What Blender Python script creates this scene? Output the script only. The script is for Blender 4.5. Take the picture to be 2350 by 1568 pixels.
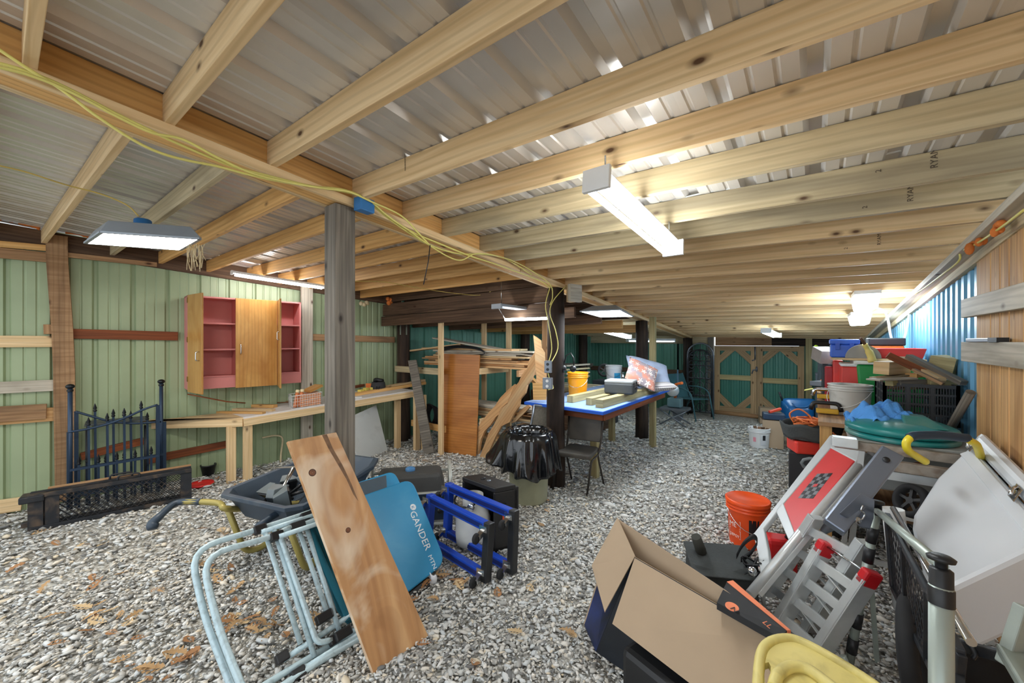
import bpy, bmesh, math, random
import numpy as np
from mathutils import Vector, Matrix
random.seed(7)
S = bpy.context.scene
for o in list(bpy.data.objects): bpy.data.objects.remove(o)
COL = S.collection
# ---------------------------------------------------------------- camera, sky, exposure
F, YAW, EYE = 905.0, math.radians(37.55), 1.70
cam = bpy.data.cameras.new('camera'); cam.sensor_width = 36; cam.lens = F/2350*36; cam.clip_start = .03
CAM = bpy.data.objects.new('camera', cam); COL.objects.link(CAM)
CAM.location = (0, 0, EYE); CAM.rotation_euler = (math.radians(90), 0, YAW); S.camera = CAM
W = bpy.data.worlds.new('overcast_sky'); S.world = W; W.use_nodes = True
bg = W.node_tree.nodes['Background']; bg.inputs[0].default_value = (.86, .93, 1, 1); bg.inputs[1].default_value = 1.5
S.view_settings.view_transform = 'Standard'; S.view_settings.look = 'None'
S.view_settings.exposure = 0.5; S.view_settings.gamma = 1; S.view_settings.use_curve_mapping = False
LAMP = 1.5
# ---------------------------------------------------------------- pixel -> place (2350x1568 frame)
cY, sY = math.cos(YAW), math.sin(YAW)
def ray(x, y):
    a = (x-1175)/F; return Vector((-sY+a*cY, cY+a*sY, (784-y)/F))
EY = Vector((0, 0, EYE))
def PZ(x, y, z=0.0): d = ray(x, y); return EY+d*((z-EYE)/d.z)
def PX(x, y, X): d = ray(x, y); return EY+d*(X/d.x)
def PY(x, y, Y): d = ray(x, y); return EY+d*(Y/d.y)
def PD(x, y, t): return EY+ray(x, y)*t
def PP(x, y, p, n): d = ray(x, y); p = Vector(p); n = Vector(n); return EY+d*((p-EY).dot(n)/d.dot(n))
def ZV(y, p): # height above the point p of image row y
    return EYE+(784-y)/F*(-sY*p[0]+cY*p[1])
WL0, WLK = -6.36, .123
def wl(y, off=0): return WL0+off+WLK*y
def PWL(x, y, off=0): d = ray(x, y); return EY+d*((WL0+off)/(d.x-WLK*d.y))
XR, YB, XG = .845, 10.37, -2.43
def zb(x, y): return 2.74-.09*y-(.0236*(x-XG) if x > XG else 0)
# ---------------------------------------------------------------- mesh helpers
def V3(a): return a if isinstance(a, Vector) else Vector(a)
class MB:
    def __init__(s): s.v = []; s.f = []; s.uv = []; s.sm = []
    def face(s, idx, uv=None, sm=False):
        s.f.append(tuple(idx)); s.uv.append(uv or [(s.v[i][0]+s.v[i][1], s.v[i][2]) for i in idx]); s.sm.append(sm)
    def hexa(s, c, dims=None):  # 8 corners: bottom 4 ccw then top 4
        b = len(s.v); s.v += [V3(p) for p in c]; P = s.v[b:b+8]
        for q in ((3, 2, 1, 0), (4, 5, 6, 7), (0, 1, 5, 4), (1, 2, 6, 5), (2, 3, 7, 6), (3, 0, 4, 7)):
            l1 = (P[q[1]]-P[q[0]]).length; l2 = (P[q[2]]-P[q[1]]).length
            o = random.random()*.5
            uv = [(0, o), (l1, o), (l1, l2+o), (0, l2+o)] if l1 >= l2 else [(0, o), (0, l1+o), (l2, l1+o), (l2, o)]
            s.face([b+i for i in q], uv)
        return s
    def box(s, c, size, rot=None):
        c = V3(c); h = [k/2 for k in size]; R = rot if rot else Matrix.Identity(3)
        return s.hexa([c+R@Vector((x*h[0], y*h[1], z*h[2])) for x, y, z in ((-1, -1, -1), (1, -1, -1), (1, 1, -1), (-1, 1, -1), (-1, -1, 1), (1, -1, 1), (1, 1, 1), (-1, 1, 1))])
    def bb(s, x0, x1, y0, y1, z0, z1): return s.box(((x0+x1)/2, (y0+y1)/2, (z0+z1)/2), (x1-x0, y1-y0, z1-z0))
    def beam(s, p0, p1, w, h, up=(0, 0, 1)):
        p0, p1 = V3(p0), V3(p1); d = (p1-p0).normalized(); u = V3(up); sd = d.cross(u)
        if sd.length < 1e-4: sd = d.cross(Vector((0, 1, 0)))
        sd.normalize(); u = sd.cross(d); a, b = sd*w/2, u*h/2
        return s.hexa([p0-a-b, p0+a-b, p1+a-b, p1-a-b, p0-a+b, p0+a+b, p1+a+b, p1-a+b])
    def tube(s, path, r, n=8, closed=False, caps=True, flat=1.0):
        P = [V3(p) for p in path]; m = len(P); R = r if isinstance(r, (list, tuple)) else [r]*m
        T = []
        for i in range(m):
            a = P[(i-1) % m] if (closed or i > 0) else P[0]; b = P[(i+1) % m] if (closed or i < m-1) else P[m-1]
            t = b-a; T.append(t.normalized() if t.length > 1e-9 else Vector((0, 0, 1)))
        ref = Vector((0, 0, 1)) if abs(T[0].z) < .9 else Vector((1, 0, 0))
        nr = T[0].cross(ref).normalized(); b0 = len(s.v); L = 0
        for i in range(m):
            nr = (nr-T[i]*nr.dot(T[i])); nr = nr.normalized() if nr.length > 1e-6 else T[i].orthogonal().normalized()
            bn = T[i].cross(nr)
            for k in range(n):
                a = 2*math.pi*k/n; s.v.append(P[i]+nr*math.cos(a)*R[i]+bn*math.sin(a)*R[i]*flat)
        mm = m if closed else m-1
        for i in range(mm):
            j = (i+1) % m; l = (P[j]-P[i]).length
            for k in range(n):
                k2 = (k+1) % n
                s.face([b0+i*n+k, b0+i*n+k2, b0+j*n+k2, b0+j*n+k], [(L, k/n*.3), (L, (k+1)/n*.3), (L+l, (k+1)/n*.3), (L+l, k/n*.3)], True)
            L += l
        if caps and not closed:
            s.face([b0+k for k in range(n)][::-1]); s.face([b0+(m-1)*n+k for k in range(n)])
        return s
    def cyl(s, p0, p1, r0, r1=None, n=14): return s.tube([p0, p1], [r0, r0 if r1 is None else r1], n)
    def lathe(s, base, prof, n=24, axis=(0, 0, 1), cap0=False, cap1=False):
        base = V3(base); ax = V3(axis).normalized(); e1 = ax.orthogonal().normalized(); e2 = ax.cross(e1); b0 = len(s.v)
        for r, z in prof:
            for k in range(n):
                a = 2*math.pi*k/n; s.v.append(base+ax*z+e1*r*math.cos(a)+e2*r*math.sin(a))
        for i in range(len(prof)-1):
            for k in range(n):
                k2 = (k+1) % n
                s.face([b0+i*n+k, b0+i*n+k2, b0+(i+1)*n+k2, b0+(i+1)*n+k], [(k/n, prof[i][1]), ((k+1)/n, prof[i][1]), ((k+1)/n, prof[i+1][1]), (k/n, prof[i+1][1])], True)
        if cap0: s.face([b0+k for k in range(n)][::-1])
        if cap1: s.face([b0+(len(prof)-1)*n+k for k in range(n)])
        return s
    def ball(s, c, r, n=14, m=8, sz=1.0, axis=(0, 0, 1)):
        return s.lathe(c, [(max(1e-4, r*math.sin(math.pi*i/m)), -r*sz*math.cos(math.pi*i/m)) for i in range(m+1)], n, axis)
    def prism(s, pts, vec, sm=False):
        P = [V3(p) for p in pts]; vec = V3(vec); n = len(P); b = len(s.v); s.v += P+[p+vec for p in P]
        e1 = (P[1]-P[0]).normalized(); nn = e1.cross(P[2]-P[0])
        e2 = nn.cross(e1).normalized() if nn.length > 1e-9 else e1.orthogonal()
        uv = [((p-P[0]).dot(e1), (p-P[0]).dot(e2)) for p in P]
        fl = nn.dot(vec) > 0 if n == 3 else sum(((P[i]-P[0]).cross(P[(i+1) % n]-P[0])).dot(vec) for i in range(n)) > 0
        i0 = list(range(b, b+n)); i1 = list(range(b+n, b+2*n))
        if fl: s.face(i0[::-1], uv[::-1]); s.face(i1, uv)
        else: s.face(i0, uv); s.face(i1[::-1], uv[::-1])
        vl = vec.length
        for i in range(n):
            j = (i+1) % n; l = (P[j]-P[i]).length; q = [i0[i], i0[j], i1[j], i1[i]]; u4 = [(0, 0), (l, 0), (l, vl), (0, vl)]
            if not fl: q = q[::-1]; u4 = u4[::-1]
            s.face(q, u4, sm)
        return s
    def grid(s, fn, nu, nv, closed=False, sm=True):
        b = len(s.v)
        for i in range(nu+1):
            for j in range(nv+1): s.v.append(V3(fn(i/nu, j/nv)))
        for i in range(nu):
            for j in range(nv):
                a = b+i*(nv+1)+j; s.face([a, a+nv+1, a+nv+2, a+1], [(i/nu, j/nv), ((i+1)/nu, j/nv), ((i+1)/nu, (j+1)/nv), (i/nu, (j+1)/nv)], sm)
        return s
    def frame(s, pts, r, n=8): return s.tube(pts, r, n, closed=True)
    def rot(s, M, o, i0=0):
        o = V3(o)
        for i in range(i0, len(s.v)): s.v[i] = o+M@(s.v[i]-o)
        return s
    def move(s, d, i0=0):
        d = V3(d)
        for i in range(i0, len(s.v)): s.v[i] = s.v[i]+d
        return s
BASE = {}
def mesh_of(mb, name, org):
    me = bpy.data.meshes.new(name); me.from_pydata([tuple(v-org) for v in mb.v], [], mb.f)
    me.polygons.foreach_set('use_smooth', mb.sm)
    uvl = me.uv_layers.new(name='UVMap'); flat = [c for q in mb.uv for t in q for c in t]
    uvl.data.foreach_set('uv', flat); me.validate(); me.update(); return me
def tag(o, label=None, cat=None, group=None, kind=None):
    for k, v in (('label', label), ('category', cat), ('group', group), ('kind', kind)):
        if v: o[k] = v
    return o
def thing(name, loc, label=None, cat=None, group=None, kind=None):
    o = bpy.data.objects.new(name, None); COL.objects.link(o); o.location = V3(loc); o.empty_display_size = .1
    BASE[o] = V3(loc).copy(); return tag(o, label, cat, group, kind)
def obj(name, mb, mat, parent=None, label=None, cat=None, group=None, kind=None, bev=0, sub=0, solid=0, smooth=None):
    if parent is not None: org = BASE[parent]
    else:
        a = np.array([tuple(v) for v in mb.v]); lo = a.min(0); hi = a.max(0); org = Vector(((lo[0]+hi[0])/2, (lo[1]+hi[1])/2, lo[2]))
    me = mesh_of(mb, name, org); o = bpy.data.objects.new(name, me); COL.objects.link(o)
    me.materials.append(mat); BASE[o] = org.copy()
    if parent is not None: o.parent = parent
    else: o.location = org
    if solid:
        m = o.modifiers.new('solid', 'SOLIDIFY'); m.thickness = solid; m.offset = 0
    if bev:
        m = o.modifiers.new('bevel', 'BEVEL'); m.width = bev; m.segments = 2; m.limit_method = 'ANGLE'; m.angle_limit = .7
    if sub:
        m = o.modifiers.new('sub', 'SUBSURF'); m.levels = sub; m.render_levels = sub
    return tag(o, label, cat, group, kind)
def RX(a): return Matrix.Rotation(math.radians(a), 3, 'X')
def RY(a): return Matrix.Rotation(math.radians(a), 3, 'Y')
def RZ(a): return Matrix.Rotation(math.radians(a), 3, 'Z')
def bez(pts, n=6):  # catmull-rom through pts
    P = [V3(p) for p in pts]; Q = [P[0]*2-P[1]]+P+[P[-1]*2-P[-2]]; out = []
    for i in range(1, len(Q)-2):
        for k in range(n):
            t = k/n; a, b, c, d = Q[i-1:i+3]
            out.append(.5*((2*b)+(c-a)*t+(2*a-5*b+4*c-d)*t*t+(3*b-a-3*c+d)*t**3))
    return out+[P[-1]]
def fillet(pts, r, n=5, closed=False):  # round the corners of a path
    P = [V3(p) for p in pts]; m = len(P); out = []
    for i in range(m):
        if not closed and i in (0, m-1): out.append(P[i]); continue
        a, b, c = P[(i-1) % m], P[i], P[(i+1) % m]; q = min(r, (a-b).length*.48, (c-b).length*.48)
        s0 = b+(a-b).normalized()*q; s1 = b+(c-b).normalized()*q
        for k in range(n+1):
            t = k/n; out.append(s0*(1-t)**2+b*2*t*(1-t)+s1*t*t)
    return out
# ---------------------------------------------------------------- materials
def srgb(r, g, b): return tuple(((c/255+.055)/1.055)**2.4 if c > 10 else c/255/12.92 for c in (r, g, b))+(1,)
MATS = {}
def _nt(name):
    m = bpy.data.materials.new(name); m.use_nodes = True; n = m.node_tree
    return m, n, n.nodes['Principled BSDF'], n.links
def mix(n, l, a, b, f, mode='MIX'):
    x = n.nodes.new('ShaderNodeMix'); x.data_type = 'RGBA'; x.blend_type = mode
    for s, v in ((x.inputs[6], a), (x.inputs[7], b), (x.inputs[0], f)):
        if hasattr(v, 'is_linked') or hasattr(v, 'links'): l.new(v, s)
        else: s.default_value = v
    return x.outputs[2]
def ramp(n, l, v, stops):
    r = n.nodes.new('ShaderNodeValToRGB'); l.new(v, r.inputs[0]); e = r.color_ramp.elements
    while len(e) < len(stops): e.new(.5)
    for k, (p, c) in zip(e, stops): k.position = p; k.color = c if len(c) == 4 else c+(1,)
    return r.outputs[0]
def coords(n, l, kind, scale, rnd=True):
    t = n.nodes.new('ShaderNodeTexCoord'); m = n.nodes.new('ShaderNodeMapping'); l.new(t.outputs[kind], m.inputs[0]); m.inputs['Scale'].default_value = scale
    if rnd:
        oi = n.nodes.new('ShaderNodeObjectInfo'); mu = n.nodes.new('ShaderNodeMath'); mu.operation = 'MULTIPLY'; mu.inputs[1].default_value = 37
        l.new(oi.outputs['Random'], mu.inputs[0]); c = n.nodes.new('ShaderNodeCombineXYZ'); l.new(mu.outputs[0], c.inputs[0]); l.new(mu.outputs[0], c.inputs[1]); l.new(mu.outputs[0], c.inputs[2]); l.new(c.outputs[0], m.inputs[1])
    return m.outputs[0]
def noise(n, l, vec, scale=1, detail=3, dist=0):
    x = n.nodes.new('ShaderNodeTexNoise'); l.new(vec, x.inputs['Vector']); x.inputs['Scale'].default_value = scale; x.inputs['Detail'].default_value = detail; x.inputs['Distortion'].default_value = dist; return x.outputs[0]
def bump(n, l, b, h, strength=.3, dist=.01):
    x = n.nodes.new('ShaderNodeBump'); x.inputs['Strength'].default_value = strength; x.inputs['Distance'].default_value = dist; l.new(h, x.inputs['Height']); l.new(x.outputs[0], b.inputs['Normal'])
def mat(name, col, rough=.5, metal=0, var=.12, scale=6, bmp=0, bscale=40, dirt=None, damt=.5, dscale=4, coat=0, spec=None):
    if name in MATS: return MATS[name]
    m, n, b, l = _nt(name); c = srgb(*col); v = coords(n, l, 'Object', (1, 1, 1)); f = noise(n, l, v, scale, 4)
    dk = tuple(x*(1-var) for x in c[:3])+(1,); lt = tuple(min(1, x*(1+var)) for x in c[:3])+(1,)
    o = ramp(n, l, f, [(.3, dk), (.7, lt)])
    if dirt:
        d = ramp(n, l, noise(n, l, v, dscale, 6, .5), [(.5, (0, 0, 0, 1)), (.72, (damt,)*3+(1,))]); o = mix(n, l, o, srgb(*dirt), d)
    l.new(o, b.inputs['Base Color']); b.inputs['Roughness'].default_value = rough; b.inputs['Metallic'].default_value = metal
    if coat: b.inputs['Coat Weight'].default_value = coat
    if spec is not None: b.inputs['Specular IOR Level'].default_value = spec
    if bmp: bump(n, l, b, noise(n, l, v, bscale, 3), bmp)
    MATS[name] = m; return m
def wood(name, c1, c2, knots=1, rough=.65, su=1.1, sv=22, stain=None, stamt=.7, kcol=(70, 40, 18), hue=.14, spec=.3):
    if name in MATS: return MATS[name]
    m, n, b, l = _nt(name); v = coords(n, l, 'UV', (su, sv, 1))
    g = noise(n, l, v, 1, 5, 1.2); o = ramp(n, l, g, [(.28, srgb(*c2)), (.5, srgb(*[(p+q)/2 for p, q in zip(c1, c2)])), (.72, srgb(*c1))])
    w = n.nodes.new('ShaderNodeTexWave'); w.wave_type = 'BANDS'; w.bands_direction = 'Y'; l.new(coords(n, l, 'UV', (.35, 2.6, 1)), w.inputs[0]); w.inputs['Scale'].default_value = 3; w.inputs['Distortion'].default_value = 7; w.inputs['Detail'].default_value = 2; w.inputs['Detail Scale'].default_value = .7
    o = mix(n, l, o, srgb(*[x*.86 for x in c2]), ramp(n, l, w.outputs[0], [(.55, (0, 0, 0, 1)), (1, (.4,)*3+(1,))]))
    if knots:
        vo = n.nodes.new('ShaderNodeTexVoronoi'); l.new(coords(n, l, 'UV', (3.2, 6.2, 1)), vo.inputs['Vector']); vo.inputs['Scale'].default_value = 1
        o = mix(n, l, o, srgb(*kcol), ramp(n, l, vo.outputs['Distance'], [(.05*knots, (.95,)*3+(1,)), (.085*knots, (.45,)*3+(1,)), (.15*knots, (.0,)*3+(1,))]))
    if stain:
        s = noise(n, l, coords(n, l, 'UV', (.8, 5, 1)), 1, 5, .6); o = mix(n, l, o, srgb(*stain), ramp(n, l, s, [(.48, (0, 0, 0, 1)), (.68, (stamt,)*3+(1,))]))
    oi = n.nodes.new('ShaderNodeObjectInfo'); h = n.nodes.new('ShaderNodeHueSaturation'); mr = n.nodes.new('ShaderNodeMapRange'); mr.inputs[3].default_value = 1-hue; mr.inputs[4].default_value = 1+hue
    l.new(oi.outputs['Random'], mr.inputs[0]); l.new(mr.outputs[0], h.inputs['Value']); l.new(o, h.inputs['Color'])
    l.new(h.outputs[0], b.inputs['Base Color']); b.inputs['Roughness'].default_value = rough; b.inputs['Specular IOR Level'].default_value = spec
    bump(n, l, b, g, .15, .004); MATS[name] = m; return m
def emit(name, col, strength):
    if name in MATS: return MATS[name]
    m, n, b, l = _nt(name); b.inputs['Base Color'].default_value = (.9, .9, .9, 1); b.inputs['Emission Color'].default_value = srgb(*col); b.inputs['Emission Strength'].default_value = strength; MATS[name] = m; return m
PINE = wood('new_pine', (228, 202, 160), (206, 172, 124))
PINEO = wood('amber_pine', (222, 178, 116), (196, 146, 84))
GREYP = wood('grey_weathered_pine', (208, 192, 156), (182, 164, 128), stain=(120, 110, 92), stamt=.6)
WHITEW = wood('whitewashed_board', (206, 198, 182), (176, 166, 148), stain=(130, 120, 104), stamt=.6)
OLDG = wood('old_grey_timber', (140, 132, 120), (92, 86, 78), rough=.8, kcol=(48, 42, 38))
BROWNW = wood('brown_aged_plank', (186, 148, 108), (150, 112, 76), stain=(70, 50, 36), stamt=.55)
REDW = wood('reddish_plank', (150, 84, 46), (112, 58, 30), stain=(60, 36, 24), stamt=.5)
DARKW = wood('creosote_timber', (74, 58, 46), (38, 30, 26), rough=.8, knots=.6, stain=(20, 16, 15), stamt=.7)
HEADW = wood('dark_header_timber', (118, 92, 70), (76, 56, 42), rough=.8, stain=(50, 38, 30), stamt=.6)
CEDAR = wood('cedar_board', (212, 172, 120), (182, 136, 86), knots=.8, stain=(120, 84, 48), stamt=.5)
TREAT = wood('treated_lumber', (190, 176, 130), (158, 142, 98), stain=(120, 116, 84), stamt=.5)
PLYST = wood('stained_plywood', (192, 128, 60), (164, 100, 38), knots=0, rough=.35, su=1.6, sv=2.2, stain=(130, 72, 22), stamt=.6, spec=.5)
DOORW = wood('honey_ply_door', (208, 162, 94), (184, 132, 66), knots=0, rough=.35, su=2.5, sv=4, stain=(150, 88, 26), stamt=.6, spec=.5)
LIVEW = wood('live_edge_slab', (222, 182, 132), (194, 142, 92), knots=1, su=.8, sv=7, stain=(214, 190, 150), stamt=.6)
GALV = mat('roof_sheet', (214, 210, 204), .32, .4, .05, 1.5, dirt=(176, 168, 158), damt=.5, dscale=1.2)
ALU = mat('brushed_aluminium', (222, 226, 226), .36, .5, .04, 20)
CHROME = mat('bright_steel', (205, 208, 210), .2, 1, .04)
STEEL = mat('grey_steel', (128, 134, 142), .38, .7, .08)
RUST = mat('rusty_steel', (120, 92, 70), .7, .4, .3, 14, dirt=(90, 54, 30))
BLK = mat('black_plastic', (30, 31, 33), .45, 0, .2)
BLKM = mat('black_painted_steel', (34, 37, 42), .5, .2, .2, 12, dirt=(96, 84, 72), damt=.3, dscale=10)
RUB = mat('black_rubber', (24, 24, 26), .8, 0, .2)
WHT = mat('white_plastic', (226, 228, 228), .4, 0, .04)
def dup(o, par=None):
    c = o.copy(); COL.objects.link(c); BASE[c] = BASE[o].copy()
    if par is not None: c.parent = par
    return c
# ================================================================ STRUCTURE
# ---- floor
def gravel_mat():
    m, n, b, l = _nt('gravel_bed'); t = n.nodes.new('ShaderNodeTexCoord'); v = t.outputs['Object']
    vo = n.nodes.new('ShaderNodeTexVoronoi'); l.new(v, vo.inputs['Vector']); vo.inputs['Scale'].default_value = 42
    col = ramp(n, l, vo.outputs['Color'], [(0, srgb(140, 136, 128)), (.35, srgb(186, 182, 172)), (.7, srgb(206, 204, 196)), (1, srgb(226, 224, 216))])
    big = noise(n, l, v, 1.1, 5, .4); col = mix(n, l, col, srgb(128, 116, 98), ramp(n, l, big, [(.5, (0, 0, 0, 1)), (.75, (.45,)*3+(1,))]))
    l.new(col, b.inputs['Base Color']); b.inputs['Roughness'].default_value = .9
    d = n.nodes.new('ShaderNodeMath'); d.operation = 'MULTIPLY'; d.inputs[1].default_value = -1; l.new(vo.outputs['Distance'], d.inputs[0]); bump(n, l, b, d.outputs[0], 1, .03)
    return m
GRAVELB = gravel_mat()
mb = MB(); NX, NY = 70, 110
def flz(x, y): return -.012+.008*math.sin(x*3.1+y)*math.sin(y*2.3)
mb.grid(lambda u, v: (-9+13*u, -7+18.5*v, flz(-9+13*u, -7+18.5*v)), NX, NY)
FLOOR = obj('floor', mb, GRAVELB, kind='structure')
# ---- loose gravel stones (nobody could count them)
def stones():
    rng = np.random.default_rng(3); pts = []
    for (r0, r1, dens, sz) in ((.6, 2.6, 4600,   .0080), (2.6, 4.2, 2900, .0086), (4.2, 6.5, 1000, .011), (6.5, 9.5, 260, .017)):
        n = int(dens*1.05*(r1*r1-r0*r0)); r = np.sqrt(rng.uniform(r0*r0, r1*r1, n)); a = math.radians(90+37.55)+rng.uniform(-1.05, 1.05, n)
        pts.append(np.c_[r*np.cos(a), r*np.sin(a), np.full(n, sz)])
    P = np.concatenate(pts); keep = (P[:, 0] < XR-.02) & (P[:, 1] < YB-.05) & (P[:, 0] > WL0+WLK*P[:, 1]+.03); P = P[keep]; N = len(P)
    ph = (1+5**.5)/2
    iv = np.array([(-1, ph, 0), (1, ph, 0), (-1, -ph, 0), (1, -ph, 0), (0, -1, ph), (0, 1, ph), (0, -1, -ph), (0, 1, -ph), (ph, 0, -1), (ph, 0, 1), (-ph, 0, -1), (-ph, 0, 1)])/1.9
    fc = np.array([(0, 11, 5), (0, 5, 1), (0, 1, 7), (0, 7, 10), (0, 10, 11), (1, 5, 9), (5, 11, 4), (11, 10, 2), (10, 7, 6), (7, 1, 8), (3, 9, 4), (3, 4, 2), (3, 2, 6), (3, 6, 8), (3, 8, 9), (4, 9, 5), (2, 4, 11), (6, 2, 10), (8, 6, 7), (9, 8, 1)])
    s = P[:, 2]*rng.lognormal(0, .38, N); sc = np.c_[s*rng.uniform(1.0, 2.1, N), s*rng.uniform(.65, 1.05, N), s*rng.uniform(.35, .65, N)]
    v = iv[None]*sc[:, None, :]*rng.uniform(.72, 1.25, (N, 12, 1))
    a = rng.uniform(0, 6.28, N); t = rng.normal(0, .35, N); ct, st = np.cos(t), np.sin(t)
    y = v[:, :, 1]*ct[:, None]-v[:, :, 2]*st[:, None]; z = v[:, :, 1]*st[:, None]+v[:, :, 2]*ct[:, None]; x = v[:, :, 0]
    ca, sa = np.cos(a)[:, None], np.sin(a)[:, None]
    w = np.stack([x*ca-y*sa+P[:, 0:1], x*sa+y*ca+P[:, 1:2], z+rng.uniform(-.004, .012, N)[:, None]], -1).reshape(-1, 3)
    fa = (fc[None]+12*np.arange(N)[:, None, None]).reshape(-1)
    me = bpy.data.meshes.new('gravel'); me.vertices.add(len(w)); me.vertices.foreach_set('co', w.ravel()); nf = N*20
    me.loops.add(nf*3); me.loops.foreach_set('vertex_index', fa); me.polygons.add(nf); me.polygons.foreach_set('loop_start', np.arange(0, nf*3, 3)); me.polygons.foreach_set('loop_total', np.full(nf, 3)); me.update()
    ca_ = me.attributes.new('tint', 'FLOAT', 'POINT'); ca_.data.foreach_set('value', np.repeat(rng.uniform(0, 1, N), 12))
    m, n, b, l = _nt('gravel_stone'); at = n.nodes.new('ShaderNodeAttribute'); at.attribute_name = 'tint'
    c = ramp(n, l, at.outputs['Fac'], [(0, srgb(112, 112, 110)), (.2, srgb(168, 166, 160)), (.45, srgb(208, 203, 193)), (.7, srgb(200, 204, 204)), (.88, srgb(232, 229, 222)), (1, srgb(214, 198, 170))])
    l.new(c, b.inputs['Base Color']); b.inputs['Roughness'].default_value = .85; me.materials.append(m)
    o = bpy.data.objects.new('gravel', me); COL.objects.link(o); tag(o, 'loose grey crushed gravel covering the shed floor', 'gravel', kind='stuff')
stones()
# ---- ribbed sheets
def profile(width, major, minor=True, h=.02, mw=.052, top=.022):
    pts = []; n = int(round(width/major))
    for k in range(n):
        x = k*major
        pts += [(x, 0)] if k == 0 else []
        c = x+major*.5
        if minor:
            for q in (.14, .86)[:1]: pts += [(x+major*q-.012, 0), (x+major*q-.005, .006), (x+major*q+.005, .006), (x+major*q+.012, 0)]
        pts += [(c-mw/2, 0), (c-top/2, h), (c+top/2, h), (c+mw/2, 0)]
        if minor: pts += [(x+major*.86-.012, 0), (x+major*.86-.005, .006), (x+major*.86+.005, .006), (x+major*.86+.012, 0)]
    pts.append((width, 0)); return pts
def sheet(prof, f, n=1):
    m = MB()
    for i in range(n+1):
        for (a, h) in prof: m.v.append(V3(f(i/n, a, h)))
    w = len(prof)
    for i in range(n):
        for k in range(w-1):
            q = i*w+k; m.face([q, q+1, q+w+1, q+w], [(i/n, prof[k][0]), (i/n, prof[k+1][0]), ((i+1)/n, prof[k+1][0]), ((i+1)/n, prof[k][0])])
    return m
CEIL = thing('ceiling', (XG, 4, 2.6), kind='structure')
PW = .90; PR = profile(PW, .30, True, .034, .085, .045)
RT = .138
x = -6.75
while x < XR+.05:
    x0 = x
    obj('roof_panel', sheet(PR, lambda t, a, h, x0=x0: (x0+a, -.9+11.4*t, zb(x0+a, -.9+11.4*t)+RT+h), 1), GALV, CEIL); x += PW
# purlins
YR = [.09, .495, .93, 1.43, 1.82, 2.20, 2.65, 3.0, 3.35, 3.78, 4.17, 4.53, 4.89]
while YR[-1] < 10.1: YR.append(YR[-1]+.385)
for i, y in enumerate([-.72, -.32]+YR):
    yy = y-.019
    g = GREYP if 5.9 < i+.0 < 9.5 and i in (7, 8, 9) else PINE
    mb = MB(); a = Vector((XG+.055, yy, zb(XG+.06, yy)+.068)); b = Vector((XR+.03, yy, zb(XR, yy)+.068)); mb.beam(a, b, .038, .138, (0, 0, 1)); obj('purlin', mb, g, CEIL, bev=.003)
YL = [(-.45, -.55), (-.03, -.12), (.385, .28), (.79, .77), (1.17, 1.17), (1.60, 1.62), (2.08, 2.05), (2.45, 2.42), (2.82, 2.8), (3.2, 3.2), (3.6, 3.6)]
for i, (yg, yw) in enumerate(YL):
    mb = MB(); a = Vector((XG-.055, yg, zb(XG, yg)+.06)); b = Vector((wl(yw, .02), yw, zb(-6, yw)+.06)); mb.beam(b, a, .038, .138); obj('purlin', mb, (GREYP, PINE, PINE)[i % 3] if i < 4 else PINEO, CEIL, bev=.003)
y = 4.0
while y < 10.2:
    mb = MB(); mb.beam((wl(y, .02), y, zb(-5, y)+.055), (XG-.055, y, zb(XG, y)+.06), .038, .138); obj('purlin', mb, HEADW if y < 7.2 else GREYP, CEIL, bev=.003); y += .42
# girder of overlapping boards with ledger strips below the purlins
for i, (y0, y1) in enumerate(((-.9, 3.2), (3.2, 7.2), (7.2, 10.3))):
    mb = MB(); mb.beam((XG, y0, zb(XG, y0)+.045), (XG, y1, zb(XG, y1)+.045), .11, .185); obj('girder', mb, PINEO, CEIL, bev=.003)
    for s in (-1, 1):
        mb = MB(); X = XG+s*.074; mb.beam((X, y0, zb(XG, y0)-.026), (X, y1-.02, zb(XG, y1)-.026), .038, .05); obj('ledger_strip', mb, PINE, CEIL, bev=.003)
# ---- posts under the girder
mb = MB(); mb.bb(XG-.068, XG+.068, 1.272, 1.408, -.02, zb(XG, 1.34)-.055); obj('post', mb, OLDG, CEIL, bev=.006)
def pole(x, y, r, top, m, par, lean=(0, 0)):
    mb = MB(); pts = []; rr = []
    for k in range(7):
        t = k/6; pts.append((x+lean[0]*t+.008*math.sin(k*1.7), y+lean[1]*t+.008*math.cos(k*2.1), -.03+(top+.03)*t)); rr.append(r*(1.05-.1*t+.02*math.sin(k*3)))
    mb.tube(pts, rr, 16); return obj('post', mb, m, par)
p = PX(1277, 900, XG); pole(XG-.01, p.y, .105, zb(XG, p.y)-.05, DARKW, CEIL)
p4 = PX(1474, 900, XG); pole(XG-.01, p4.y, .108, zb(XG, p4.y)-.05, DARKW, CEIL)
pole(XG, 10.1, .11, zb(XG, 10.1)-.03, DARKW, CEIL)
q = PZ(1498, 1024); mb = MB(); mb.bb(q.x-.045, q.x+.045, q.y-.045, q.y+.045, -.02, zb(q.x, q.y)-.05); obj('post', mb, TREAT, CEIL, bev=.004)
p2 = PX(1277, 900, XG)
# blocks on the girder beside the dark pole
mb = MB(); mb.box((XG+.14, p2.y+.12, zb(XG, p2.y)-.11), (.1, .09, .2)); obj('block', mb, PINE, CEIL, bev=.003)
mb = MB(); mb.box((XG+.23, p2.y+.03, zb(XG, p2.y)-.12), (.045, .2, .2), RZ(-12)); obj('block', mb, WHITEW, CEIL, bev=.003)
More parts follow.
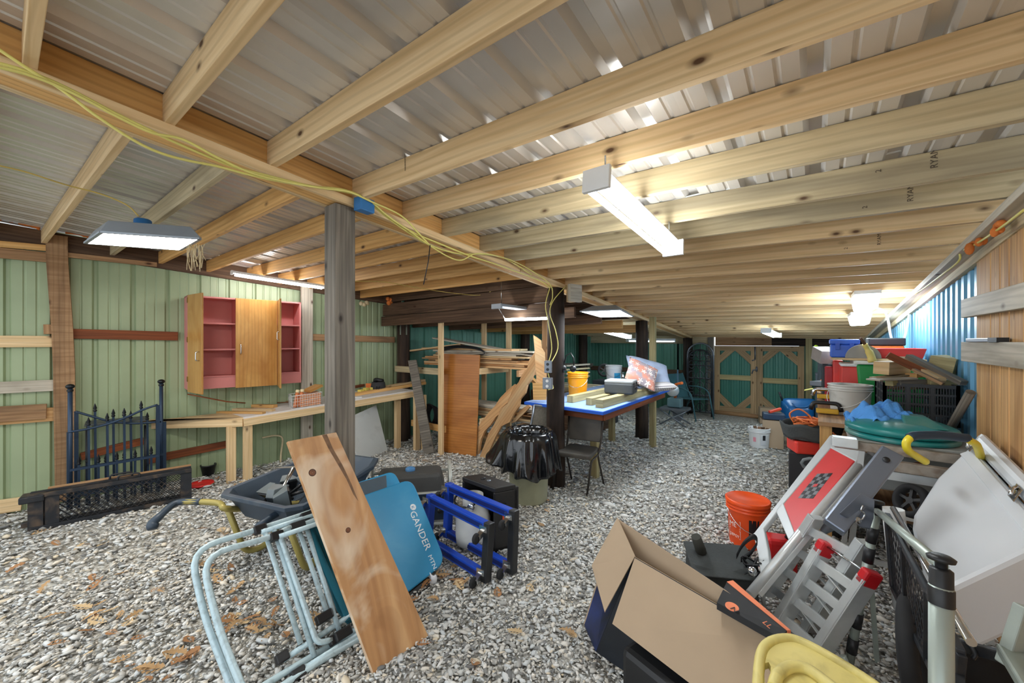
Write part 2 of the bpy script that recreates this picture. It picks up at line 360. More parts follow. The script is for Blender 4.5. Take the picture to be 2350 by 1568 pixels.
# dark cross beam from the left wall to the pole
a = PY(880, 672, p2.y-.02); b = PY(1262, 660, p2.y-.02)
for k, (dz, hh) in enumerate(((.0, .20), (-.19, .16))):
    mb = MB(); mb.beam((wl(p2.y, .03), p2.y-.02-.03*k, 2.23+dz), (XG-.02, p2.y-.02-.03*k, 2.27+dz), .05, hh); obj('cross_beam', mb, HEADW, CEIL, bev=.004)
for k in range(4):
    y = p2.y+.55+.8*k; mb = MB(); mb.beam((wl(y, .03), y, 2.02-.03*k), (XG-.05, y, 2.08-.05*k), .045, .14); obj('cross_beam', mb, HEADW if k < 2 else PINEO, CEIL, bev=.004)
# ---- left wall: sage sheets near; teal on the far sheets paints in bluish lamplight
SAGE = mat('sage_green_sheet', (154, 168, 132), .42, .1, .06, 2, dirt=(128, 144, 112), damt=.4, dscale=1.5)
TEAL = mat('teal_green_sheet', (80, 132, 112), .42, .1, .06, 2, dirt=(48, 92, 82), damt=.4, dscale=1.5)
WLFT = thing('wall_left', (wl(4), 4, 0), kind='structure')
PG = profile(PW, .30, True, .024); nrm = Vector((-1, WLK, 0)).normalized(); wd = Vector((WLK, 1, 0)).normalized()
k = 0; s0 = -1.0
while s0 < 11.2:
    o0 = Vector((WL0, 0, 0))+wd*s0
    obj('wall_panel', sheet(PG, lambda t, a, h, o0=o0: o0+wd*a+nrm*h+Vector((0, 0, -.03+(zb(-6, (o0+wd*a).y)+.12+.03)*t)), 1), SAGE if s0 < 4.4 else TEAL, WLFT); s0 += PW
def girt(x0, y0, x1, y1, h, m, off=.03, th=.038, par=None):
    a, b = PWL(x0, y0, off), PWL(x1, y1, off); mb = MB(); mb.beam(a, b, th, h); return obj('girt', mb, m, par or WLFT, bev=.003)
girt(-60, 784, 127, 784, .115, PINE); girt(160, 766, 408, 772, .105, REDW, .035); girt(100, 756, 124, 756, .1, BROWNW)
girt(712, 774, 905, 780, .1, BROWNW, .035); girt(-60, 893, 131, 884, .115, WHITEW); girt(-60, 963, 133, 950, .14, CEDAR, .03); girt(-60, 955, 107, 944, .15, BROWNW, .06)
girt(-60, 1172, 50, 1156, .13, PINE, .03); girt(-60, 575, 118, 592, .1, BROWNW, .03); girt(-60, 555, 112, 570, .06, PINEO, .06)
girt(152, 585, 360, 608, .05, BROWNW, .06); girt(330, 1058, 520, 1020, .09, REDW, .03); girt(186, 1048, 330, 1012, .08, REDW, .03)
girt(930, 728, 1340, 760, .11, HEADW, .04); girt(-60, 525, 920, 690, .2, HEADW, .03); girt(1290, 838, 1360, 838, .1, OLDG, .03)
# bowed brown post and other wall posts
mb = MB(); pts = [PWL(x, y, .1) for x, y in ((130, 540), (131, 600), (137, 680), (143, 760), (147, 850), (148, 950), (150, 1050), (151, 1150))]
mb.prism([p-wd*.075 for p in pts]+[p+wd*.075 for p in pts[::-1]], nrm*.1); obj('post', mb, wood('post_wood', (186, 148, 108), (150, 112, 76), su=22, sv=1.1, stain=(96, 70, 50), stamt=.5), WLFT)
a = PWL(704, 655, .09); b = PWL(704, 1010, .09); mb = MB(); mb.beam((a.x, a.y, 2.5), (a.x, a.y, -.02), .16, .05, (1, 0, 0)); obj('post', mb, WHITEW, WLFT, bev=.004)
a = PWL(926, 800, .16); pole(a.x, a.y, .11, 2.25, DARKW, WLFT)
a = PWL(1205, 800, .16); pole(a.x, a.y, .11, 2.2, DARKW, WLFT)
a = PWL(1342, 800, .16); pole(a.x+.05, a.y-.2, .12, 2.0, DARKW, WLFT)
# orange spray foam under the eave
FOAM = mat('orange_foam', (214, 120, 52), .8, 0, .2, 10, bmp=.5, bscale=20)
def blob(pts, r, name='foam_bead', par=None, m=None):
    mb = MB(); mb.tube(bez(pts, 4), [r*(.6+.8*random.random()) for _ in range((len(pts)-1)*4+1)], 7); return obj(name, mb, m or FOAM, par)
blob([PWL(x, y, .1) for x, y in ((-10, 500), (30, 506), (60, 514), (92, 524))], .018, par=WLFT); blob([PWL(x, y, .1) for x, y in ((150, 534), (180, 538), (205, 545))], .012, par=WLFT)
# ---- back wall
WBK = thing('wall_back', (-2.5, YB, 0), kind='structure')
for x0 in (-5.35, -4.45, -3.55, -2.80, -.27, .63):
    obj('wall_panel', sheet(profile(PW if x0 < .6 else .3, .30), lambda t, a, h, x0=x0: (x0+a, YB+h, -.03+(zb(x0+a, YB)+.17)*t), 1), TEAL, WBK)
mb = MB(); mb.beam((-5.2, YB-.03, 1.76), (-2.0, YB-.03, 1.74), .04, .2); obj('header', mb, GREYP, WBK, bev=.003)
mb = MB(); mb.beam((-5.2, YB-.03, .95), (-2.6, YB-.03, .93), .04, .12); obj('girt', mb, HEADW, WBK, bev=.003)
hA, hB = PY(1642, 785, YB-.06), PY(1771, 785, YB-.06)
mb = MB(); mb.beam((hA.x, YB-.06, 1.712), (hB.x, YB-.06, 1.712), .04, .215); obj('header', mb, BROWNW, WBK, bev=.003)
mb = MB(); mb.beam((hB.x, YB-.04, 1.712), (XR, YB-.04, 1.712), .04, .215); obj('header', mb, DARKW, WBK, bev=.003)
xd0, xd1 = PY(1640, 850, YB-.05).x, PY(1846, 850, YB-.05).x
mb = MB(); mb.bb(xd1+.02, xd1+.13, YB-.1, YB, -.02, 1.8); obj('post', mb, TREAT, WBK, bev=.004)
mb = MB(); mb.bb(xd0-.14, xd0-.02, YB-.1, YB, -.02, 1.8); obj('post', mb, OLDG, WBK, bev=.004)
mb = MB(); mb.tube([(xd0-.05, YB-.08, .04), (xd1+.05, YB-.08, .02)], .05, 10); obj('sill', mb, BROWNW, WBK)
# double doors, each its own leaf with frame boards and sheet
DTEAL = mat('door_teal_sheet', (58, 120, 104), .4, .1, .06, 2)
def door(n, x0, x1, rail):
    DW = wood('door_wood', (186, 158, 120), (154, 126, 90)); D = thing('door_%d' % n, ((x0+x1)/2, YB-.05, 0), kind='structure'); z0, z1 = .08, 1.60; yf = YB-.06; w = .115
    obj('door_sheet', sheet(profile(x1-x0, (x1-x0)/4, True, .02), lambda t, a, h: (x0+a, YB-.03+h*.6, z0+(z1-z0)*t), 1), DTEAL, D)
    def bd(a, b, ww=w):
        mb = MB(); mb.beam(a, b, .03, ww, (0, 0, 1) if abs(a[2]-b[2]) < .5 else (1, 0, 0)); 
        return mb
    for a, b in (((x0+w/2, z0), (x0+w/2, z1)), ((x1-w/2, z0), (x1-w/2, z1))):
        mb = MB(); mb.bb(a[0]-w/2, a[0]+w/2, yf-.015, yf+.015, z0, z1); obj('stile', mb, DW, D, bev=.002)
    for zz in (z1-w/2, rail, z0+w/2): 
        mb = MB(); mb.bb(x0+w, x1-w, yf-.014, yf+.014, zz-w/2, zz+w/2); obj('rail', mb, TREAT if zz == rail else DW, D, bev=.002)
    for sx in (0, 1):
        for sz in (0, 1):
            xc = x0+w if sx == 0 else x1-w; zc = z0+w if sz == 0 else z1-w; dx = 1 if sx == 0 else -1; dz = 1 if sz == 0 else -1
            mb = MB(); P = [(xc, zc+dz*.11), (xc+dx*.11, zc), (xc+dx*.30, zc), (xc, zc+dz*.30)]
            mb.prism([(p, yf-.013, z) for p, z in P], (0, .026, 0)); obj('corner_brace', mb, DW, D)
    return D
xm = (xd0+xd1)/2; D1 = door(1, xd0, xm-.002, .87); D2 = door(2, xm+.002, xd1, .84)
mb = MB(); mb.tube([(xm-.09, YB-.1, .98), (xm-.07, YB-.1, 1.06), (xm+.02, YB-.1, 1.08)], .014, 8); mb.tube([(xm+.0, YB-.1, 1.03), (xm+.0, YB-.1, 1.14)], .018, 8); obj('latch', mb, STEEL, D1)
mb = MB(); mb.tube([(xm-.03, YB-.09, 1.3), (xm-.03, YB-.09, 1.58)], .015, 8); mb.tube([(xm-.03, YB-.09, 1.3), (xm-.09, YB-.09, 1.27)], .012, 8); obj('bolt', mb, STEEL, D1)
# ---- right wall: blue ribbed sheets, cedar planks near
BLUE = mat('blue_sheet', (104, 162, 196), .32, .25, .06, 2)
WRT = thing('wall_right', (XR, 5, 0), kind='structure')
y = 3.80; PB = profile(PW, .15, False, .028, .09, .05)
while y < YB-.1:
    y0 = y; obj('wall_panel', sheet(PB, lambda t, a, h, y0=y0: (XR+h, y0+a, -.03+(zb(XR, y0+a)+.05)*t), 1), BLUE, WRT); y += PW
ye = 3.86; k = 0; y = ye
for w in (.265, .15, .135, .19, .15, .2, .16, .18, .2, .15, .2, .17, .2, .18, .2, .16, .2, .2, .2, .2, .2, .2, .2, .2, .2):
    mb = MB(); mb.bb(XR-.018, XR-.003, y-w+.008, y-.008, -.02, zb(XR, y)-.02); obj('plank', mb, CEDAR, WRT, bev=.002); y -= w
# top plate along the right wall
mb = MB(); ya, yc = -.9, YB; mb.beam((XR-.06, ya, zb(XR, ya)-.03), (XR-.06, yc, zb(XR, yc)-.03), .11, .045); obj('top_plate', mb, WHITEW, WRT, bev=.003)
mb = MB(); mb.beam((XR-.012, ya, zb(XR, ya)-.06), (XR-.012, yc, zb(XR, yc)-.06), .035, .10); obj('top_plate', mb, GREYP, WRT, bev=.003)
# weathered horizontal boards nailed on the planks
for (ya_, yb_) in ((688, 730), (785, 829)):
    a = PX(2212, (ya_+yb_)/2, XR-.05); h = (yb_-ya_)/F*(-sY*a.x+cY*a.y)
    mb = MB(); mb.beam((XR-.045, a.y, a.z), (XR-.045, -.6, a.z), .038, h); obj('girt', mb, WHITEW, WRT, bev=.004)
# ================================================================ LAMPS, CABLES, BOXES
LG = mat('lamp_grey', (150, 158, 166), .4, .3, .05); BOXB = mat('blue_junction_box', (40, 110, 170), .45, 0, .1)
EP = emit('led_panel', (255, 250, 240), 26*LAMP); ET = emit('white_tube', (246, 252, 255), 34*LAMP); EC = emit('cool_tube', (226, 244, 255), 22*LAMP)
def highbay(cs, h, ins, label, em):
    c = sum(cs, Vector())/4; L = thing('high_bay_lamp', c, label, 'lamp')
    mb = MB(); mb.hexa([*cs, *[c+(p-c)*ins+Vector((0, 0, h)) for p in cs]]); obj('hood', mb, LG, L, bev=.004)
    mb = MB(); q = [c+(p-c)*.93-Vector((0, 0, .004)) for p in cs]; mb.hexa([p-Vector((0, 0, .004)) for p in q]+q); obj('light_panel', mb, em, L)
    for i in range(4):
        mb = MB(); a, b = cs[i], cs[(i+1) % 4]; mb.beam(c+(a-c)*.97-Vector((0, 0, .003)), c+(b-c)*.97-Vector((0, 0, .003)), .02, .012); obj('rim', mb, LG, L)
    return L
z = 2.42
c4 = [PZ(416, 573, z), PZ(192, 557, z), PZ(229, 531, z), PZ(463, 547, z)]
HB = highbay(c4, .085, .82, 'grey trapezoid LED high-bay lamp hanging nearest the green wall', EP)
cc = sum(c4, Vector())/4
mb = MB(); mb.lathe(cc+Vector((0, 0, .085)), [(.05, 0), (.05, .06), (.04, .07)], 16, cap1=True); obj('mounting_box', mb, BOXB, HB)
z = 2.04
highbay([PZ(1455, 726, z), PZ(1376, 727, z), PZ(1330, 714, z), PZ(1425, 710, z)][::1], .07, .6, 'white LED high-bay lamp under the girder between the two dark poles', emit('led_panel_b', (240, 248, 255), 15*LAMP))
def shoplight(a, b, w, label, em, side, tubes=2, body=WHT, h=.05, chain=0, drop=.03, glow=True):
    a, b = V3(a), V3(b); d = (b-a).normalized(); sd = d.cross(Vector((0, 0, 1))).normalized()
    L = thing('shop_light', (a+b)/2, label, 'lamp'); mb = MB(); mb.beam(a, b, w*.6 if tubes == 2 else w, h); obj('housing', mb, body, L, bev=.006)
    for e in (a, b):
        mb = MB(); mb.beam(e-d*.012-Vector((0, 0, h*.3)), e+d*.012-Vector((0, 0, h*.3)), w*1.04, h*1.7); obj('end_cap', mb, body, L, bev=.004)
    for k in range(tubes):
        o = sd*((k-(tubes-1)/2)*w*.72)-Vector((0, 0, h/2+drop*.6)); mb = MB(); mb.cyl(a+o+d*.03, b+o-d*.03, .0145, n=10); obj('tube', mb, em, L)
    for k in range(chain):
        p = a.lerp(b, .08+.84*k/max(1, chain-1)); mb = MB(); mb.tube([p, p+Vector((0, 0, 1))*(zb(p.x, p.y)-p.z)], .004, 6); obj('chain', mb, CHROME, L)
    return L
a = PZ(1369, 418, 2.40); b = PZ(1545, 574, 2.30); d = (b-a).normalized(); b = a+d*min(1.24, (b-a).length)
shoplight(a+Vector((0, 0, .03)), b+Vector((0, 0, .03)), .125, 'bright twin-tube shop light hanging nearest, above the middle of the floor', ET, 1, h=.06, chain=2)
a = PWL(532, 624, .62); b = PWL(744, 657, .62); shoplight(a, b, .05, 'slim LED strip lamp above the pink wall cabinet', emit('strip_led', (250, 252, 255), 36*LAMP), 1, 1, h=.03)
a = PD(1140, 701, 4.6); b = PD(1258, 716, 5.25); L = shoplight(a, b, .16, 'hanging shop light in front of the dark pole, over the lumber rack', EC, 1, 0, LG, .035, 2)
mb = MB(); mb.cyl(PD(1160, 734, 4.7), PD(1254, 731, 5.25), .017, n=10); obj('tube', mb, ET, L)
for p_, q_ in ((PD(1160, 734, 4.7), a), (PD(1254, 731, 5.25), b)): mb = MB(); mb.cyl(p_, q_, .004, n=6); obj('hanger', mb, CHROME, L)
a = PD(1388, 757, 7.6); b = PD(1434, 769, 8.2); b = a+(b-a).normalized()*1.0; shoplight(a, b, .13, 'lit shop light far back on the left, between the two dark poles', EC, 1, 2)
a = PD(1440, 779, 9.2); b = PD(1546, 780, 9.6); shoplight(a, b, .1, 'thin unlit-looking shop light against the far back wall', emit('dim_tube', (214, 236, 250), 6), 1, 1)
a = PD(1758, 757, 6.7); b = PD(1788, 770, 7.5); b = a+(b-a).normalized()*.9; shoplight(a, b, .15, 'lit shop light above the double doors', EC, 1, 2)
def boxlamp(x, y, D, w, h, label):
    c = PD(x, y, D); L = thing('wraparound_lamp', c, label, 'lamp'); mb = MB(); mb.box(c+Vector((0, 0, .07)), (w, .55, .04)); obj('housing', mb, WHT, L, bev=.006)
    mb = MB(); mb.prism([c+Vector((-w*.48, -.27, .05)), c+Vector((w*.48, -.27, .05)), c+Vector((w*.36, -.27, -h)), c+Vector((-w*.36, -.27, -h))], (0, .54, 0)); obj('diffuser', mb, EC, L, bev=.01)
boxlamp(1985, 692, 4.05, .2, .09, 'bright box lamp under the roof, upper of the pair near the blue wall'); boxlamp(1972, 735, 4.95, .2, .06, 'bright box lamp under the roof, lower of the pair near the blue wall')
# frayed strands hanging from the first lamp
STR = mat('pale_twine', (214, 196, 158), .9); mb = MB(); c = PD(449, 566, 2.3)
for k in range(26):
    x = 432+random.random()*36; y1 = 590+random.random()*34; p = [PD(x+random.uniform(-4, 4), 560+random.random()*6, 2.3+random.uniform(-.03, .03)), PD(x+random.uniform(-6, 6), (560+y1)/2, 2.3+random.uniform(-.04, .04)), PD(x+random.uniform(-6, 6), y1, 2.3)]
    mb.tube(bez(p, 3), .0018, 5)
obj('frayed_twine', mb, STR, label='bundle of pale frayed twine dangling from a lamp corner', cat='twine')
# yellow cables along the girder
YEL = mat('yellow_cable', (222, 212, 120), .5, 0, .08); WIRE = mat('tan_wire', (190, 164, 84), .6)
def cable(name, px, X, r, m, label, cat='cable', group=None, jit=0):
    P = [PX(x, y, X+(random.uniform(-jit, jit))) for x, y in px]; mb = MB(); mb.tube(bez(P, 5), r, 7); return obj(name, mb, m, label=label, cat=cat, group=group)
XC = XG+.16; gl = 'pale yellow cable along the girder, the one %s'; gg = 'yellow cables on the girder'
cable('electrical_cable', [(-30, 95), (0, 115), (60, 155), (130, 198), (180, 235), (220, 265), (300, 318), (360, 348), (420, 366), (500, 382), (560, 398), (640, 416), (720, 428), (790, 436), (845, 458), (890, 496), (945, 532), (1010, 560), (1080, 588), (1130, 604), (1180, 622), (1240, 645), (1262, 660)], XC, .006, YEL, gl % 'sagging lowest left of the grey post', group=gg)
cable('electrical_cable', [(-30, 142), (0, 146), (50, 160), (110, 182), (170, 210), (250, 252), (330, 292), (400, 326), (470, 356), (540, 384), (610, 402), (700, 424), (770, 436), (830, 452), (872, 486), (920, 522), (985, 562), (1050, 582), (1110, 584), (1160, 594), (1220, 630)], XC-.02, .006, YEL, gl % 'crossing high near the grey post', group=gg)
cable('electrical_cable', [(-30, 150), (0, 155), (60, 170), (130, 196), (200, 230), (270, 268), (350, 305), (420, 320), (500, 362), (580, 398), (660, 418), (740, 432), (800, 440), (850, 462), (920, 495), (960, 535), (985, 562)], XC+.015, .006, YEL, gl % 'hugging the girder ledger above the others', group=gg)
cable('electrical_cable', [(940, 530), (985, 563), (1030, 590), (1060, 597), (1095, 582), (1150, 590), (1200, 610), (1260, 650), (1268, 680), (1262, 700)], XC+.01, .005, YEL, gl % 'looping below the girder toward the dark pole', group=gg)
cable('thin_wire', [(-20, 376), (60, 395), (150, 424), (230, 445), (290, 470), (318, 496)], -3.3, .004, WIRE, 'thin tan wire running across the roof sheets to the high-bay lamp')
cable('thin_wire', [(800, 646), (880, 647), (960, 661), (1050, 674), (1110, 676), (1155, 650)], -3.6, .004, WIRE, 'thin tan wire looping below the amber joists near the cross beam')
mb = MB(); mb.tube([PX(987, 563, XC+.02), PX(983, 600, XC+.02), PX(972, 653, XC+.02)], .004, 6); obj('cable_tie', mb, BLK, label='long black cable tie hanging from the yellow cables', cat='cable tie')
def jbox(c, s, rz, label, face=None):
    mb = MB(); mb.box(c, s, RZ(rz)); return obj('junction_box', mb, BOXB, label=label, cat='junction box', bev=.006)
jbox(PX(836, 472, XG+.13), (.07, .11, .085), 8, 'light blue junction box on the girder ledger')
jc = PD(2105, 580, 3.6); J = jbox(jc, (.18, .05, .11), 0, 'blue junction box with a paper tag on a joist near the right wall')
BOXD = mat('royal_blue_box', (24, 84, 170), .4); J.data.materials[0] = BOXD
mb = MB(); mb.box(jc+Vector((.01, -.027, .012)), (.06, .003, .045)); obj('tag', mb, WHT, J)
jc2 = PD(2093, 674, 4.4); J = jbox(jc2, (.1, .08, .1), 0, 'blue outlet box with cords hanging over the stacked bins'); J.data.materials[0] = BOXD
cw = MATS['white_plastic']
def cord(name, pts, r, m, label, cat='cord'):
    mb = MB(); mb.tube(bez(pts, 6), r, 7); return obj(name, mb, m, label=label, cat=cat)
cord('hanging_cord', [PD(2095, 682, 4.4), PD(2098, 720, 4.4), PD(2104, 770, 4.45), PD(2112, 815, 4.5), PD(2114, 826, 4.5)], .009, BLK, 'black power cord dropping from the blue outlet box')
cord('hanging_cord', [PD(2091, 684, 4.38), PD(2086, 730, 4.36), PD(2078, 770, 4.34), PD(2066, 795, 4.3), PD(2052, 790, 4.3), PD(2044, 770, 4.3), PD(2038, 735, 4.35), PD(2030, 715, 4.4), PD(2010, 706, 4.45)], .012, WHT, 'white cord looping below the blue outlet box')
cord('white_cable', [PY(1500, 478, 2.62), PY(1540, 462, 2.62), PY(1640, 438, 2.62), PY(1740, 428, 2.62), PY(1850, 410, 2.62), PY(1940, 378, 2.62), PY(2080, 342, 2.62), PY(2180, 318, 2.62)], .006, WHT, 'white cable running along a grey joist from the near shop light', 'cable')
cord('electrical_cable', [PX(2350, 482, XR-.1), PX(2300, 520, XR-.1), PX(2240, 560, XR-.1), PX(2205, 578, XR-.1), PX(2200, 600, XR-.1), PX(2160, 632, XR-.12), PX(2120, 662, XR-.12), PX(2100, 675, XR-.14)], .006, YEL, 'yellow cable lying along the top plate of the right wall', 'cable')
for i, (x, y) in enumerate(((2288, 520), (2236, 562))):
    mb = MB(); c = PX(x, y, XR-.10)
    for k in range(5): mb.ball(c+Vector((random.uniform(-.02, .03), random.uniform(-.07, .07), random.uniform(-.03, .03))), .012+.012*random.random(), 8, 5, random.uniform(.6, 1.8))
    obj('foam_bead', mb, FOAM, WRT)
for i, (x, y) in enumerate(((836, 695), (893, 690))):
    mb = MB(); c = PWL(x, y, .25)
    for k in range(5): mb.ball(c+Vector((random.uniform(-.03, .03), random.uniform(-.05, .05), random.uniform(-.05, .03))), .03+.012*random.random(), 8, 5)
    obj('foam_bead', mb, FOAM if i else STR, WLFT)
# cables, outlet and switch on the dark pole
px0 = PX(1255, 850, XG+.02)
for k, (dx, pts) in enumerate(((0, [(1262, 660), (1252, 700), (1258, 740), (1266, 800), (1256, 840)]), (1, [(1300, 655), (1270, 690), (1262, 720), (1275, 760), (1280, 800), (1262, 838)]), (2, [(1256, 850), (1262, 872), (1270, 890), (1258, 895)]))):
    cable('electrical_cable', pts, XG+.14, .005, YEL, ('yellow cable hanging down the left side of the dark pole to the outlet', 'yellow cable looping widest down the dark pole', 'short yellow cable between outlet and switch box on the pole')[k], group='cables on the dark pole')
for (x, y, s, n, lab) in ((1258, 842, (.05, .075, .13), 'outlet_box', 'grey outlet box on the dark pole'), (1257, 880, (.06, .1, .12), 'switch_box', 'grey switch box on the dark pole just below the outlet')):
    c = PX(x, y, XG+.15); mb = MB(); mb.box(c, (s[1], s[0], s[2]), RZ(20)); o = obj(n, mb, STEEL, label=lab, cat='electrical box', bev=.004)
    for dz in (-.028, .028):
      mb = MB(); mb.lathe(c+RZ(20)@Vector((.0, -s[0]/2, dz)), [(.016, 0), (.016, .004)], 12, RZ(20)@Vector((0, -1, 0)), cap1=True)
      obj('socket', mb, WHT if n != 'outlet_box' else BLK, o)
# headphones on the pole
c = PX(1296, 830, XG+.1); mb = MB(); mb.tube([c+Vector((-.02, 0, -.06)), c+Vector((.02, 0, .07)), c+Vector((.08, 0, .1)), c+Vector((.12, 0, .04)), c+Vector((.12, 0, -.05))], .008, 7); H = obj('ear_defenders', mb, BLK, label='black ear defenders hooked on the far side of the dark pole', cat='headphones')
for dx in (-.02, .11): 
    mb = MB(); mb.ball(c+Vector((dx, 0, -.08)), .04, 10, 6); obj('ear_cup', mb, BLK, H)
# ================================================================ LEFT WALL: CABINET, BENCH, GATE, RAMP
PINK = mat('pink_paint', (206, 128, 124), .5, 0, .06, 3); PINKD = mat('plum_paint', (112, 66, 76), .55, 0, .06)
nI = -nrm
def wpt(s, d, z): return Vector((WL0, 0, 0))+wd*s+nI*d+Vector((0, 0, z))
def wbox(mb, s0, s1, d0, d1, z0, z1): return mb.hexa([wpt(s0, d0, z0), wpt(s1, d0, z0), wpt(s1, d1, z0), wpt(s0, d1, z0), wpt(s0, d0, z1), wpt(s1, d0, z1), wpt(s1, d1, z1), wpt(s0, d1, z1)])
def sof(x, y, d): p = PWL(x, y, d*1.0075); return (p-Vector((WL0, 0, 0))).dot(wd), p.z
dC = .31; s0, zt = sof(430, 680, dC); s1, zt2 = sof(691, 692, dC); _, zb0 = sof(430, 902, dC); zt = (zt+zt2)/2; zb0 = zb0+.03
T = thing('wall_cabinet', wpt((s0+s1)/2, dC/2, zb0), 'pink wall cabinet with honey plywood doors, two hanging open', 'cabinet'); th = .02
sm0, _ = sof(540, 780, dC); sm1, _ = sof(634, 780, dC)
for (a, b, c_, d_, e, f, n) in ((s0, s0+th, .02, dC, zb0, zt, 'side_panel'), (s1-th, s1, .02, dC, zb0, zt, 'side_panel'), (s0, s1, .02, dC, zt-th, zt, 'top_panel'), (s0+th, s1-th, .02, dC, zb0+.13, zb0+.15, 'bottom_panel'), (s0+th, s1-th, dC-.02, dC, zb0, zb0+.14, 'apron')):
    mb = MB(); wbox(mb, a, b, c_, d_, e, f); obj(n, mb, PINK, T, bev=.002)
mb = MB(); wbox(mb, s0+th, s1-th, .02, .03, zb0, zt-th); obj('back_panel', mb, PINK, T)
for sx in (sm0+.01, sm1-.02): mb = MB(); wbox(mb, sx, sx+.02, .03, dC-.01, zb0+.15, zt-th); obj('divider', mb, PINK, T)
hgt = zt-zb0-.15
for fr in (.335, .665): mb = MB(); wbox(mb, s0+th, s1-th, .03, dC-.01, zb0+.15+hgt*fr-.009, zb0+.15+hgt*fr+.009); obj('shelf', mb, PINK, T)
def cdoor(hs, hd, ang, w, flip, name='door'):
    R = RZ(ang); o = wpt(hs, hd, 0); mb = MB(); i = Vector((-o.x, -o.y, 0)).normalized()
    dirv = R@i; nn = Vector((0, 0, 1)).cross(dirv); z0, z1 = zb0-.02, zt+.0
    mb.hexa([o+Vector((0, 0, z0)), o+dirv*w+Vector((0, 0, z0)), o+dirv*w+nn*.02+Vector((0, 0, z0)), o+nn*.02+Vector((0, 0, z0)), o+Vector((0, 0, z1)), o+dirv*w+Vector((0, 0, z1)), o+dirv*w+nn*.02+Vector((0, 0, z1)), o+nn*.02+Vector((0, 0, z1))])
    D = obj(name, mb, DOORW, T, bev=.003); return D, o, dirv, nn
W3 = (s1-s0)/3
D, o, dv, nn = cdoor(s0, dC+.002, 17, W3, 1)
p = o+dv*(W3*.86)-nn*.012+Vector((0, 0, zb0+.36)); mb = MB(); mb.tube(fillet([p+nn*.012, p-nn*.022, p-nn*.022+Vector((0, 0, .1)), p+nn*.012+Vector((0, 0, .1))], .02), .006, 8); obj('handle', mb, CHROME, D)
mb = MB(); wbox(mb, sm0, sm1+.005, dC+.002, dC+.022, zb0-.01, zt+.0); D = obj('door', mb, DOORW, T, bev=.003)
p = wpt(sm0+.05, dC+.022, zb0+.42); mb = MB(); mb.tube(fillet([p, p+nI*.03, p+nI*.03+Vector((0, 0, .12)), p+Vector((0, 0, .12))], .025), .007, 8); obj('handle', mb, CHROME, D)
D, o, dv, nn = cdoor(sm1+.012, dC+.002, 4, W3*.9, 1)
p = o+dv*(W3*.8)-nn*.0+Vector((0, 0, zb0+.6)); mb = MB(); mb.tube(fillet([p, p-nn*.025, p-nn*.025+Vector((0, 0, .1)), p+Vector((0, 0, .1))], .02), .006, 8); obj('handle', mb, CHROME, D)
for zz in (.1, .55, 1.0):
    mb = MB(); wbox(mb, s0-.004, s0+.012, dC-.03, dC+.02, zb0+zz*(zt-zb0)*.92, zb0+zz*(zt-zb0)*.92+.06); obj('hinge', mb, mat('bronze', (140, 110, 60), .4, .8), T)
# ---- workbench in two runs
WTOP = mat('white_bench_top', (212, 208, 204), .5, 0, .06, 4, dirt=(160, 146, 128), damt=.5)
f0 = PZ(340, 962, .78); f1 = PZ(560, 956, .79); base1 = PZ(570, 1100); f1 = Vector((base1.x+.02, base1.y-.06, ZV(956, base1)))
base2 = PZ(950, 1030); f2 = Vector((base2.x, base2.y, ZV(895, base2)))
T = thing('workbench', (f1.x, f1.y, 0), 'long pine workbench with a white top along the green wall', 'workbench')
def slab(mb, poly, th): return mb.prism([p-Vector((0, 0, th)) for p in poly], (0, 0, th))
b0 = Vector((wl(f0.y+.1, .04), f0.y-.1, f1.z)); b1 = Vector((wl(f1.y, .04), f1.y, f1.z)); b2 = Vector((wl(f2.y, .04), f2.y, f2.z)); f0.z = f1.z
mb = MB(); slab(mb, [f0, f1, b1, b0], .02); obj('top', mb, PINE, T)
mb = MB(); slab(mb, [f1, f2, b2, b1], .02); obj('top', mb, WTOP, T)
for a, b in ((f0, f1), (f1, f2)):
    mb = MB(); mb.beam(a-Vector((0, 0, .065)), b-Vector((0, 0, .065)), .04, .09); obj('apron', mb, PINE, T, bev=.003)
for (x, y, tz) in ((531, 1105, f1.z), (569, 1100, f1.z), (913, 1029, f2.z), (957, 1033, f2.z)):
    q = PZ(x, y); mb = MB(); mb.bb(q.x-.04, q.x+.02, q.y-.045, q.y+.045, -.02, tz-.1); obj('leg', mb, PINE, T, bev=.003)
def bt(u, w): # point on the second bench top, u along, w from the front edge to the wall
    a = f1.lerp(f2, u); b = b1.lerp(b2, u); return a.lerp(b, w)
def on_bench(x, y):  # pixel onto the bench plane
    n = (f2-f1).cross(b1-f1).normalized(); return PP(x, y, f1, n)
def stick(name, p0, p1, w, h, m, label, cat='board', group=None, lift=None, up=(0, 0, 1)):
    mb = MB(); l = h/2 if lift is None else lift; mb.beam(V3(p0)+Vector((0, 0, l)), V3(p1)+Vector((0, 0, l)), w, h, up); return obj(name, mb, m, label=label, cat=cat, group=group, bev=.002)
stick('wood_strip', on_bench(385, 946), on_bench(606, 950), .055, .025, PINEO, 'amber pine strip at the front of the bench corner')
stick('wood_strip', on_bench(420, 940), on_bench(628, 944), .06, .03, PINE, 'pale pine strip behind the amber strip on the bench corner')
stick('wood_strip', on_bench(400, 938), on_bench(470, 936), .07, .045, PINEO, 'short thick pine block lying on the bench behind the gate')
stick('wood_strip', on_bench(540, 934), on_bench(632, 936), .07, .04, PINEO, 'short stacked pine offcut in the middle of the near bench')
mb = MB(); mb.tube([on_bench(424, 930)+Vector((0, 0, .06)), on_bench(560, 929)+Vector((0, 0, .05)), on_bench(612, 927)+Vector((0, 0, .06))], .009, 8); obj('metal_rod', mb, STEEL, label='long thin grey rod lying across the strips on the bench', cat='rod')
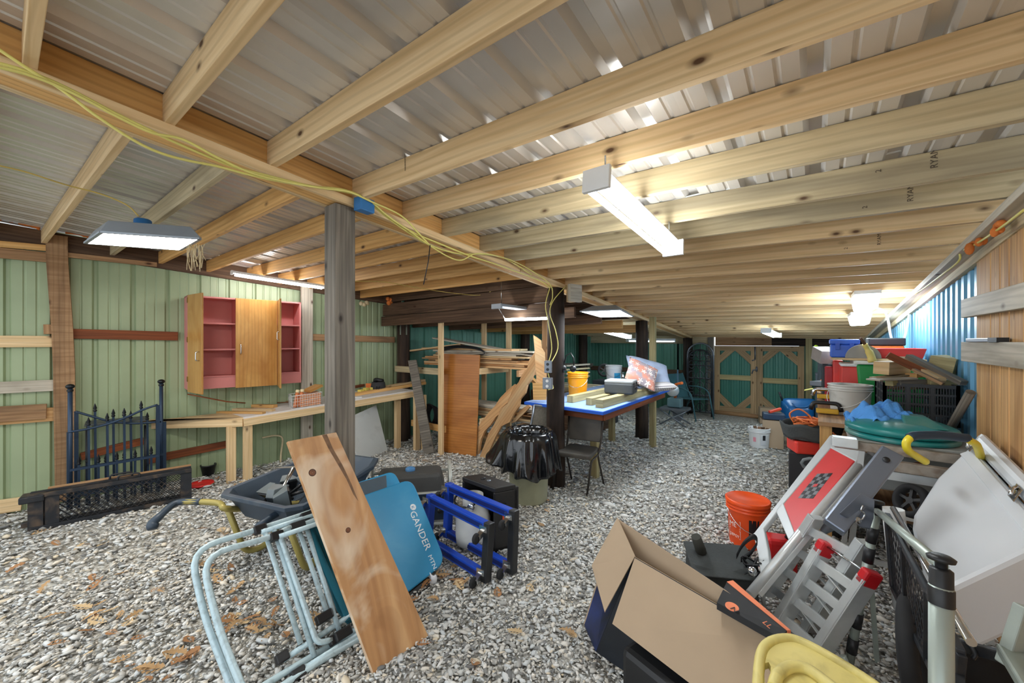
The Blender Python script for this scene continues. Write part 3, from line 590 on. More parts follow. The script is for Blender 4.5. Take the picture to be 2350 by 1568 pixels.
mb = MB(); mb.tube([PWL(430, 905, .05), PWL(520, 922, .15), on_bench(600, 928)], .008, 7); obj('copper_rod', mb, mat('copper', (150, 84, 50), .4, .6), label='thin copper rod slanting from under the cabinet to the bench', cat='rod')
for k in range(5): stick('wood_strip', on_bench(540+k*4, 929-k*1.6), on_bench(664, 925-k*2.2), .014, .01, (REDW, BROWNW)[k % 2], 'narrow reddish strip in the bundle at the back of the bench', group='reddish strips on the bench', lift=.01+.004*k)
stick('old_plank', on_bench(572, 928)+Vector((-.03, 0, 0)), on_bench(660, 917)+Vector((-.03, 0, 0)), .03, .12, BROWNW, 'old brown plank standing on edge against the wall on the bench')
# wire basket with packets
c = on_bench(706, 934); q0 = on_bench(664, 934); WIREW = mat('white_wire', (214, 216, 214), .4, .2)
T = thing('wire_basket', c, 'white wire basket packed with flat orange-and-white boxes on the bench', 'basket'); bw, bd, bh = .36, .26, .17
ax = (f2-f1).normalized(); ay = Vector((0, 0, 1)).cross(ax)
def bp(u, v, w): return c+ax*u+ay*v+Vector((0, 0, w))
for w in (0.003, bh): mb = MB(); mb.frame([bp(-bw/2, 0, w), bp(bw/2, 0, w), bp(bw/2, bd, w), bp(-bw/2, bd, w)], .004, 6); obj('rim', mb, WIREW, T)
mb = MB()
for k in range(13):
    u = -bw/2+bw*k/12
    for v in (0, bd): mb.tube([bp(u, v, 0), bp(u, v, bh)], .002, 5)
for k in range(8):
    v = bd*k/7
    for u in (-bw/2, bw/2): mb.tube([bp(u, v, 0), bp(u, v, bh)], .002, 5)
for w in (.045, .09, .13): mb.frame([bp(-bw/2, 0, w), bp(bw/2, 0, w), bp(bw/2, bd, w), bp(-bw/2, bd, w)], .002, 5)
obj('wire_mesh', mb, WIREW, T, kind='stuff')
PEACH = mat('orange_packet', (224, 160, 120), .6, 0, .15, 20)
for k in range(6):
    mb = MB(); w0 = .008+k*.026; mb.hexa([bp(-bw*.22, .01, w0), bp(bw*.47, .01, w0), bp(bw*.47, bd*.95, w0), bp(-bw*.22, bd*.95, w0), bp(-bw*.22, .01, w0+.023), bp(bw*.47, .01, w0+.023), bp(bw*.47, bd*.95, w0+.023), bp(-bw*.22, bd*.95, w0+.023)]); obj('flat_box', mb, PEACH, label='flat orange-and-white box in the wire basket, %s in the stack' % ('lowest', 'second from the bottom', 'third from the bottom', 'third from the top', 'second from the top', 'topmost')[k], cat='box', group='flat boxes in the basket', bev=.003)
for k, u in enumerate((-.14, -.085)):
    mb = MB(); mb.lathe(bp(u, .06, .01), [(.02, 0), (.024, .03), (.024, .17), (.02, .2)], 12, ax*.15+Vector((0, 0, 1)), cap0=True, cap1=True); o = obj('tube_bottle', mb, mat('orange_bottle', (208, 120, 70), .4), label='orange bottle with a cream cap, %s in the wire basket' % ('outer' if k == 0 else 'inner'), cat='bottle')
    mb = MB(); mb.lathe(bp(u, .06, .01)+(ax*.15+Vector((0, 0, 1))).normalized()*.2, [(.025, 0), (.025, .03), (.015, .035)], 12, ax*.15+Vector((0, 0, 1)), cap1=True); obj('cap', mb, mat('cream', (232, 214, 170), .5), o)
mb = MB(); mb.beam(bp(.02, bd*.6, bh+.02), bp(.2, bd*.9, bh+.07), .16, .03); obj('wooden_tray', mb, DOORW, label='small honey-coloured wooden tray on top of the basket', cat='tray')
# right half of the bench: cap, pouch, blocks, boards, pads
for k, (x0, y0, x1, y1, w) in enumerate(((795, 912, 975, 882, .09), (880, 893, 973, 876, .09), (800, 900, 960, 870, .05))):
    stick('pine_board', on_bench(x0, y0)+Vector((0, 0, .045*(k == 2))), on_bench(x1, y1)+Vector((0, 0, .045*(k == 2))), w, .045, (PINEO, PINE, REDW)[k], ('amber pine board lying at the far right of the bench', 'pale pine board stacked at the right end of the bench', 'reddish board on top at the back right of the bench')[k])
c = on_bench(868, 897)+Vector((0, 0, .01)); mb = MB(); mb.lathe(c, [(.11, .0), (.115, .06), (.10, .13), (.085, .135), (.08, .05), (.01, .03)], 18, cap0=True); T = obj('tool_pouch', mb, mat('charcoal_fabric', (52, 52, 54), .85, bmp=.3), label='charcoal tool pouch with gloves on the far bench', cat='tool pouch')
mb = MB(); mb.tube(bez([c+Vector((-.06, -.02, .14)), c+Vector((0, -.03, .17)), c+Vector((.06, 0, .16)), c+Vector((.04, .05, .15))], 4), [.03, .035, .04, .035]+[.03]*9, 9); obj('glove', mb, BLK, T)
mb = MB(); mb.tube(fillet([c+Vector((.08, -.08, .07)), c+Vector((.1, -.1, -.0)), c+Vector((.14, -.09, .0)), c+Vector((.12, -.06, .07))], .02), .008, 7); obj('strap', mb, BLK, T)
mb = MB(); mb.box(c+Vector((-.13, -.08, .05)), (.1, .03, .11), RZ(30)); obj('small_carton', mb, mat('orange_card', (224, 120, 50), .6), label='small orange carton beside the charcoal pouch', cat='box')
YB_ = mat('yellow_foam', (222, 204, 96), .7)
for k, (x, y, lab) in enumerate(((828, 905, 'left'), (840, 902, 'middle'), (855, 899, 'right'))):
    mb = MB(); mb.box(on_bench(x, y)+Vector((0, 0, .035)), (.06, .08, .07 if k != 1 else .09), RZ(20)); obj('yellow_block', mb, YB_, label='small yellow plastic block on the bench, %s of three' % lab, cat='block', bev=.004)
mb = MB(); mb.box(on_bench(812, 913)+Vector((0, 0, .006)), (.14, .22, .012), RZ(-30)); obj('notepad', mb, WHT, label='white notepad lying on the bench beside the grey post', cat='notepad')
# white sheet leaning below the bench
bl, br = PZ(822, 1062), PZ(888, 1034); tl, tr = PX(793, 962, bl.x-.12), PX(862, 930, br.x-.15); nn = (br-bl).cross(tl-bl).normalized()
mb = MB(); mb.prism([bl, br, tr, tl], nn*.012); obj('white_board', mb, mat('white_melamine', (206, 210, 208), .35, 0, .05, 2, dirt=(150, 154, 150), damt=.4), label='large scuffed white panel leaning under the bench', cat='panel')
# stick leaning at the wall
mb = MB(); mb.tube(bez([PWL(643, 1075, .06), PWL(645, 1040, .05), PWL(648, 1006, .03), PWL(630, 1000, .03), PWL(602, 1005, .03)], 4), .012, 7); obj('branch', mb, STR, label='bent pale branch leaning on the wall below the bench', cat='branch')
# ---- wrought-iron gate leaves with ball-capped posts
IRON = mat('navy_iron', (44, 62, 84), .4, .4, .15); IRONK = mat('black_iron', (24, 27, 32), .35, .4)
def gp(x, y, off=.42): return PWL(x, y, off)
def gateleaf(label, posts, pickets, rail, mid, off, stile):
    T = thing('iron_gate', PWL(posts[0][0], 1130, off), label, 'gate')
    def zlow(x): p = PWL(x, 1130, off); return Vector((p.x, p.y, .04))
    for (x, y) in posts:
        t = gp(x, y, off); lo = zlow(x); mb = MB(); mb.cyl(lo, t, .018, n=12); o = obj('post', mb, IRON, T); mb = MB(); mb.ball(t+Vector((0, 0, .02)), .034, 14, 8, .75); mb.lathe(t-Vector((0, 0, .03)), [(.024, 0), (.024, .02)], 12); obj('ball_cap', mb, IRONK, o)
    for (x, y) in pickets:
        t = gp(x, y, off); lo = zlow(x+ (2 if y < 1000 else 0)); mb = MB(); mb.beam(lo, t, .018, .018, (1, 0, 0)); o = obj('picket', mb, IRON, T); mb = MB(); mb.lathe(t, [(.012, 0), (.017, .012), (.010, .022), (.016, .035), (.002, .085)], 8); obj('finial', mb, IRONK, o)
    mb = MB(); mb.tube(bez([gp(x, y, off+.012) for x, y in rail], 5), .011, 8); obj('top_rail', mb, IRON, T)
    mb = MB(); mb.beam(gp(*mid[0], off+.012), gp(*mid[1], off+.012), .014, .024); obj('mid_rail', mb, IRON, T)
    a, b = zlow(mid[0][0]), zlow(mid[1][0]); mb = MB(); mb.beam(a+Vector((0, 0, .12)), b+Vector((0, 0, .12)), .014, .024); obj('bottom_rail', mb, IRON, T)
    for (x, y) in stile: mb = MB(); mb.beam(zlow(x), gp(x, y, off), .03, .03, (1, 0, 0)); obj('stile', mb, IRON, T)
    return T
gateleaf('iron gate leaf with spear-topped pickets in front, top curving up to the right', [(161, 892)], [(203, 977), (246, 967), (285, 955), (324, 938), (181, 1067), (226, 1062), (268, 1055), (310, 1050), (347, 1042)], [(157, 992), (200, 985), (245, 974), (290, 958), (330, 940), (362, 929)], [(160, 1080), (366, 1046)], .46, [(158, 992), (362, 930)])
gateleaf('second iron gate leaf just behind, top dipping in the middle', [(370, 880)], [(218, 945), (260, 957), (300, 961), (338, 964), (200, 1062), (243, 1060), (285, 1052)], [(174, 945), (215, 957), (258, 968), (310, 972), (370, 968)], [(176, 1076), (378, 1042)], .36, [(175, 944), (377, 968)])
# black folding shelf behind the gate
T = thing('plastic_shelf', PWL(265, 1130, .2), 'dark folding side table standing behind the iron gate', 'table'); mb = MB(); P = [PWL(195, 975, .22), PWL(340, 962, .22)]; e = nI*.14; mb.prism([P[0]-e, P[1]-e, P[1]+e, P[0]+e], (0, 0, .02)); obj('top', mb, mat('dark_grey_plastic', (70, 74, 74), .6), T, bev=.005)
for x in (200, 334):
    for s in (-1, 1):
        p = PWL(x, 980, .22)+e*.85*s; mb = MB(); mb.cyl((p.x, p.y, 0), p, .01, n=8); obj('leg', mb, BLK, T)
# ---- folded mesh ramp on the ground
RT0, RT1 = PZ(62, 1224), PZ(440, 1146); rd = (RT1-RT0).normalized(); rn = Vector((0, 0, 1)).cross(rd); L = (RT1-RT0).length; Hh = .31
T = thing('mesh_ramp', (RT0+RT1)/2, 'folded black steel mesh ramp with carry handles lying by the green wall', 'ramp')
DR = mat('worn_black_steel', (38, 40, 44), .6, .3, .2, 10, dirt=(128, 104, 80), damt=.45, dscale=8)
for k in range(2):
    o = RT0+rn*(.10*k+.02); 
    def rp(u, w, o=o): return o+rd*u+Vector((0, 0, w))
    for w in (.02, Hh): mb = MB(); mb.beam(rp(0, w), rp(L, w), .04, .035); obj('rail', mb, DR, T, bev=.003)
    for u in (.045, L-.045): mb = MB(); mb.beam(rp(u, .0), rp(u, Hh), .012, .09, rd); obj('end_plate', mb, DR, T)
    if k == 0: mb = MB(); mb.beam(rp(.145, .0), rp(.145, Hh), .012, .085, rd); obj('end_plate', mb, DR, T)
    mb = MB(); st = .046; n = int(L/st)
    for i in range(-7, n):
        for sg in (1, -1):
            u0, u1 = i*st, i*st+Hh*.86; w0, w1 = .02, Hh
            if u0 < .1: w0 = .02+(.1-u0)/(u1-u0)*(Hh-.02); u0 = .1
            if u1 > L-.08: w1 = .02+(L-.08-i*st)/(Hh*.86)*(Hh-.02); u1 = L-.08
            if u1 <= u0: continue
            a, b = (rp(u0, w0), rp(u1, w1)) if sg == 1 else (rp(u0, Hh+.02-w0), rp(u1, Hh+.02-w1)); mb.beam(a, b, .004, .008, rn)
    obj('expanded_mesh', mb, DR, T, kind='stuff')
for k in (0, 1):
    o = RT0+rn*(.03+.09*k)+rd*(L*.50-.06*k); mb = MB(); mb.tube(fillet([o+Vector((0, 0, Hh)), o+Vector((0, 0, Hh+.06)), o+rd*.16+Vector((0, 0, Hh+.06)), o+rd*.16+Vector((0, 0, Hh))], .03), .009, 8); obj('handle', mb, DR, T)
mb = MB(); mb.beam(RT0+rn*.16+rd*.1+Vector((0, 0, Hh+.01)), RT1+rn*.16+Vector((0, 0, Hh+.01)), .035, .035); obj('wooden_batten', mb, BROWNW, T)
mb = MB(); mb.beam(RT0+rn*.07-rd*.05+Vector((0, 0, Hh-.02)), RT0+rn*.07+rd*.1+Vector((0, 0, Hh-.02)), .16, .06); mb.beam(RT0+rn*.1-rd*.05+Vector((0, 0, .05)), RT0+rn*.1+rd*.02+Vector((0, 0, .05)), .05, .05); obj('hinge_bar', mb, DR, T, bev=.01)
c = PZ(462, 1114); mb = MB(); mb.lathe(c, [(.001, .0), (.1, .0), (.125, .012), (.12, .03), (.1, .02), (.001, .026)], 24); obj('frisbee', mb, mat('red_plastic', (216, 36, 36), .4), label='red plastic disc lying on the gravel by the ramp', cat='disc')
c = PZ(458, 1101)+Vector((-.12, .12, 0)); mb = MB(); mb.lathe(c, [(.06, 0), (.08, .12), (.085, .12), (.085, .135), (.075, .135), (.055, .02), (.001, .02)], 20, cap0=True); obj('plant_pot', mb, BLK, label='small empty black plant pot behind the red disc', cat='pot')
# ================================================================ LUMBER RACK AND PLYWOOD
T = thing('lumber_rack', PZ(1012, 1042), 'timber stud rack holding the lumber below the dark cross beam', 'rack')
st = PZ(1012, 1042); mb = MB(); mb.bb(st.x-.045, st.x+.045, st.y-.02, st.y+.02, -.02, 2.12); obj('stud', mb, PINE, T, bev=.003)
sx2 = -3.25
for X in (st.x, -3.95, sx2):
    for zz in (1.30, .55):
        mb = MB(); mb.bb(X-.02, X+.02, st.y+.28, st.y+.95, zz-.09, zz); obj('arm', mb, (PINE, BROWNW)[X == sx2], T, bev=.003)
    mb = MB(); mb.bb(X-.045, X+.045, st.y+.96, st.y+1.0, -.02, 2.1); obj('stud', mb, (PINE, BROWNW)[X == sx2], T, bev=.003)
mb = MB(); mb.beam((sx2, st.y+.96, .95), (sx2, st.y+.45, 1.26), .04, .08, (1, 0, 0)); obj('brace', mb, PINEO, T, bev=.003)
mb = MB(); mb.bb(wl(4.3, .2), st.x, st.y+.0, st.y+.03, 1.19, 1.29); obj('rail', mb, GREYP, T, bev=.003)
mb = MB(); mb.bb(st.x-.75, st.x+.05, st.y+.03, st.y+.06, .32, .42); obj('rail', mb, PINEO, T, bev=.003)
rw = [WHITEW, PINE, BROWNW, GREYP, PINEO, LIVEW, WHITEW, PINE]
def pile(n, z0, z1, xa, xb, y0, y1, label, group, hmin=.016, hmax=.03):
    z = z0; k = 0
    while k < n:
        row = random.choice((2, 3)); h = random.uniform(hmin, hmax); yy = y0+random.uniform(0, .06)
        for j in range(row):
            w = random.uniform(.1, .2)
            if yy+w > y1 or k >= n: break
            a = xa+random.uniform(-.12, .35); b = xb+random.uniform(-.45, .1); tz = random.uniform(-.02, .02)
            mb = MB(); mb.beam((a, yy+w/2+random.uniform(-.03, .03), z+h/2+tz*.2), (b, yy+w/2+random.uniform(-.03, .03), z+h/2-tz*.2), w, h); obj('rough_board', mb, random.choice(rw), label=label, cat='board', group=group); yy += w+.02; k += 1
        z += h+.005
pile(22, 1.302, 1.6, -5.35, -3.05, 4.46, 5.08, 'rough board in the stack on the upper tier of the lumber rack', 'boards on the upper rack tier')
pile(14, .552, .9, -4.5, -3.0, 4.48, 5.08, 'rough board in the stack on the middle tier of the lumber rack', 'boards on the middle rack tier')
pile(16, .02, .4, -4.7, -2.95, 4.5, 5.08, 'rough board in the stack on the floor under the lumber rack', 'boards under the rack', .02, .04)
a, b = PY(1003, 776, 4.6), PY(1226, 816, 4.6); mb = MB(); mb.beam(a, b, .22, .022); obj('long_board', mb, WHITEW, label='long pale board slanting across the top of the rack', cat='board')
a, b = PY(940, 806, 4.42), PY(1060, 770, 4.6); mb = MB(); mb.beam(a, PY(1064, 790, 4.6), .18, .025); obj('short_board', mb, PINE, label='short pale board sticking out left over the bench end', cat='board')
mb = MB()
for k in range(9):
    y0 = 4.42+.004*k; mb.tube(bez([PY(1012, 806-k, y0), PY(1050, 798-k*.6, y0), PY(1095, 802-k*.5, y0), PY(1112, 812, y0), PY(1080, 816, y0)], 4), .009, 6)
obj('cable_coil', mb, BLK, label='coil of black cable lying between the boards on the rack', cat='cable', kind=None)
# live-edge slabs leaning at the right of the rack
def slabpx(name, pts, sc, ox, oy, p, n, th, m, label):
    n = V3(n).normalized(); P = [PP(ox+x/sc, oy+y/sc, p, n) for x, y in pts]; lo = min(q.z for q in P)
    mb = MB(); mb.prism([q+Vector((0, 0, max(0, .005-lo))) for q in P], -n*th); return obj(name, mb, m, label=label, cat='slab')
K = 4.2375; p0 = Vector((-3.5, 4.30, 0)); nS = Vector((.0, -1, .0))
slabpx('wood_slab', [(1385, 560), (1330, 640), (1310, 720), (1260, 780), (1230, 850), (1180, 910), (1150, 990), (1120, 1060), (1050, 1110), (1030, 1180), (985, 1270), (935, 1350), (885, 1490), (850, 1575), (905, 1590), (960, 1480), (1010, 1370), (1060, 1280), (1140, 1240), (1180, 1160), (1230, 1090), (1240, 1020), (1290, 960), (1310, 880), (1350, 830), (1395, 700)], K, 900, 680, p0, nS, .04, LIVEW, 'tall wavy-edged slab leaning in front of the lumber rack')
slabpx('wood_slab', [(1190, 880), (1110, 950), (1050, 1010), (1000, 1090), (940, 1150), (870, 1240), (832, 1300), (800, 1560), (835, 1560), (860, 1420), (900, 1330), (960, 1270), (1005, 1200), (1040, 1170), (1060, 1110), (1120, 1060)], K, 900, 680, p0+Vector((0, .05, 0)), nS, .04, LIVEW, 'narrower wavy-edged slab leaning just left of the tall slab')
slabpx('wood_slab', [(1330, 1050), (1240, 1110), (1190, 1190), (1150, 1240), (1200, 1220), (1260, 1160), (1340, 1080)], K, 900, 680, p0+Vector((0, .09, 0)), nS, .03, LIVEW, 'short slab leaning low beside the mesh chair')
pv = Vector((-2.78, 4.12, 0)); nV = Vector((.5, -.86, .08))
slabpx('wood_slab', [(1372, 378), (1410, 400), (1450, 430), (1455, 500), (1485, 545), (1490, 640), (1500, 700), (1500, 850), (1400, 845), (1402, 760), (1390, 640), (1385, 520)], K, 900, 680, pv, nV, .03, LIVEW, 'upright figured slab standing against the dark pole')
slabpx('wood_slab', [(1365, 845), (1500, 845), (1500, 1010), (1372, 1010)], K, 900, 680, pv+Vector((.03, -.05, 0)), nV, .03, PINEO, 'short upright board below the figured slab beside the pole')
# stained plywood sheet standing in front
bl, br = PZ(1009, 1036), PZ(1092, 1048); tl = PX(1017, 812, bl.x); h = 1.49; up = Vector((.015, .045, 1)).normalized(); nn = (br-bl).cross(up).normalized()
tl = PP(1017, 812, bl, nn); tr = PP(1101, 815, bl, nn)
mb = MB(); mb.prism([bl, br, tr, tl], nn*-.018); obj('plywood_door', mb, PLYST, label='amber-stained plywood sheet standing upright in front of the rack', cat='plywood', bev=.002)
mb = MB(); q = PZ(1098, 1040); mb.box((q.x+.1, q.y+.05, .012), (.3, .25, .02), RZ(20)); obj('white_offcut', mb, WTOP, label='small white offcut lying on the gravel beside the amber sheet', cat='board')
# grey leaning board, studs, clamps, hose
bl, br = PZ(972, 1043), PZ(996, 1038); nn = Vector((.55, -.83, .12)).normalized(); tl, tr = PP(936, 828, bl, nn), PP(955, 826, bl, nn); mb = MB(); mb.prism([bl, PP(996, 1038, bl, nn), tr, tl], -nn*.035); obj('leaning_board', mb, OLDG, label='weathered grey board leaning at the end of the workbench', cat='board', bev=.003)
mb = MB(); q = PZ(960, 1034)+Vector((-.02, .12, 0)); mb.bb(q.x-.02, q.x+.02, q.y-.045, q.y+.045, -.01, .85); obj('loose_stud', mb, PINE, label='pine stud standing behind the weathered leaning board', cat='board', bev=.003)
c = PWL(926, 735, .3)
for k in (-1, 1):
    p = c+Vector((.03*k, .04*k, 0)); mb = MB(); mb.beam(p+Vector((0, 0, .12)), p-Vector((0, 0, .25)), .012, .02, (1, 0, 0)); T = obj('bar_clamp', mb, CHROME, label='steel bar clamp hanging on the dark wall post, %s one' % ('left' if k < 0 else 'right'), cat='clamp')
    for dz in (.1, -.04): mb = MB(); mb.beam(p+Vector((0, 0, dz)), p+Vector((.03*1, -.04, dz)), .02, .025); obj('jaw', mb, STEEL, T)
mb = MB(); c = PY(985, 950, 4.24)
for k in range(6): mb.frame([c+Vector((.13*math.cos(t)+.01*k, .015*k, .16*math.sin(t)-.01*k)) for t in [i*math.pi/8 for i in range(16)]], .011, 6)
obj('hose_coil', mb, RUB, label='coiled black hose hanging behind the leaning grey board', cat='hose')
# ================================================================ TRASH CAN, CHAIRS
c = PZ(1214, 1163)+Vector((-.11, .15, 0)); c.z = 0; CANM = mat('beige_bin', (168, 170, 142), .5, 0, .06, dirt=(110, 108, 92), damt=.4)
T = thing('trash_can', c, 'beige trash can lined with a black plastic bag', 'trash can'); Hc = ZV(990, c)
mb = MB(); mb.lathe(c, [(.19, 0), (.2, .02), (.225, Hc-.06), (.235, Hc-.06), (.235, Hc-.03), (.22, Hc-.03), (.19, .03), (.001, .02)], 32, cap0=True); obj('bin_body', mb, CANM, T)
BAG = mat('black_bin_bag', (14, 16, 19), .18, 0, .1, spec=.7, bmp=.25, bscale=18)
rng = random.Random(5); ph = [rng.uniform(0, 6.28) for _ in range(8)]
def bagf(u, v):
    t = u*2*math.pi; z = Hc+.02-v*.42
    fold = sum(math.sin(k*t+ph[i]+v*2.5*(i % 3-1))*a for i, (k, a) in enumerate(((5, .012), (9, .012), (14, .010), (21, .007), (3, .012), (29, .004))))
    fl = .03+.07*v**.8+.10*max(0, math.cos(t-3.6))**3*v**1.5
    r = .246+(fl if v > .04 else .01)*min(1, v*8)+fold*(.25+1.3*v); zz = z+.03*math.sin(4*t+1)*v+.018*math.sin(11*t)*v+(.12*max(0, math.cos(t-3.6))**3)*v*v
    return (c.x+r*math.cos(t), c.y+r*math.sin(t), zz)
mb = MB(); mb.grid(bagf, 128, 18)
def bagin(u, v):
    t = u*2*math.pi; r = .246-.042*min(1, v*6)-.02*v+.006*math.sin(13*t)+.01*math.sin(7*t+2)*v; return (c.x+r*math.cos(t), c.y+r*math.sin(t), Hc+.02-v*.35)
mb.grid(bagin, 96, 8); mb.lathe(c+Vector((0, 0, Hc-.36)), [(.23, .03), (.19, 0), (.1, .02), (.001, .03)], 40); obj('bin_bag', mb, BAG, T, solid=.002)
# padded stacking chair
F4 = [PZ(1269, 1124), PZ(1347, 1138), PZ(1386, 1114), PZ(1312, 1101)]; cc = sum(F4, Vector())/4; dx = ((F4[1]-F4[0])+(F4[2]-F4[3])).normalized(); dy = Vector((0, 0, 1)).cross(dx)
CH = mat('charcoal_vinyl', (76, 72, 66), .55, 0, .1, 5, dirt=(120, 112, 98), damt=.35); CFR = mat('bronze_tube', (66, 60, 54), .4, .4)
T = thing('stacking_chair', cc, 'padded charcoal stacking chair beside the trash can', 'chair')
def cp(u, v, z): return Vector((cc.x, cc.y, z))+dx*u+dy*v
hw = .21; sz = .445
mb = MB(); mb.grid(lambda u, v: cp((u-.5)*2*hw*(1-.12*(v))*(1), -.22+.42*v, sz+.018*math.sin(math.pi*min(1, max(0, u)))*math.sin(math.pi*v)+.0), 10, 10); mb2 = MB()
P = [cp(x, y, sz-.05) for x, y in ((-.2, -.2), (-.16, -.225), (.16, -.225), (.2, -.2), (.185, .18), (.15, .2), (-.15, .2), (-.185, .18))]; mb2.prism(P, (0, 0, .055)); obj('seat', mb2, CH, T, bev=.018)
def back(u, z): return cp(u, .20+(z-.5)*.20, z)
outl = [(-.19, .50), (.19, .50), (.205, .56), (.205, .80), (.185, .855), (.14, .875), (-.14, .875), (-.185, .855), (-.205, .80), (-.205, .56)]
mb = MB(); mb.prism([back(u, z) for u, z in outl], dy*.028-Vector((0, 0, .004))); obj('backrest', mb, CH, T, bev=.01)
for s, n in ((-1, 0), (1, 1)):
    f = F4[n]; b = F4[3-n]; mb = MB(); mb.tube(fillet([f, cp(s*.205, -.19, sz-.06), cp(s*.2, .12, sz-.065), cp(s*.205, .2, .5)], .05), .011, 9); obj('leg', mb, CFR, T)
    mb = MB(); mb.tube(fillet([b, cp(s*.195, .10, sz-.07), cp(s*.21, .215, .52), back(s*.212, .84)], .06), .011, 9); obj('leg', mb, CFR, T)
mb = MB(); mb.tube(fillet([back(-.212, .8), back(-.2, .885), back(.2, .885), back(.212, .8)], .07), .011, 9); obj('back_frame', mb, CFR, T)
# mesh sling chair behind the bin
MESH = mat('grey_mesh_fabric', (118, 112, 100), .8, 0, .2, 60, bmp=.5, bscale=200); pc = PZ(1250, 1095); 
b0 = PD(1215, 1035, 4.75); nB = Vector((.62, -.78, .22)).normalized(); q = [PP(x, y, b0, nB) for x, y in ((1207, 1040), (1284, 1046), (1292, 938), (1226, 930))]
T = thing('sling_chair', (pc.x, pc.y, 0), 'grey mesh patio chair half hidden behind the trash can', 'chair'); mb = MB(); mb.prism(q, -nB*.008); obj('backrest', mb, MESH, T)
for i, j in ((0, 3), (1, 2), (3, 2)): mb = MB(); mb.tube([q[i], q[j]], .013, 8); obj('back_frame', mb, STEEL, T)
sd = (q[1]-q[0]).normalized(); fw = -sd.cross(Vector((0, 0, 1))).normalized(); sl = [Vector((p.x, p.y, .40)) for p in q[:2]]
mb = MB(); mb.prism([sl[0], sl[1], sl[1]+fw*.42, sl[0]+fw*.42], (0, 0, .01)); obj('seat', mb, MESH, T)
for p in sl:
    mb = MB(); mb.tube(fillet([p+fw*.45-Vector((0, 0, .4)), p+fw*.42+Vector((0, 0, .2)), p-fw*.02+Vector((0, 0, .22))], .06), .012, 8); obj('armrest', mb, ALU, T)
    mb = MB(); mb.tube([p-fw*.12-Vector((0, 0, .4)), p+Vector((0, 0, .05))], .012, 8); obj('leg', mb, STEEL, T)
# ================================================================ BLUE TABLE AND WHAT LIES ON IT
zt_ = .93; A, B, C_ = PZ(1203, 922, zt_), PZ(1384, 946, zt_), PZ(1537, 893, zt_); D_ = A+C_-B
BT = mat('blue_table_edge', (24, 92, 206), .35, 0, .05); BTT = mat('pale_blue_top', (136, 166, 214), .4, 0, .08, 3, dirt=(120, 132, 150), damt=.4)
T = thing('work_table', (A+C_)/2-Vector((0, 0, zt_)), 'big table with a pale blue top and bright blue edge', 'table')
mb = MB(); mb.prism([p-Vector((0, 0, .035)) for p in (A, B, C_, D_)], (0, 0, .033)); obj('edge_panel', mb, BT, T); ins = [p.lerp((A+C_)/2, .012)-Vector((0, 0, .002)) for p in (A, B, C_, D_)]; mb = MB(); mb.prism(ins, (0, 0, .004)); obj('top', mb, BTT, T)
for a, b in ((A, B), (B, C_), (C_, D_), (D_, A)): c1 = (A+C_)/2; mb = MB(); mb.beam(a.lerp(c1, .1)-Vector((0, 0, .08)), b.lerp(c1, .1)-Vector((0, 0, .08)), .038, .085); obj('apron', mb, REDW, T, bev=.003)
for p in (PZ(1365, 1094), PZ(1404, 1012), Vector((A.x+.15, A.y+.2, 0))): mb = MB(); mb.bb(p.x-.045, p.x+.045, p.y-.045, p.y+.045, -.02, zt_-.04); obj('leg', mb, TREAT, T, bev=.004)
def tz(x, y, z=0): return PZ(x, y, zt_+z)
def timber(x0, y0, L, s, lab, lift=0): # front bottom-left pixel
    p = tz(x0, y0); d = Vector((.02, 1, 0)).normalized(); mb = MB(); mb.beam(p+Vector((0, 0, s/2+.003)), p+d*L+Vector((0, 0, s/2+.003)), s, s); return obj('timber', mb, TREAT, label=lab, cat='timber', bev=.003)
timber(1308, 925, 1.5, .088, 'treated square timber on the blue table, the one nearest the orange bucket'); timber(1352, 931, 1.1, .088, 'treated square timber on the blue table, middle one of three'); timber(1375, 937, 2.0, .095, 'longest treated square timber, nearest the blue table edge')
p = tz(1418, 921)+Vector((0, .1, .097)); CASE = mat('charcoal_case', (58, 62, 64), .5)
T = thing('tool_case', p, 'charcoal hard case lying across the timbers on the blue table', 'case'); R = RZ(10); mb = MB(); mb.box(p+Vector((0, 0, .07)), (.37, .3, .14), R); obj('case_body', mb, CASE, T, bev=.02); mb = MB(); mb.box(p+Vector((0, 0, .155)), (.37, .29, .04), R); obj('lid', mb, mat('grey_case_lid', (140, 142, 142), .5), T, bev=.015)
for k in (-1, 1): mb = MB(); mb.box(p+R@Vector((.185, .09*k, .12)), (.015, .04, .06), R); obj('latch', mb, BLK, T, bev=.003)
mb = MB(); mb.tube(fillet([p+R@Vector((.18, -.05, .07)), p+R@Vector((.21, -.05, .07)), p+R@Vector((.21, .05, .07)), p+R@Vector((.18, .05, .07))], .015), .007, 7); obj('handle', mb, BLK, T)
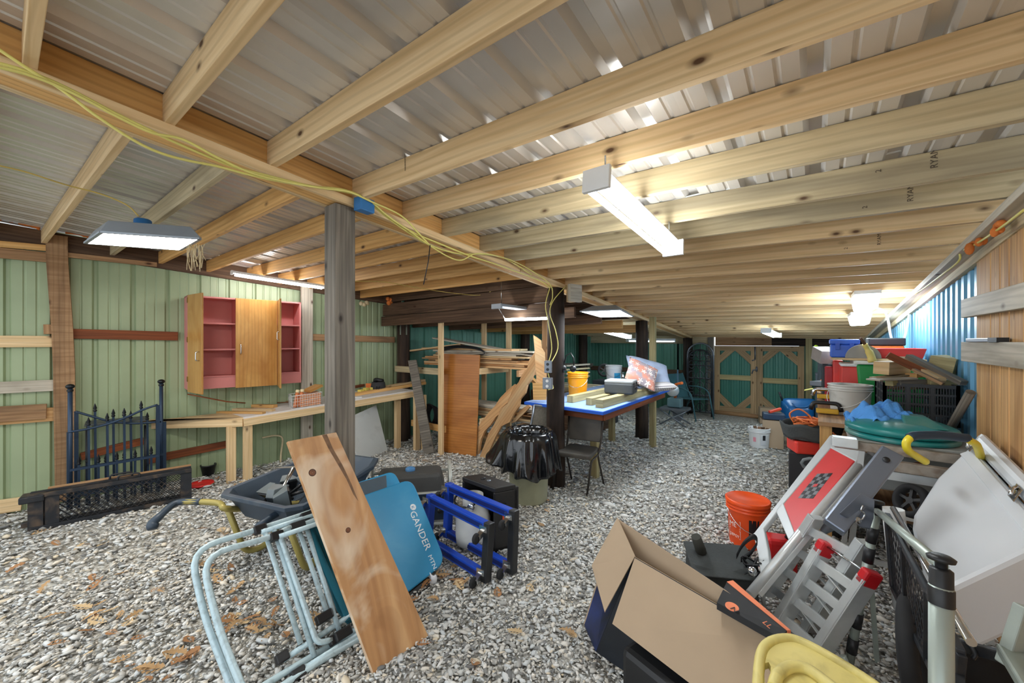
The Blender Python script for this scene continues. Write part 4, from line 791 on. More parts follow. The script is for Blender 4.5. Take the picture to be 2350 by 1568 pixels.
def bucket(c, r, h, m, label, rim=3, wire=CHROME, ang=0, lid=None, taper=.86, hang=True, cat='bucket', n=28):
    T = thing('bucket', c, label, cat); prof = [(r*taper, 0), (r*(taper+.02), .01)]+[(r*.97, h*.78)]
    z = h*.78
    for k in range(rim): prof += [(r*.975, z+.002), (r*1.05, z+.006), (r*1.05, z+.012), (r*.98, z+.016)]; z += h*.07
    prof += [(r*1.02, h-.012), (r*1.05, h-.008), (r*1.05, h), (r*.97, h), (r*.95, h*.7), (r*taper*.96, .012), (.001, .012)]
    mb = MB(); mb.lathe(c, prof, n, cap0=True); obj('bucket_body', mb, m, T)
    if lid: mb = MB(); mb.lathe(V3(c)+Vector((0, 0, h)), [(r*1.08, -.02), (r*1.09, .004), (r*1.02, .012), (r*.98, .004), (.001, .004)], n); obj('lid', mb, lid, T)
    if wire and hang:
        a = ang; e = Vector((math.cos(a), math.sin(a), 0)); f = Vector((-math.sin(a), math.cos(a), 0)); mb = MB(); C0 = V3(c)+Vector((0, 0, h*.8))
        mb.tube([C0+e*r*1.04*math.cos(t)-f*(r*1.1*math.sin(t))*.55-Vector((0, 0, 1))*(r*.95*math.sin(t)) -f*r*.5*math.sin(t) for t in [i*math.pi/12 for i in range(13)]], .003, 6); obj('handle', mb, wire, T)
    return T
ORB = mat('orange_bucket', (238, 158, 22), .35, 0, .05); bucket(tz(1318, 912)+Vector((0, .1, .002)), .14, .34, ORB, 'orange-yellow bucket on the blue table by the dark pole', ang=.3)
TB = bucket(tz(1398, 884)+Vector((0, .2, .002)), .14, .34, WHT, 'white bucket with a blue label on the blue table', ang=.4); c = tz(1398, 884)+Vector((0, .2, 0))
mb = MB(); mb.grid(lambda u, v: c+Vector((.137*math.cos(-1.1+u*.9), .137*math.sin(-1.1+u*.9), .06+.15*v)), 8, 2); obj('label', mb, mat('cyan_label', (40, 150, 196), .5), TB)
p = tz(1466, 893)+Vector((0, .05, 0)); p.z = zt_+.1
def openbin(name, c, w, d, h, m, label, rz=0, tp=.85, cat='bin', th=.004, label_m=None):
    R = RZ(rz); c = V3(c); mb = MB(); o = [(-1, -1), (1, -1), (1, 1), (-1, 1)]
    lo = [c+R@Vector((x*w/2*tp, y*d/2*tp, 0)) for x, y in o]; hi = [c+R@Vector((x*w/2, y*d/2, h)) for x, y in o]; hi2 = [c+R@Vector((x*(w/2-.012), y*(d/2-.012), h)) for x, y in o]; lo2 = [c+R@Vector((x*(w/2*tp-.012), y*(d/2*tp-.012), .012)) for x, y in o]
    b = len(mb.v); mb.v += lo+hi+hi2+lo2
    mb.face([b+3, b+2, b+1, b])
    for i in range(4):
        j = (i+1) % 4
        for k in range(3): mb.face([b+4*k+i, b+4*k+j, b+4*k+4+j, b+4*k+4+i])
    mb.face([b+12, b+13, b+14, b+15]); return obj(name, mb, m, label=label, cat=cat, bev=.004)
RB = mat('red_bin', (214, 48, 40), .4); TBn = mat('teal_bin', (44, 168, 176), .4)
openbin('parts_bin', p, .15, .2, .1, RB, 'small red parts bin stacked under a teal one on the blue table', 10); openbin('parts_bin', p+Vector((-.04, .1, .104)), .2, .22, .08, TBn, 'small teal parts bin on top of the red bin', 10)
# cushions
def pillow(c, w, d, h, M, m, name, label, cat='cushion', n=14):
    mb = MB(); M = M.to_3x3()
    def f(sg):
        def g(u, v):
            a, b = 2*u-1, 2*v-1; k = ((1-abs(a)**4)*(1-abs(b)**4)); return V3(c)+M@Vector((a*w/2*(1-.06*(1-abs(b))**1), b*d/2*(1-.06*(1-abs(a))), sg*h/2*max(0, k)**.5))
        return g
    mb.grid(f(1), n, n); i0 = len(mb.f); mb.grid(lambda u, v: f(-1)(v, u), n, n); return obj(name, mb, m, label=label, cat=cat)
def starmat():
    m, n, b, l = _nt('starfish_print'); v = coords(n, l, 'UV', (4.5, 4.5, 1), False); vo = n.nodes.new('ShaderNodeTexVoronoi'); l.new(v, vo.inputs['Vector']); vo.inputs['Randomness'].default_value = .5; vo.inputs['Scale'].default_value = 1
    s = n.nodes.new('ShaderNodeVectorMath'); s.operation = 'SUBTRACT'; l.new(v, s.inputs[0]); l.new(vo.outputs['Position'], s.inputs[1]); sp = n.nodes.new('ShaderNodeSeparateXYZ'); l.new(s.outputs[0], sp.inputs[0])
    at = n.nodes.new('ShaderNodeMath'); at.operation = 'ARCTAN2'; l.new(sp.outputs[1], at.inputs[0]); l.new(sp.outputs[0], at.inputs[1])
    m5 = n.nodes.new('ShaderNodeMath'); m5.operation = 'MULTIPLY'; m5.inputs[1].default_value = 5; l.new(at.outputs[0], m5.inputs[0]); co = n.nodes.new('ShaderNodeMath'); co.operation = 'COSINE'; l.new(m5.outputs[0], co.inputs[0])
    mr = n.nodes.new('ShaderNodeMapRange'); mr.inputs[1].default_value = -1; mr.inputs[3].default_value = .12; mr.inputs[4].default_value = .46; l.new(co.outputs[0], mr.inputs[0])
    lt = n.nodes.new('ShaderNodeMath'); lt.operation = 'LESS_THAN'; l.new(vo.outputs['Distance'], lt.inputs[0]); l.new(mr.outputs[0], lt.inputs[1])
    base = ramp(n, l, noise(n, l, v, .6, 2), [(.42, srgb(196, 132, 112)), (.55, srgb(150, 140, 146))]); l.new(mix(n, l, base, srgb(240, 226, 214), lt.outputs[0]), b.inputs['Base Color']); b.inputs['Roughness'].default_value = .9; return m
def stripemat():
    m, n, b, l = _nt('ticking_stripe'); t = coords(n, l, 'UV', (1, 1, 1), False); w = n.nodes.new('ShaderNodeTexWave'); w.bands_direction = 'Y'; l.new(t, w.inputs[0]); w.inputs['Scale'].default_value = 5; l.new(ramp(n, l, w.outputs[0], [(.7, srgb(220, 216, 214)), (.9, srgb(120, 116, 124))]), b.inputs['Base Color']); b.inputs['Roughness'].default_value = .9; return m
c = PD(1476, 856, 5.85); fwd = Vector((-sY, cY, 0)); rt = Vector((cY, sY, 0)); up = Vector((0, 0, 1))
def basis(x, y): x = x.normalized(); z = x.cross(y).normalized(); y = z.cross(x); return Matrix((x, y, z)).transposed()
Ms = basis(rt*.86-up*.40-fwd*.1, (fwd*.62+rt*.35+up*.52))
pillow(PD(1473, 858, 5.6), .44, .46, .12, Ms, starmat(), 'cushion', 'outdoor cushion with white starfish print leaning on the pile')
pillow(PD(1488, 853, 5.95), .66, .55, .16, basis(rt*.93-up*.25, up*.6+fwd*.8), mat('blue_white_quilt', (168, 180, 204), .9, 0, .1, 8), 'pillow', 'pale blue-white pillow behind the starfish cushion', 'pillow')
pillow(PD(1508, 886, 5.8), .42, .5, .13, basis(rt*.98+up*.05, fwd), stripemat(), 'pillow', 'grey-striped pillow at the right end of the blue table', 'pillow')
mb = MB(); mb.lathe(tz(1424, 872)+Vector((0, .1, .0)), [(.04, 0), (.045, .06), (.03, .09), (.03, .13), (.04, .14)], 14, cap0=True, cap1=True); obj('metal_can', mb, CHROME, label='dark chrome canister behind the charcoal case', cat='canister')
# ================================================================ NEAR LEFT GROUP
def text(body, o, xd, yd, size, m, parent, name='lettering', ext=.0006):
    cu = bpy.data.curves.new('t', 'FONT'); cu.body = body; cu.size = size; cu.extrude = ext; cu.resolution_u = 3
    ob = bpy.data.objects.new('t', cu); COL.objects.link(ob); dg = bpy.context.evaluated_depsgraph_get(); me = bpy.data.meshes.new_from_object(ob.evaluated_get(dg)); bpy.data.objects.remove(ob)
    xd = V3(xd).normalized(); yd = V3(yd); zd = xd.cross(yd).normalized(); yd = zd.cross(xd); base = BASE[parent]; o = V3(o)
    for v in me.vertices: v.co = o+xd*v.co.x+yd*v.co.y+zd*v.co.z-base
    me.name = name; me.materials.clear(); me.materials.append(m); ob = bpy.data.objects.new(name, me); COL.objects.link(ob); ob.parent = parent; BASE[ob] = base.copy(); return ob
# ---- wheelbarrow
TRAY = mat('slate_poly_tray', (52, 66, 80), .5, 0, .1, 4, dirt=(120, 120, 116), damt=.3); TAN = mat('tan_steel', (158, 144, 78), .45, .2, .08)
zr = .55; Lp, Rp = PZ(500, 1132, zr), PZ(672, 1170, zr); ex = (Rp-Lp).normalized(); wt = (Rp-Lp).length; ef = Vector((0, 0, 1)).cross(ex).normalized(); o = (Lp+Rp)/2; LT = 1.0
T = thing('wheelbarrow', (o+ef*.5)-Vector((0, 0, zr)), 'dark poly-tray wheelbarrow with tan frame, filled with garden lights', 'wheelbarrow')
def wb(u, f, z): return o+ex*u+ef*f+Vector((0, 0, z-zr))
def ring(w0, w1, f0, f1, z, dz=0): return [wb(x, y, zz) for x, y, zz in ((-w0+.08, f0, z), (w0-.08, f0, z), (w0, f0+.08, z), (w0, f0+.35, z+dz*.3), (w1+.04, f1-.2, z+dz), (w1-.08, f1, z+dz), (-w1+.08, f1, z+dz), (-w1-.04, f1-.2, z+dz), (-w0, f0+.35, z+dz*.3), (-w0, f0+.08, z))]
h = wt/2; rings = [ring(h*.62, h*.5, .22, .72, .27), ring(h*.8, h*.7, .1, .86, .36), ring(h*.96, h*.82, .02, .97, zr-.03, .05), ring(h+.02, h*.88, -.015, LT, zr-.025, .06), ring(h+.02, h*.88, -.015, LT, zr+.005, .06), ring(h*.96, h*.8, .02, .965, zr+.005, .06), ring(h*.78, h*.68, .12, .84, .37), ring(h*.6, h*.48, .24, .70, .285)]
mb = MB(); n = 10
for r in rings: mb.v += r
for i in range(len(rings)-1):
    for k in range(n): mb.face([i*n+k, i*n+(k+1) % n, (i+1)*n+(k+1) % n, (i+1)*n+k])
mb.face(list(range(n))[::-1]); mb.face([(len(rings)-1)*n+k for k in range(n)]); obj('tray', mb, TRAY, T, bev=.006)
HPX = {-1: [(520, 1168, .47), (505, 1156, .49), (462, 1152, .50), (420, 1152, .49), (395, 1160, .48), (366, 1186, .45), (352, 1200, .42), (350, 1216, .38)], 1: [(720, 1175, .44), (695, 1172, .46), (660, 1172, .47), (645, 1174, .47), (628, 1184, .46), (606, 1200, .44), (597, 1207, .42), (594, 1220, .38)]}
for s in (-1, 1):
    H_ = [PZ(*q) for q in HPX[s]]; mb = MB(); mb.tube(bez([wb(s*h*.35, .95, .2), wb(s*h*.75, .25, .36)]+H_[:4], 4), .022, 8); obj('frame_arm', mb, TAN, T)
    mb = MB(); mb.tube(bez(H_[2:], 4), [.024]*12+[.026, .027, .028, .03, .033, .035, .035, .033, .026], 10); obj('grip', mb, mat('slate_grip', (44, 58, 72), .5), T)
    mb = MB(); mb.tube(fillet([wb(s*h*.8, .02, .44), wb(s*h*.82, .16, .03), wb(s*h*.7, .32, .03), wb(s*h*.6, .45, .3)], .09), .022, 8, flat=1.3); obj('leg', mb, TAN, T)
wc = wb(0, 1.1, .18); mb = MB(); mb.lathe(wc-ex*.045, [(.08, 0), (.16, .0), (.18, .025), (.18, .065), (.16, .09), (.08, .09)], 24, ex); W_ = obj('wheel', mb, RUB, T); mb = MB(); mb.lathe(wc-ex*.04, [(.001, .0), (.085, .01), (.085, .07), (.001, .08)], 20, ex); obj('hub', mb, TAN, W_)
# garden lights and bits in the tray
GL = mat('grey_solar_light', (96, 104, 106), .45); 
def glight(u, f, z, rx, rz, k):
    c = wb(u, f, z+.06); R = RZ(rz)@RX(rx); T2 = thing('garden_light', c, 'grey solar path light dumped in the wheelbarrow, %s' % k, 'garden light'); mb = MB(); mb.hexa([c+R@Vector((x*.07, y*.07, 0)) for x, y in ((-1, -1), (1, -1), (1, 1), (-1, 1))]+[c+R@Vector((x*.03, y*.03, .1)) for x, y in ((-1, -1), (1, -1), (1, 1), (-1, 1))]); obj('hood', mb, GL, T2, bev=.004)
    mb = MB(); mb.hexa([c+R@Vector((x*.055, y*.055, -.01)) for x, y in ((-1, -1), (1, -1), (1, 1), (-1, 1))]+[c+R@Vector((x*.055, y*.055, 0)) for x, y in ((-1, -1), (1, -1), (1, 1), (-1, 1))]); obj('lens', mb, BLK, T2); mb = MB(); mb.cyl(c+R@Vector((0, 0, -.01)), c+R@Vector((0, 0, -.14)), .012, n=8); obj('stake', mb, BLK, T2)
for i, a in enumerate(((.0, .20, .47, 70, 30, 'nearest the rear rim'), (-.10, .36, .46, -60, 80, 'in the middle'), (.13, .18, .48, 100, -20, 'right of the pole'), (.08, .36, .52, 50, 140, 'near the plank'), (-.2, .26, .40, 40, 200, 'at the left side'))): glight(*a)
mb = MB(); mb.tube([wb(.08, .10, .50), wb(.02, .24, .60), wb(-.02, .34, .68)], [.014, .014, .016], 10); obj('chrome_pole', mb, CHROME, label='short chrome-and-black pole sticking up out of the wheelbarrow', cat='pole')
mb = MB(); mb.tube([wb(-.28, .38, .64), wb(-.12, .36, .67), wb(.0, .35, .69)], [.004, .008, .01], 7); obj('stake', mb, OLDG, label='thin pointed grey stake lying across the wheelbarrow load', cat='stake')
mb = MB(); mb.beam(wb(-.0, .50, .62), wb(.28, .6, .62), .05, .03); obj('dark_bar', mb, TRAY, label='dark square bar resting on the wheelbarrow rim', cat='bar', bev=.004)
mb = MB()
for k in range(7): mb.tube(bez([wb(random.uniform(-.2, .2), random.uniform(.15, .7), .42+random.random()*.1) for _ in range(4)], 5), .003, 5)
obj('wire_tangle', mb, BLK, label='tangle of thin black wire in the wheelbarrow', cat='wire')
# ---- folded tube camp chair leaning
b0, b1 = PZ(590, 1566, .02), PZ(800, 1449, .02); t0 = PZ(450, 1290, .52); nF = (b1-b0).cross(t0-b0).normalized()
if nF.dot(EY-b0) < 0: nF = -nF
TUBE = mat('pale_blue_tube', (192, 214, 220), .4, .1, .04, 30, dirt=(96, 104, 100), damt=.35, dscale=40); TFAB = mat('teal_fabric', (14, 92, 108), .85, 0, .1)
T = thing('folding_camp_chair', (b0+b1)/2, 'folded camp chair of pale tubing with teal fabric leaning under the pine plank', 'chair')
def fp(x, y, off=0): q = PP(x, y, b0+nF*off, nF); q.z = max(q.z, .018); return q
def ftube(px, off, r=.0165, fil=.0, n='tube'):
    P = [fp(x, y, off) for x, y in px]; mb = MB(); mb.tube(fillet(P, fil) if fil else P, r, 10); return obj(n, mb, TUBE, T)
ftube([(760, 1160), (592, 1216), (436, 1262), (470, 1420), (545, 1640), (640, 1572), (840, 1440)], .0, fil=.13, n='frame_loop')
ftube([(745, 1185), (628, 1232), (462, 1276), (500, 1440), (575, 1668), (690, 1560), (850, 1465)], .05, fil=.13, n='frame_loop')
for px in ([(606, 1215), (690, 1478)], [(628, 1213), (722, 1514)], [(682, 1205), (752, 1410)], [(700, 1200), (778, 1448)]): ftube(px, .028, .0135, n='rung')
ftube([(668, 1210), (640, 1222), (700, 1395), (728, 1478), (762, 1468)], .06, .0145, fil=.08, n='rung')
ftube([(600, 1222), (762, 1168)], .03, .0145, n='side_rail'); ftube([(640, 1232), (790, 1182)], .075, .0145, n='side_rail'); ftube([(650, 1515), (845, 1385)], .02, .0145, n='side_rail'); ftube([(690, 1540), (860, 1432)], .07, .0145, n='side_rail')
for (x0, y0, x1, y1, of) in ((582, 1220, 612, 1210, .01), (620, 1235, 650, 1226, .06), (665, 1214, 700, 1202, .05), (690, 1190, 716, 1180, .02), (632, 1519, 662, 1500, .02), (668, 1558, 700, 1536, .07), (725, 1428, 762, 1406, .03), (768, 1466, 806, 1443, .07), (755, 1475, 775, 1462, .05)):
    mb = MB(); mb.beam(fp(x0, y0, of), fp(x1, y1, of), .05, .042, nF); obj('hinge_bracket', mb, BLK, T, bev=.008)
mb = MB(); mb.prism([fp(x, y, .0) for x, y in ((712, 1212), (760, 1190), (850, 1400), (800, 1432), (775, 1400))], -nF*.03); obj('fabric', mb, TFAB, T, bev=.01)
mb = MB(); mb.tube(bez([fp(712, 1215, .02), fp(745, 1300, .03), fp(790, 1395, .02), fp(800, 1425, .02)], 5), .022, 8, flat=.6); obj('fabric_hem', mb, TFAB, T)
# ---- teal folding table top with lettering
q0 = PZ(985, 1330, .05); TP = mat('teal_blue_panel', (22, 128, 172), .38, 0, .08, 2, dirt=(90, 160, 190), damt=.3); TPD = mat('slate_plastic', (60, 74, 84), .6)
def tp(x, y, off=0): return PP(x, y, q0+nF*off, nF)
T = thing('camp_table', Vector((q0.x, q0.y, 0)), 'folded teal camp table with white lettering leaning behind the plank', 'table')
out = fillet([tp(x, y) for x, y in ((790, 1152), (945, 1098), (1024, 1290), (880, 1405))], .09, 6, True); mb = MB(); mb.prism(out, -nF*.03); obj('table_leaf', mb, TP, T, bev=.008)
out = fillet([tp(x, y, -.07) for x, y in ((780, 1120), (905, 1080), (1005, 1290), (880, 1370))], .07, 6, True); mb = MB(); mb.prism(out, -nF*.03); obj('table_leaf', mb, mat('light_teal_panel', (40, 140, 186), .38), T, bev=.008)
mb = MB(); mb.prism([tp(x, y, -.035) for x, y in ((820, 1108), (887, 1090), (889, 1124), (835, 1142))], -nF*.03); obj('hinge_block', mb, TPD, T, bev=.006)
mb = MB(); mb.prism([tp(x, y, -.04) for x, y in ((900, 1390), (985, 1322), (988, 1345), (930, 1392))], -nF*.05); obj('lower_rail', mb, BLK, T, bev=.006)
xd = tp(986, 1262, .002)-tp(948, 1172, .002); yd = nF.cross(xd.normalized()); 
ls = xd.length
o_ = tp(940, 1176, .002); text('GANDER', o_, xd, yd, .074, WHT, T)
text('MTN.', o_+xd.normalized()*.335, xd, yd, .046, WHT, T)
mb = MB(); mb.lathe(tp(946, 1165, .001)+yd*.008, [(.024, 0), (.024, .0015)], 20, nF, cap1=True); D = obj('logo', mb, WHT, T); text('K', tp(946, 1165, .003)+yd*-.007-xd.normalized()*.011, xd, yd, .034, TP, T, 'logo_letter')
mb = MB(); c = tp(985, 1335, -.05); mb.grid(lambda u, v: c+Vector((.09*(u-.5)+.01*math.sin(9*v), .06*(u-.5)+.02*math.sin(6*u), .06-.16*v+.01*math.sin(12*u))), 10, 8); obj('white_rag', mb, mat('white_cloth', (220, 222, 226), .9), label='white rag hanging below the teal camp table', cat='rag', solid=.004)
# ---- pine plank
nP_b = [PZ(858, 1549), PZ(984, 1461)]; P4 = [nP_b[0], nP_b[1]]; xt = XG+.085; e = PX(772, 992, xt+.0); w = P4[1]-P4[0]; tl = PX(660, 1013, xt+.0); nn = (P4[1]-P4[0]).cross(e-P4[0]).normalized(); tl = PP(660, 1013, P4[0], nn); tr = PP(772, 992, P4[0], nn)
def plankmat():
    m, n, b, l = _nt('knotty_plank'); v = coords(n, l, 'UV', (9, .9, 1), False); g = noise(n, l, v, 1, 5, 1.0); o = ramp(n, l, g, [(.32, srgb(164, 116, 72)), (.5, srgb(186, 138, 90)), (.66, srgb(204, 160, 112))])
    big = noise(n, l, coords(n, l, 'UV', (3, 2, 1), False), 1, 4, .8); o = mix(n, l, o, srgb(222, 202, 176), ramp(n, l, big, [(.48, (0, 0, 0, 1)), (.62, (.85,)*3+(1,))])); o = mix(n, l, o, srgb(130, 84, 48), ramp(n, l, big, [(.28, (.7,)*3+(1,)), (.42, (0, 0, 0, 1))]))
    l.new(o, b.inputs['Base Color']); b.inputs['Roughness'].default_value = .6; bump(n, l, b, g, .12, .004); return m
if nn.dot(EY-P4[0]) < 0: nn = -nn
mb = MB(); mb.prism([P4[0], P4[1], tr, tl], -nn*.03); PL = obj('pine_plank', mb, plankmat(), label='wide knotty pine plank leaning on the grey post in the foreground', cat='plank', bev=.004)
KN = mat('knot_wood', (112, 66, 36), .6, 0, .3, 60); KD = mat('knot_ring', (60, 34, 20), .7)
for (x, y, r) in ((717, 1085, .017), (799, 1217, .012)):
    c = PP(x, y, P4[0]+nn*.0, nn); mb = MB(); mb.lathe(c-nn*.001, [(r*1.25, 0), (r*1.2, .0018), (r, .0018)], 20, nn); K_ = obj('knot', mb, KD, PL); mb = MB(); mb.lathe(c-nn*.001, [(r, .0016), (.001, .0024)], 20, nn); obj('knot_core', mb, KN, PL)
ST = mat('dark_stain', (112, 82, 56), .7, 0, .3, 30)
mb = MB(); pts = [(739, 999), (750, 997), (764, 1030), (786, 1068), (806, 1110), (822, 1150), (811, 1135), (795, 1100), (775, 1066), (754, 1030)]; mb.prism([PP(x, y, P4[0], nn) for x, y in pts], nn*.0008); obj('dark_stain', mb, ST, PL)
# ---- two blue furniture dollies standing on edge
DB = mat('blue_dolly', (18, 66, 176), .35, 0, .06)
def dolly(rx, Y, Lx, z0, z1, lean, label, back):
    T = thing('furniture_dolly', (rx-Lx/2, Y, 0), label, 'dolly')
    def dp(u, z, d=0): return Vector((rx-u+d*.05, Y-d+(z-z0)*lean+u*.08, z-u*back))
    for z in (z0+.035, z1-.035):
        mb = MB(); mb.beam(dp(.03, z), dp(Lx, z), .05, .065); o = obj('rail', mb, DB, T, bev=.006); mb = MB(); mb.beam(dp(.08, z, .026), dp(Lx-.03, z, .026), .006, .03); obj('rail_groove', mb, mat('navy_groove', (10, 30, 96), .5), o)
    for u in (.03, Lx-.03): mb = MB(); mb.beam(dp(u, z0), dp(u, z1), .062, .056, (1, 0, 0)); obj('end_bar', mb, BLK if u < .1 else DB, T, bev=.006)
    for u in (.03, Lx-.03):
        for z in (z0+.05, z1-.06):
            p = dp(u+.03, z, .03); mb = MB(); mb.box(p, (.07, .008, .07)); k = obj('caster', mb, CHROME, T)
            mb = MB(); mb.beam(p, p+Vector((.01, -.07, -.02)), .035, .03); obj('fork', mb, CHROME, k); mb = MB(); mb.lathe(p+Vector((.0, -.075, -.025))-Vector((.014, 0, 0)), [(.001, 0), (.03, .0), (.036, .006), (.036, .022), (.03, .028), (.001, .028)], 18, (1, .1, 0)); obj('wheel', mb, RUB, k)
q1 = PZ(1178, 1322, .02); q2 = PZ(1135, 1335, .02)
dolly(q1.x, q1.y+.02, .80, .02, .47, .06, 'blue furniture dolly standing on edge, the one nearer the heater', -.02); dolly(q2.x-.02, q2.y-.04, .74, .02, .42, .10, 'blue furniture dolly standing on edge, in front and lower', -.03)
# ---- black propane heater housing with a white gas bottle
HT = mat('black_heater', (38, 37, 36), .45, .1, .1); c0, c1, c2 = PZ(1060, 1094, .52), PZ(1136, 1121, .52), PZ(1184, 1112, .52); c3 = c0+c2-c1
T = thing('gas_heater', (c0+c2)/2-Vector((0, 0, .52)), 'black cabinet gas heater seen from its open back', 'heater')
ex_ = (c1-c0); ey_ = (c2-c1)
def hp(u, v, z): return c0+ex_*u+ey_*v+Vector((0, 0, z-.52))
def hbx(name, u0, u1, v0, v1, z0, z1): mb = MB(); mb.hexa([hp(u0, v0, z0), hp(u1, v0, z0), hp(u1, v1, z0), hp(u0, v1, z0), hp(u0, v0, z1), hp(u1, v0, z1), hp(u1, v1, z1), hp(u0, v1, z1)]); return obj(name, mb, HT, T, bev=.008)
hbx('top_panel', 0, 1, 0, 1.0, .48, .52); hbx('side_panel', .94, 1, 0, 1.1, 0, .48); hbx('side_panel', 0, .06, 0, 1.1, 0, .48); hbx('front_panel', 0, 1, .9, 1.15, 0, .5); hbx('base', 0, 1, 0, 1, 0, .04)
mb = MB(); mb.box(hp(1.012, .5, .36), (.004, .09, .035), RZ(28)); obj('side_slot', mb, BLK, T); mb = MB(); a = hp(1.003, .35, .24); n_ = Vector((ey_.y, -ey_.x, 0)).normalized(); mb.prism([a, a+ey_.normalized()*.06, a+ey_.normalized()*.06+Vector((0, 0, .065)), a+Vector((0, 0, .065))], n_*.002); obj('warning_label', mb, mat('orange_label', (226, 86, 40), .5), T)
mb = MB(); mb.lathe(hp(.35, .5, .521), [(.022, 0), (.022, .008), (.016, .012), (.001, .012)], 16); obj('knob', mb, BLK, T); mb = MB(); mb.lathe(hp(.52, .5, .521), [(.018, 0), (.018, .004), (.001, .004)], 16); obj('igniter', mb, STEEL, T)
tc = hp(.45, .05, 0)+Vector((0, -.05, 0)); GB = mat('white_gas_bottle', (206, 208, 204), .4, 0, .05, dirt=(150, 146, 138), damt=.4)
T2 = thing('gas_bottle', Vector((tc.x, tc.y, 0)), 'white propane bottle sitting in the back of the black heater', 'gas bottle'); tc.z = 0
mb = MB(); mb.lathe(tc, [(.1, 0), (.1, .03), (.14, .04), (.145, .1), (.145, .24), (.125, .30), (.07, .335), (.02, .34)], 28, cap0=True); obj('tank', mb, GB, T2)
mb = MB()
mb.grid(lambda u, v: tc+Vector((.085*math.cos(.6+u*4.9), .085*math.sin(.6+u*4.9), .315+.115*v)), 24, 2); obj('collar', mb, GB, T2, solid=.004)
mb = MB(); mb.cyl(tc+Vector((0, 0, .34)), tc+Vector((0, 0, .40)), .014); mb.lathe(tc+Vector((0, 0, .40)), [(.028, 0), (.028, .015), (.001, .018)], 10); obj('valve', mb, STEEL, T2); mb = MB(); mb.lathe(tc+Vector((.04, -.07, .35)), [(.001, -.01), (.03, -.008), (.034, .0), (.03, .008), (.001, .01)], 18, (.3, -1, 0)); obj('regulator', mb, CHROME, T2); mb = MB(); mb.tube(bez([tc+Vector((.03, -.07, .35)), tc+Vector((-.06, -.1, .34)), tc+Vector((-.16, -.06, .36)), tc+Vector((-.15, 0, .42))], 5), .009, 7); obj('hose', mb, BLK, T2)
# ---- generator
gz = .50; g0, g1 = PZ(838, 1098, gz), PZ(1036, 1092, gz); g1 = PZ(1034, 1086, gz); gx = (g1-g0).normalized(); gy = Vector((0, 0, 1)).cross(gx); gl = (g1-g0).length; gd = .42
T = thing('generator', (g0+gx*gl/2+gy*gd/2)-Vector((0, 0, gz)), 'portable generator in a grey tube frame behind the teal table', 'generator')
GFR = mat('grey_tube_frame', (190, 192, 184), .4, .3); GBD = mat('dark_generator_body', (62, 62, 60), .55, 0, .12); GPN = mat('navy_panel', (34, 48, 62), .4)
def gq(u, v, z): return g0+gx*(u*gl)+gy*(v*gd)+Vector((0, 0, z-gz))
for u in (0.0, 1.0):
    mb = MB(); mb.tube(fillet([gq(u, 0, .0), gq(u, 0, gz), gq(u, 1, gz), gq(u, 1, .0)], .09), .016, 9); obj('frame_hoop', mb, GFR, T)
for v in (0, 1): mb = MB(); mb.tube([gq(0, v, .05), gq(1, v, .05)], .015, 8); obj('frame_rail', mb, GFR, T)
mb = MB(); mb.tube([gq(0, 1, .4), gq(1, 1, .4)], .015, 8); obj('frame_rail', mb, GFR, T)
mb = MB(); i0 = 0; mb.hexa([gq(.06, .08, .3), gq(.94, .08, .3), gq(.94, .92, .3), gq(.06, .92, .3), gq(.12, .16, .48), gq(.88, .16, .48), gq(.88, .84, .48), gq(.12, .84, .48)]); tk = obj('fuel_tank', mb, GBD, T, bev=.03)
mb = MB(); mb.lathe(gq(.5, .5, .48), [(.045, 0), (.045, .02), (.03, .03), (.001, .03)], 20); obj('fuel_cap', mb, mat('blue_cap', (66, 120, 168), .5), tk)
mb = MB(); mb.hexa([gq(.45, .03, .06), gq(.97, .03, .06), gq(.97, .3, .06), gq(.45, .3, .06), gq(.45, .03, .33), gq(.97, .03, .33), gq(.97, .3, .33), gq(.45, .3, .33)]); pn = obj('control_panel', mb, GFR, T, bev=.01)
mb = MB(); mb.prism([gq(.48, .025, .08), gq(.95, .025, .08), gq(.95, .025, .25), gq(.48, .025, .25)], -gy*.006); obj('outlet_panel', mb, GPN, pn); mb = MB(); mb.prism([gq(.46, .025, .265), gq(.96, .025, .265), gq(.96, .025, .32), gq(.46, .025, .32)], -gy*.004); obj('name_strip', mb, GPN, pn); text('ON', gq(.5, .012, .277), gx, (0, 0, 1), .04, WHT, T)
for k in range(4): mb = MB(); mb.lathe(gq(.54+.11*k, .013, .16), [(.022, 0), (.022, .006), (.001, .006)], 14, -gy); obj('outlet', mb, BLK, pn)
mb = MB(); mb.hexa([gq(.05, .1, .05), gq(.44, .1, .05), gq(.44, .8, .05), gq(.05, .8, .05), gq(.05, .1, .29), gq(.44, .1, .29), gq(.44, .8, .29), gq(.05, .8, .29)]); obj('engine', mb, GBD, T, bev=.02)
# ================================================================ NEAR RIGHT GROUP
KRAFT = mat('kraft_card', (172, 150, 124), .8, 0, .05, 3); KRAFTW = mat('plain_card', (172, 148, 120), .8, 0, .04, 3)
PRN = mat('black_blue_print', (20, 26, 34), .4, 0, .4, 3, dirt=(20, 60, 150), damt=.6, dscale=3)
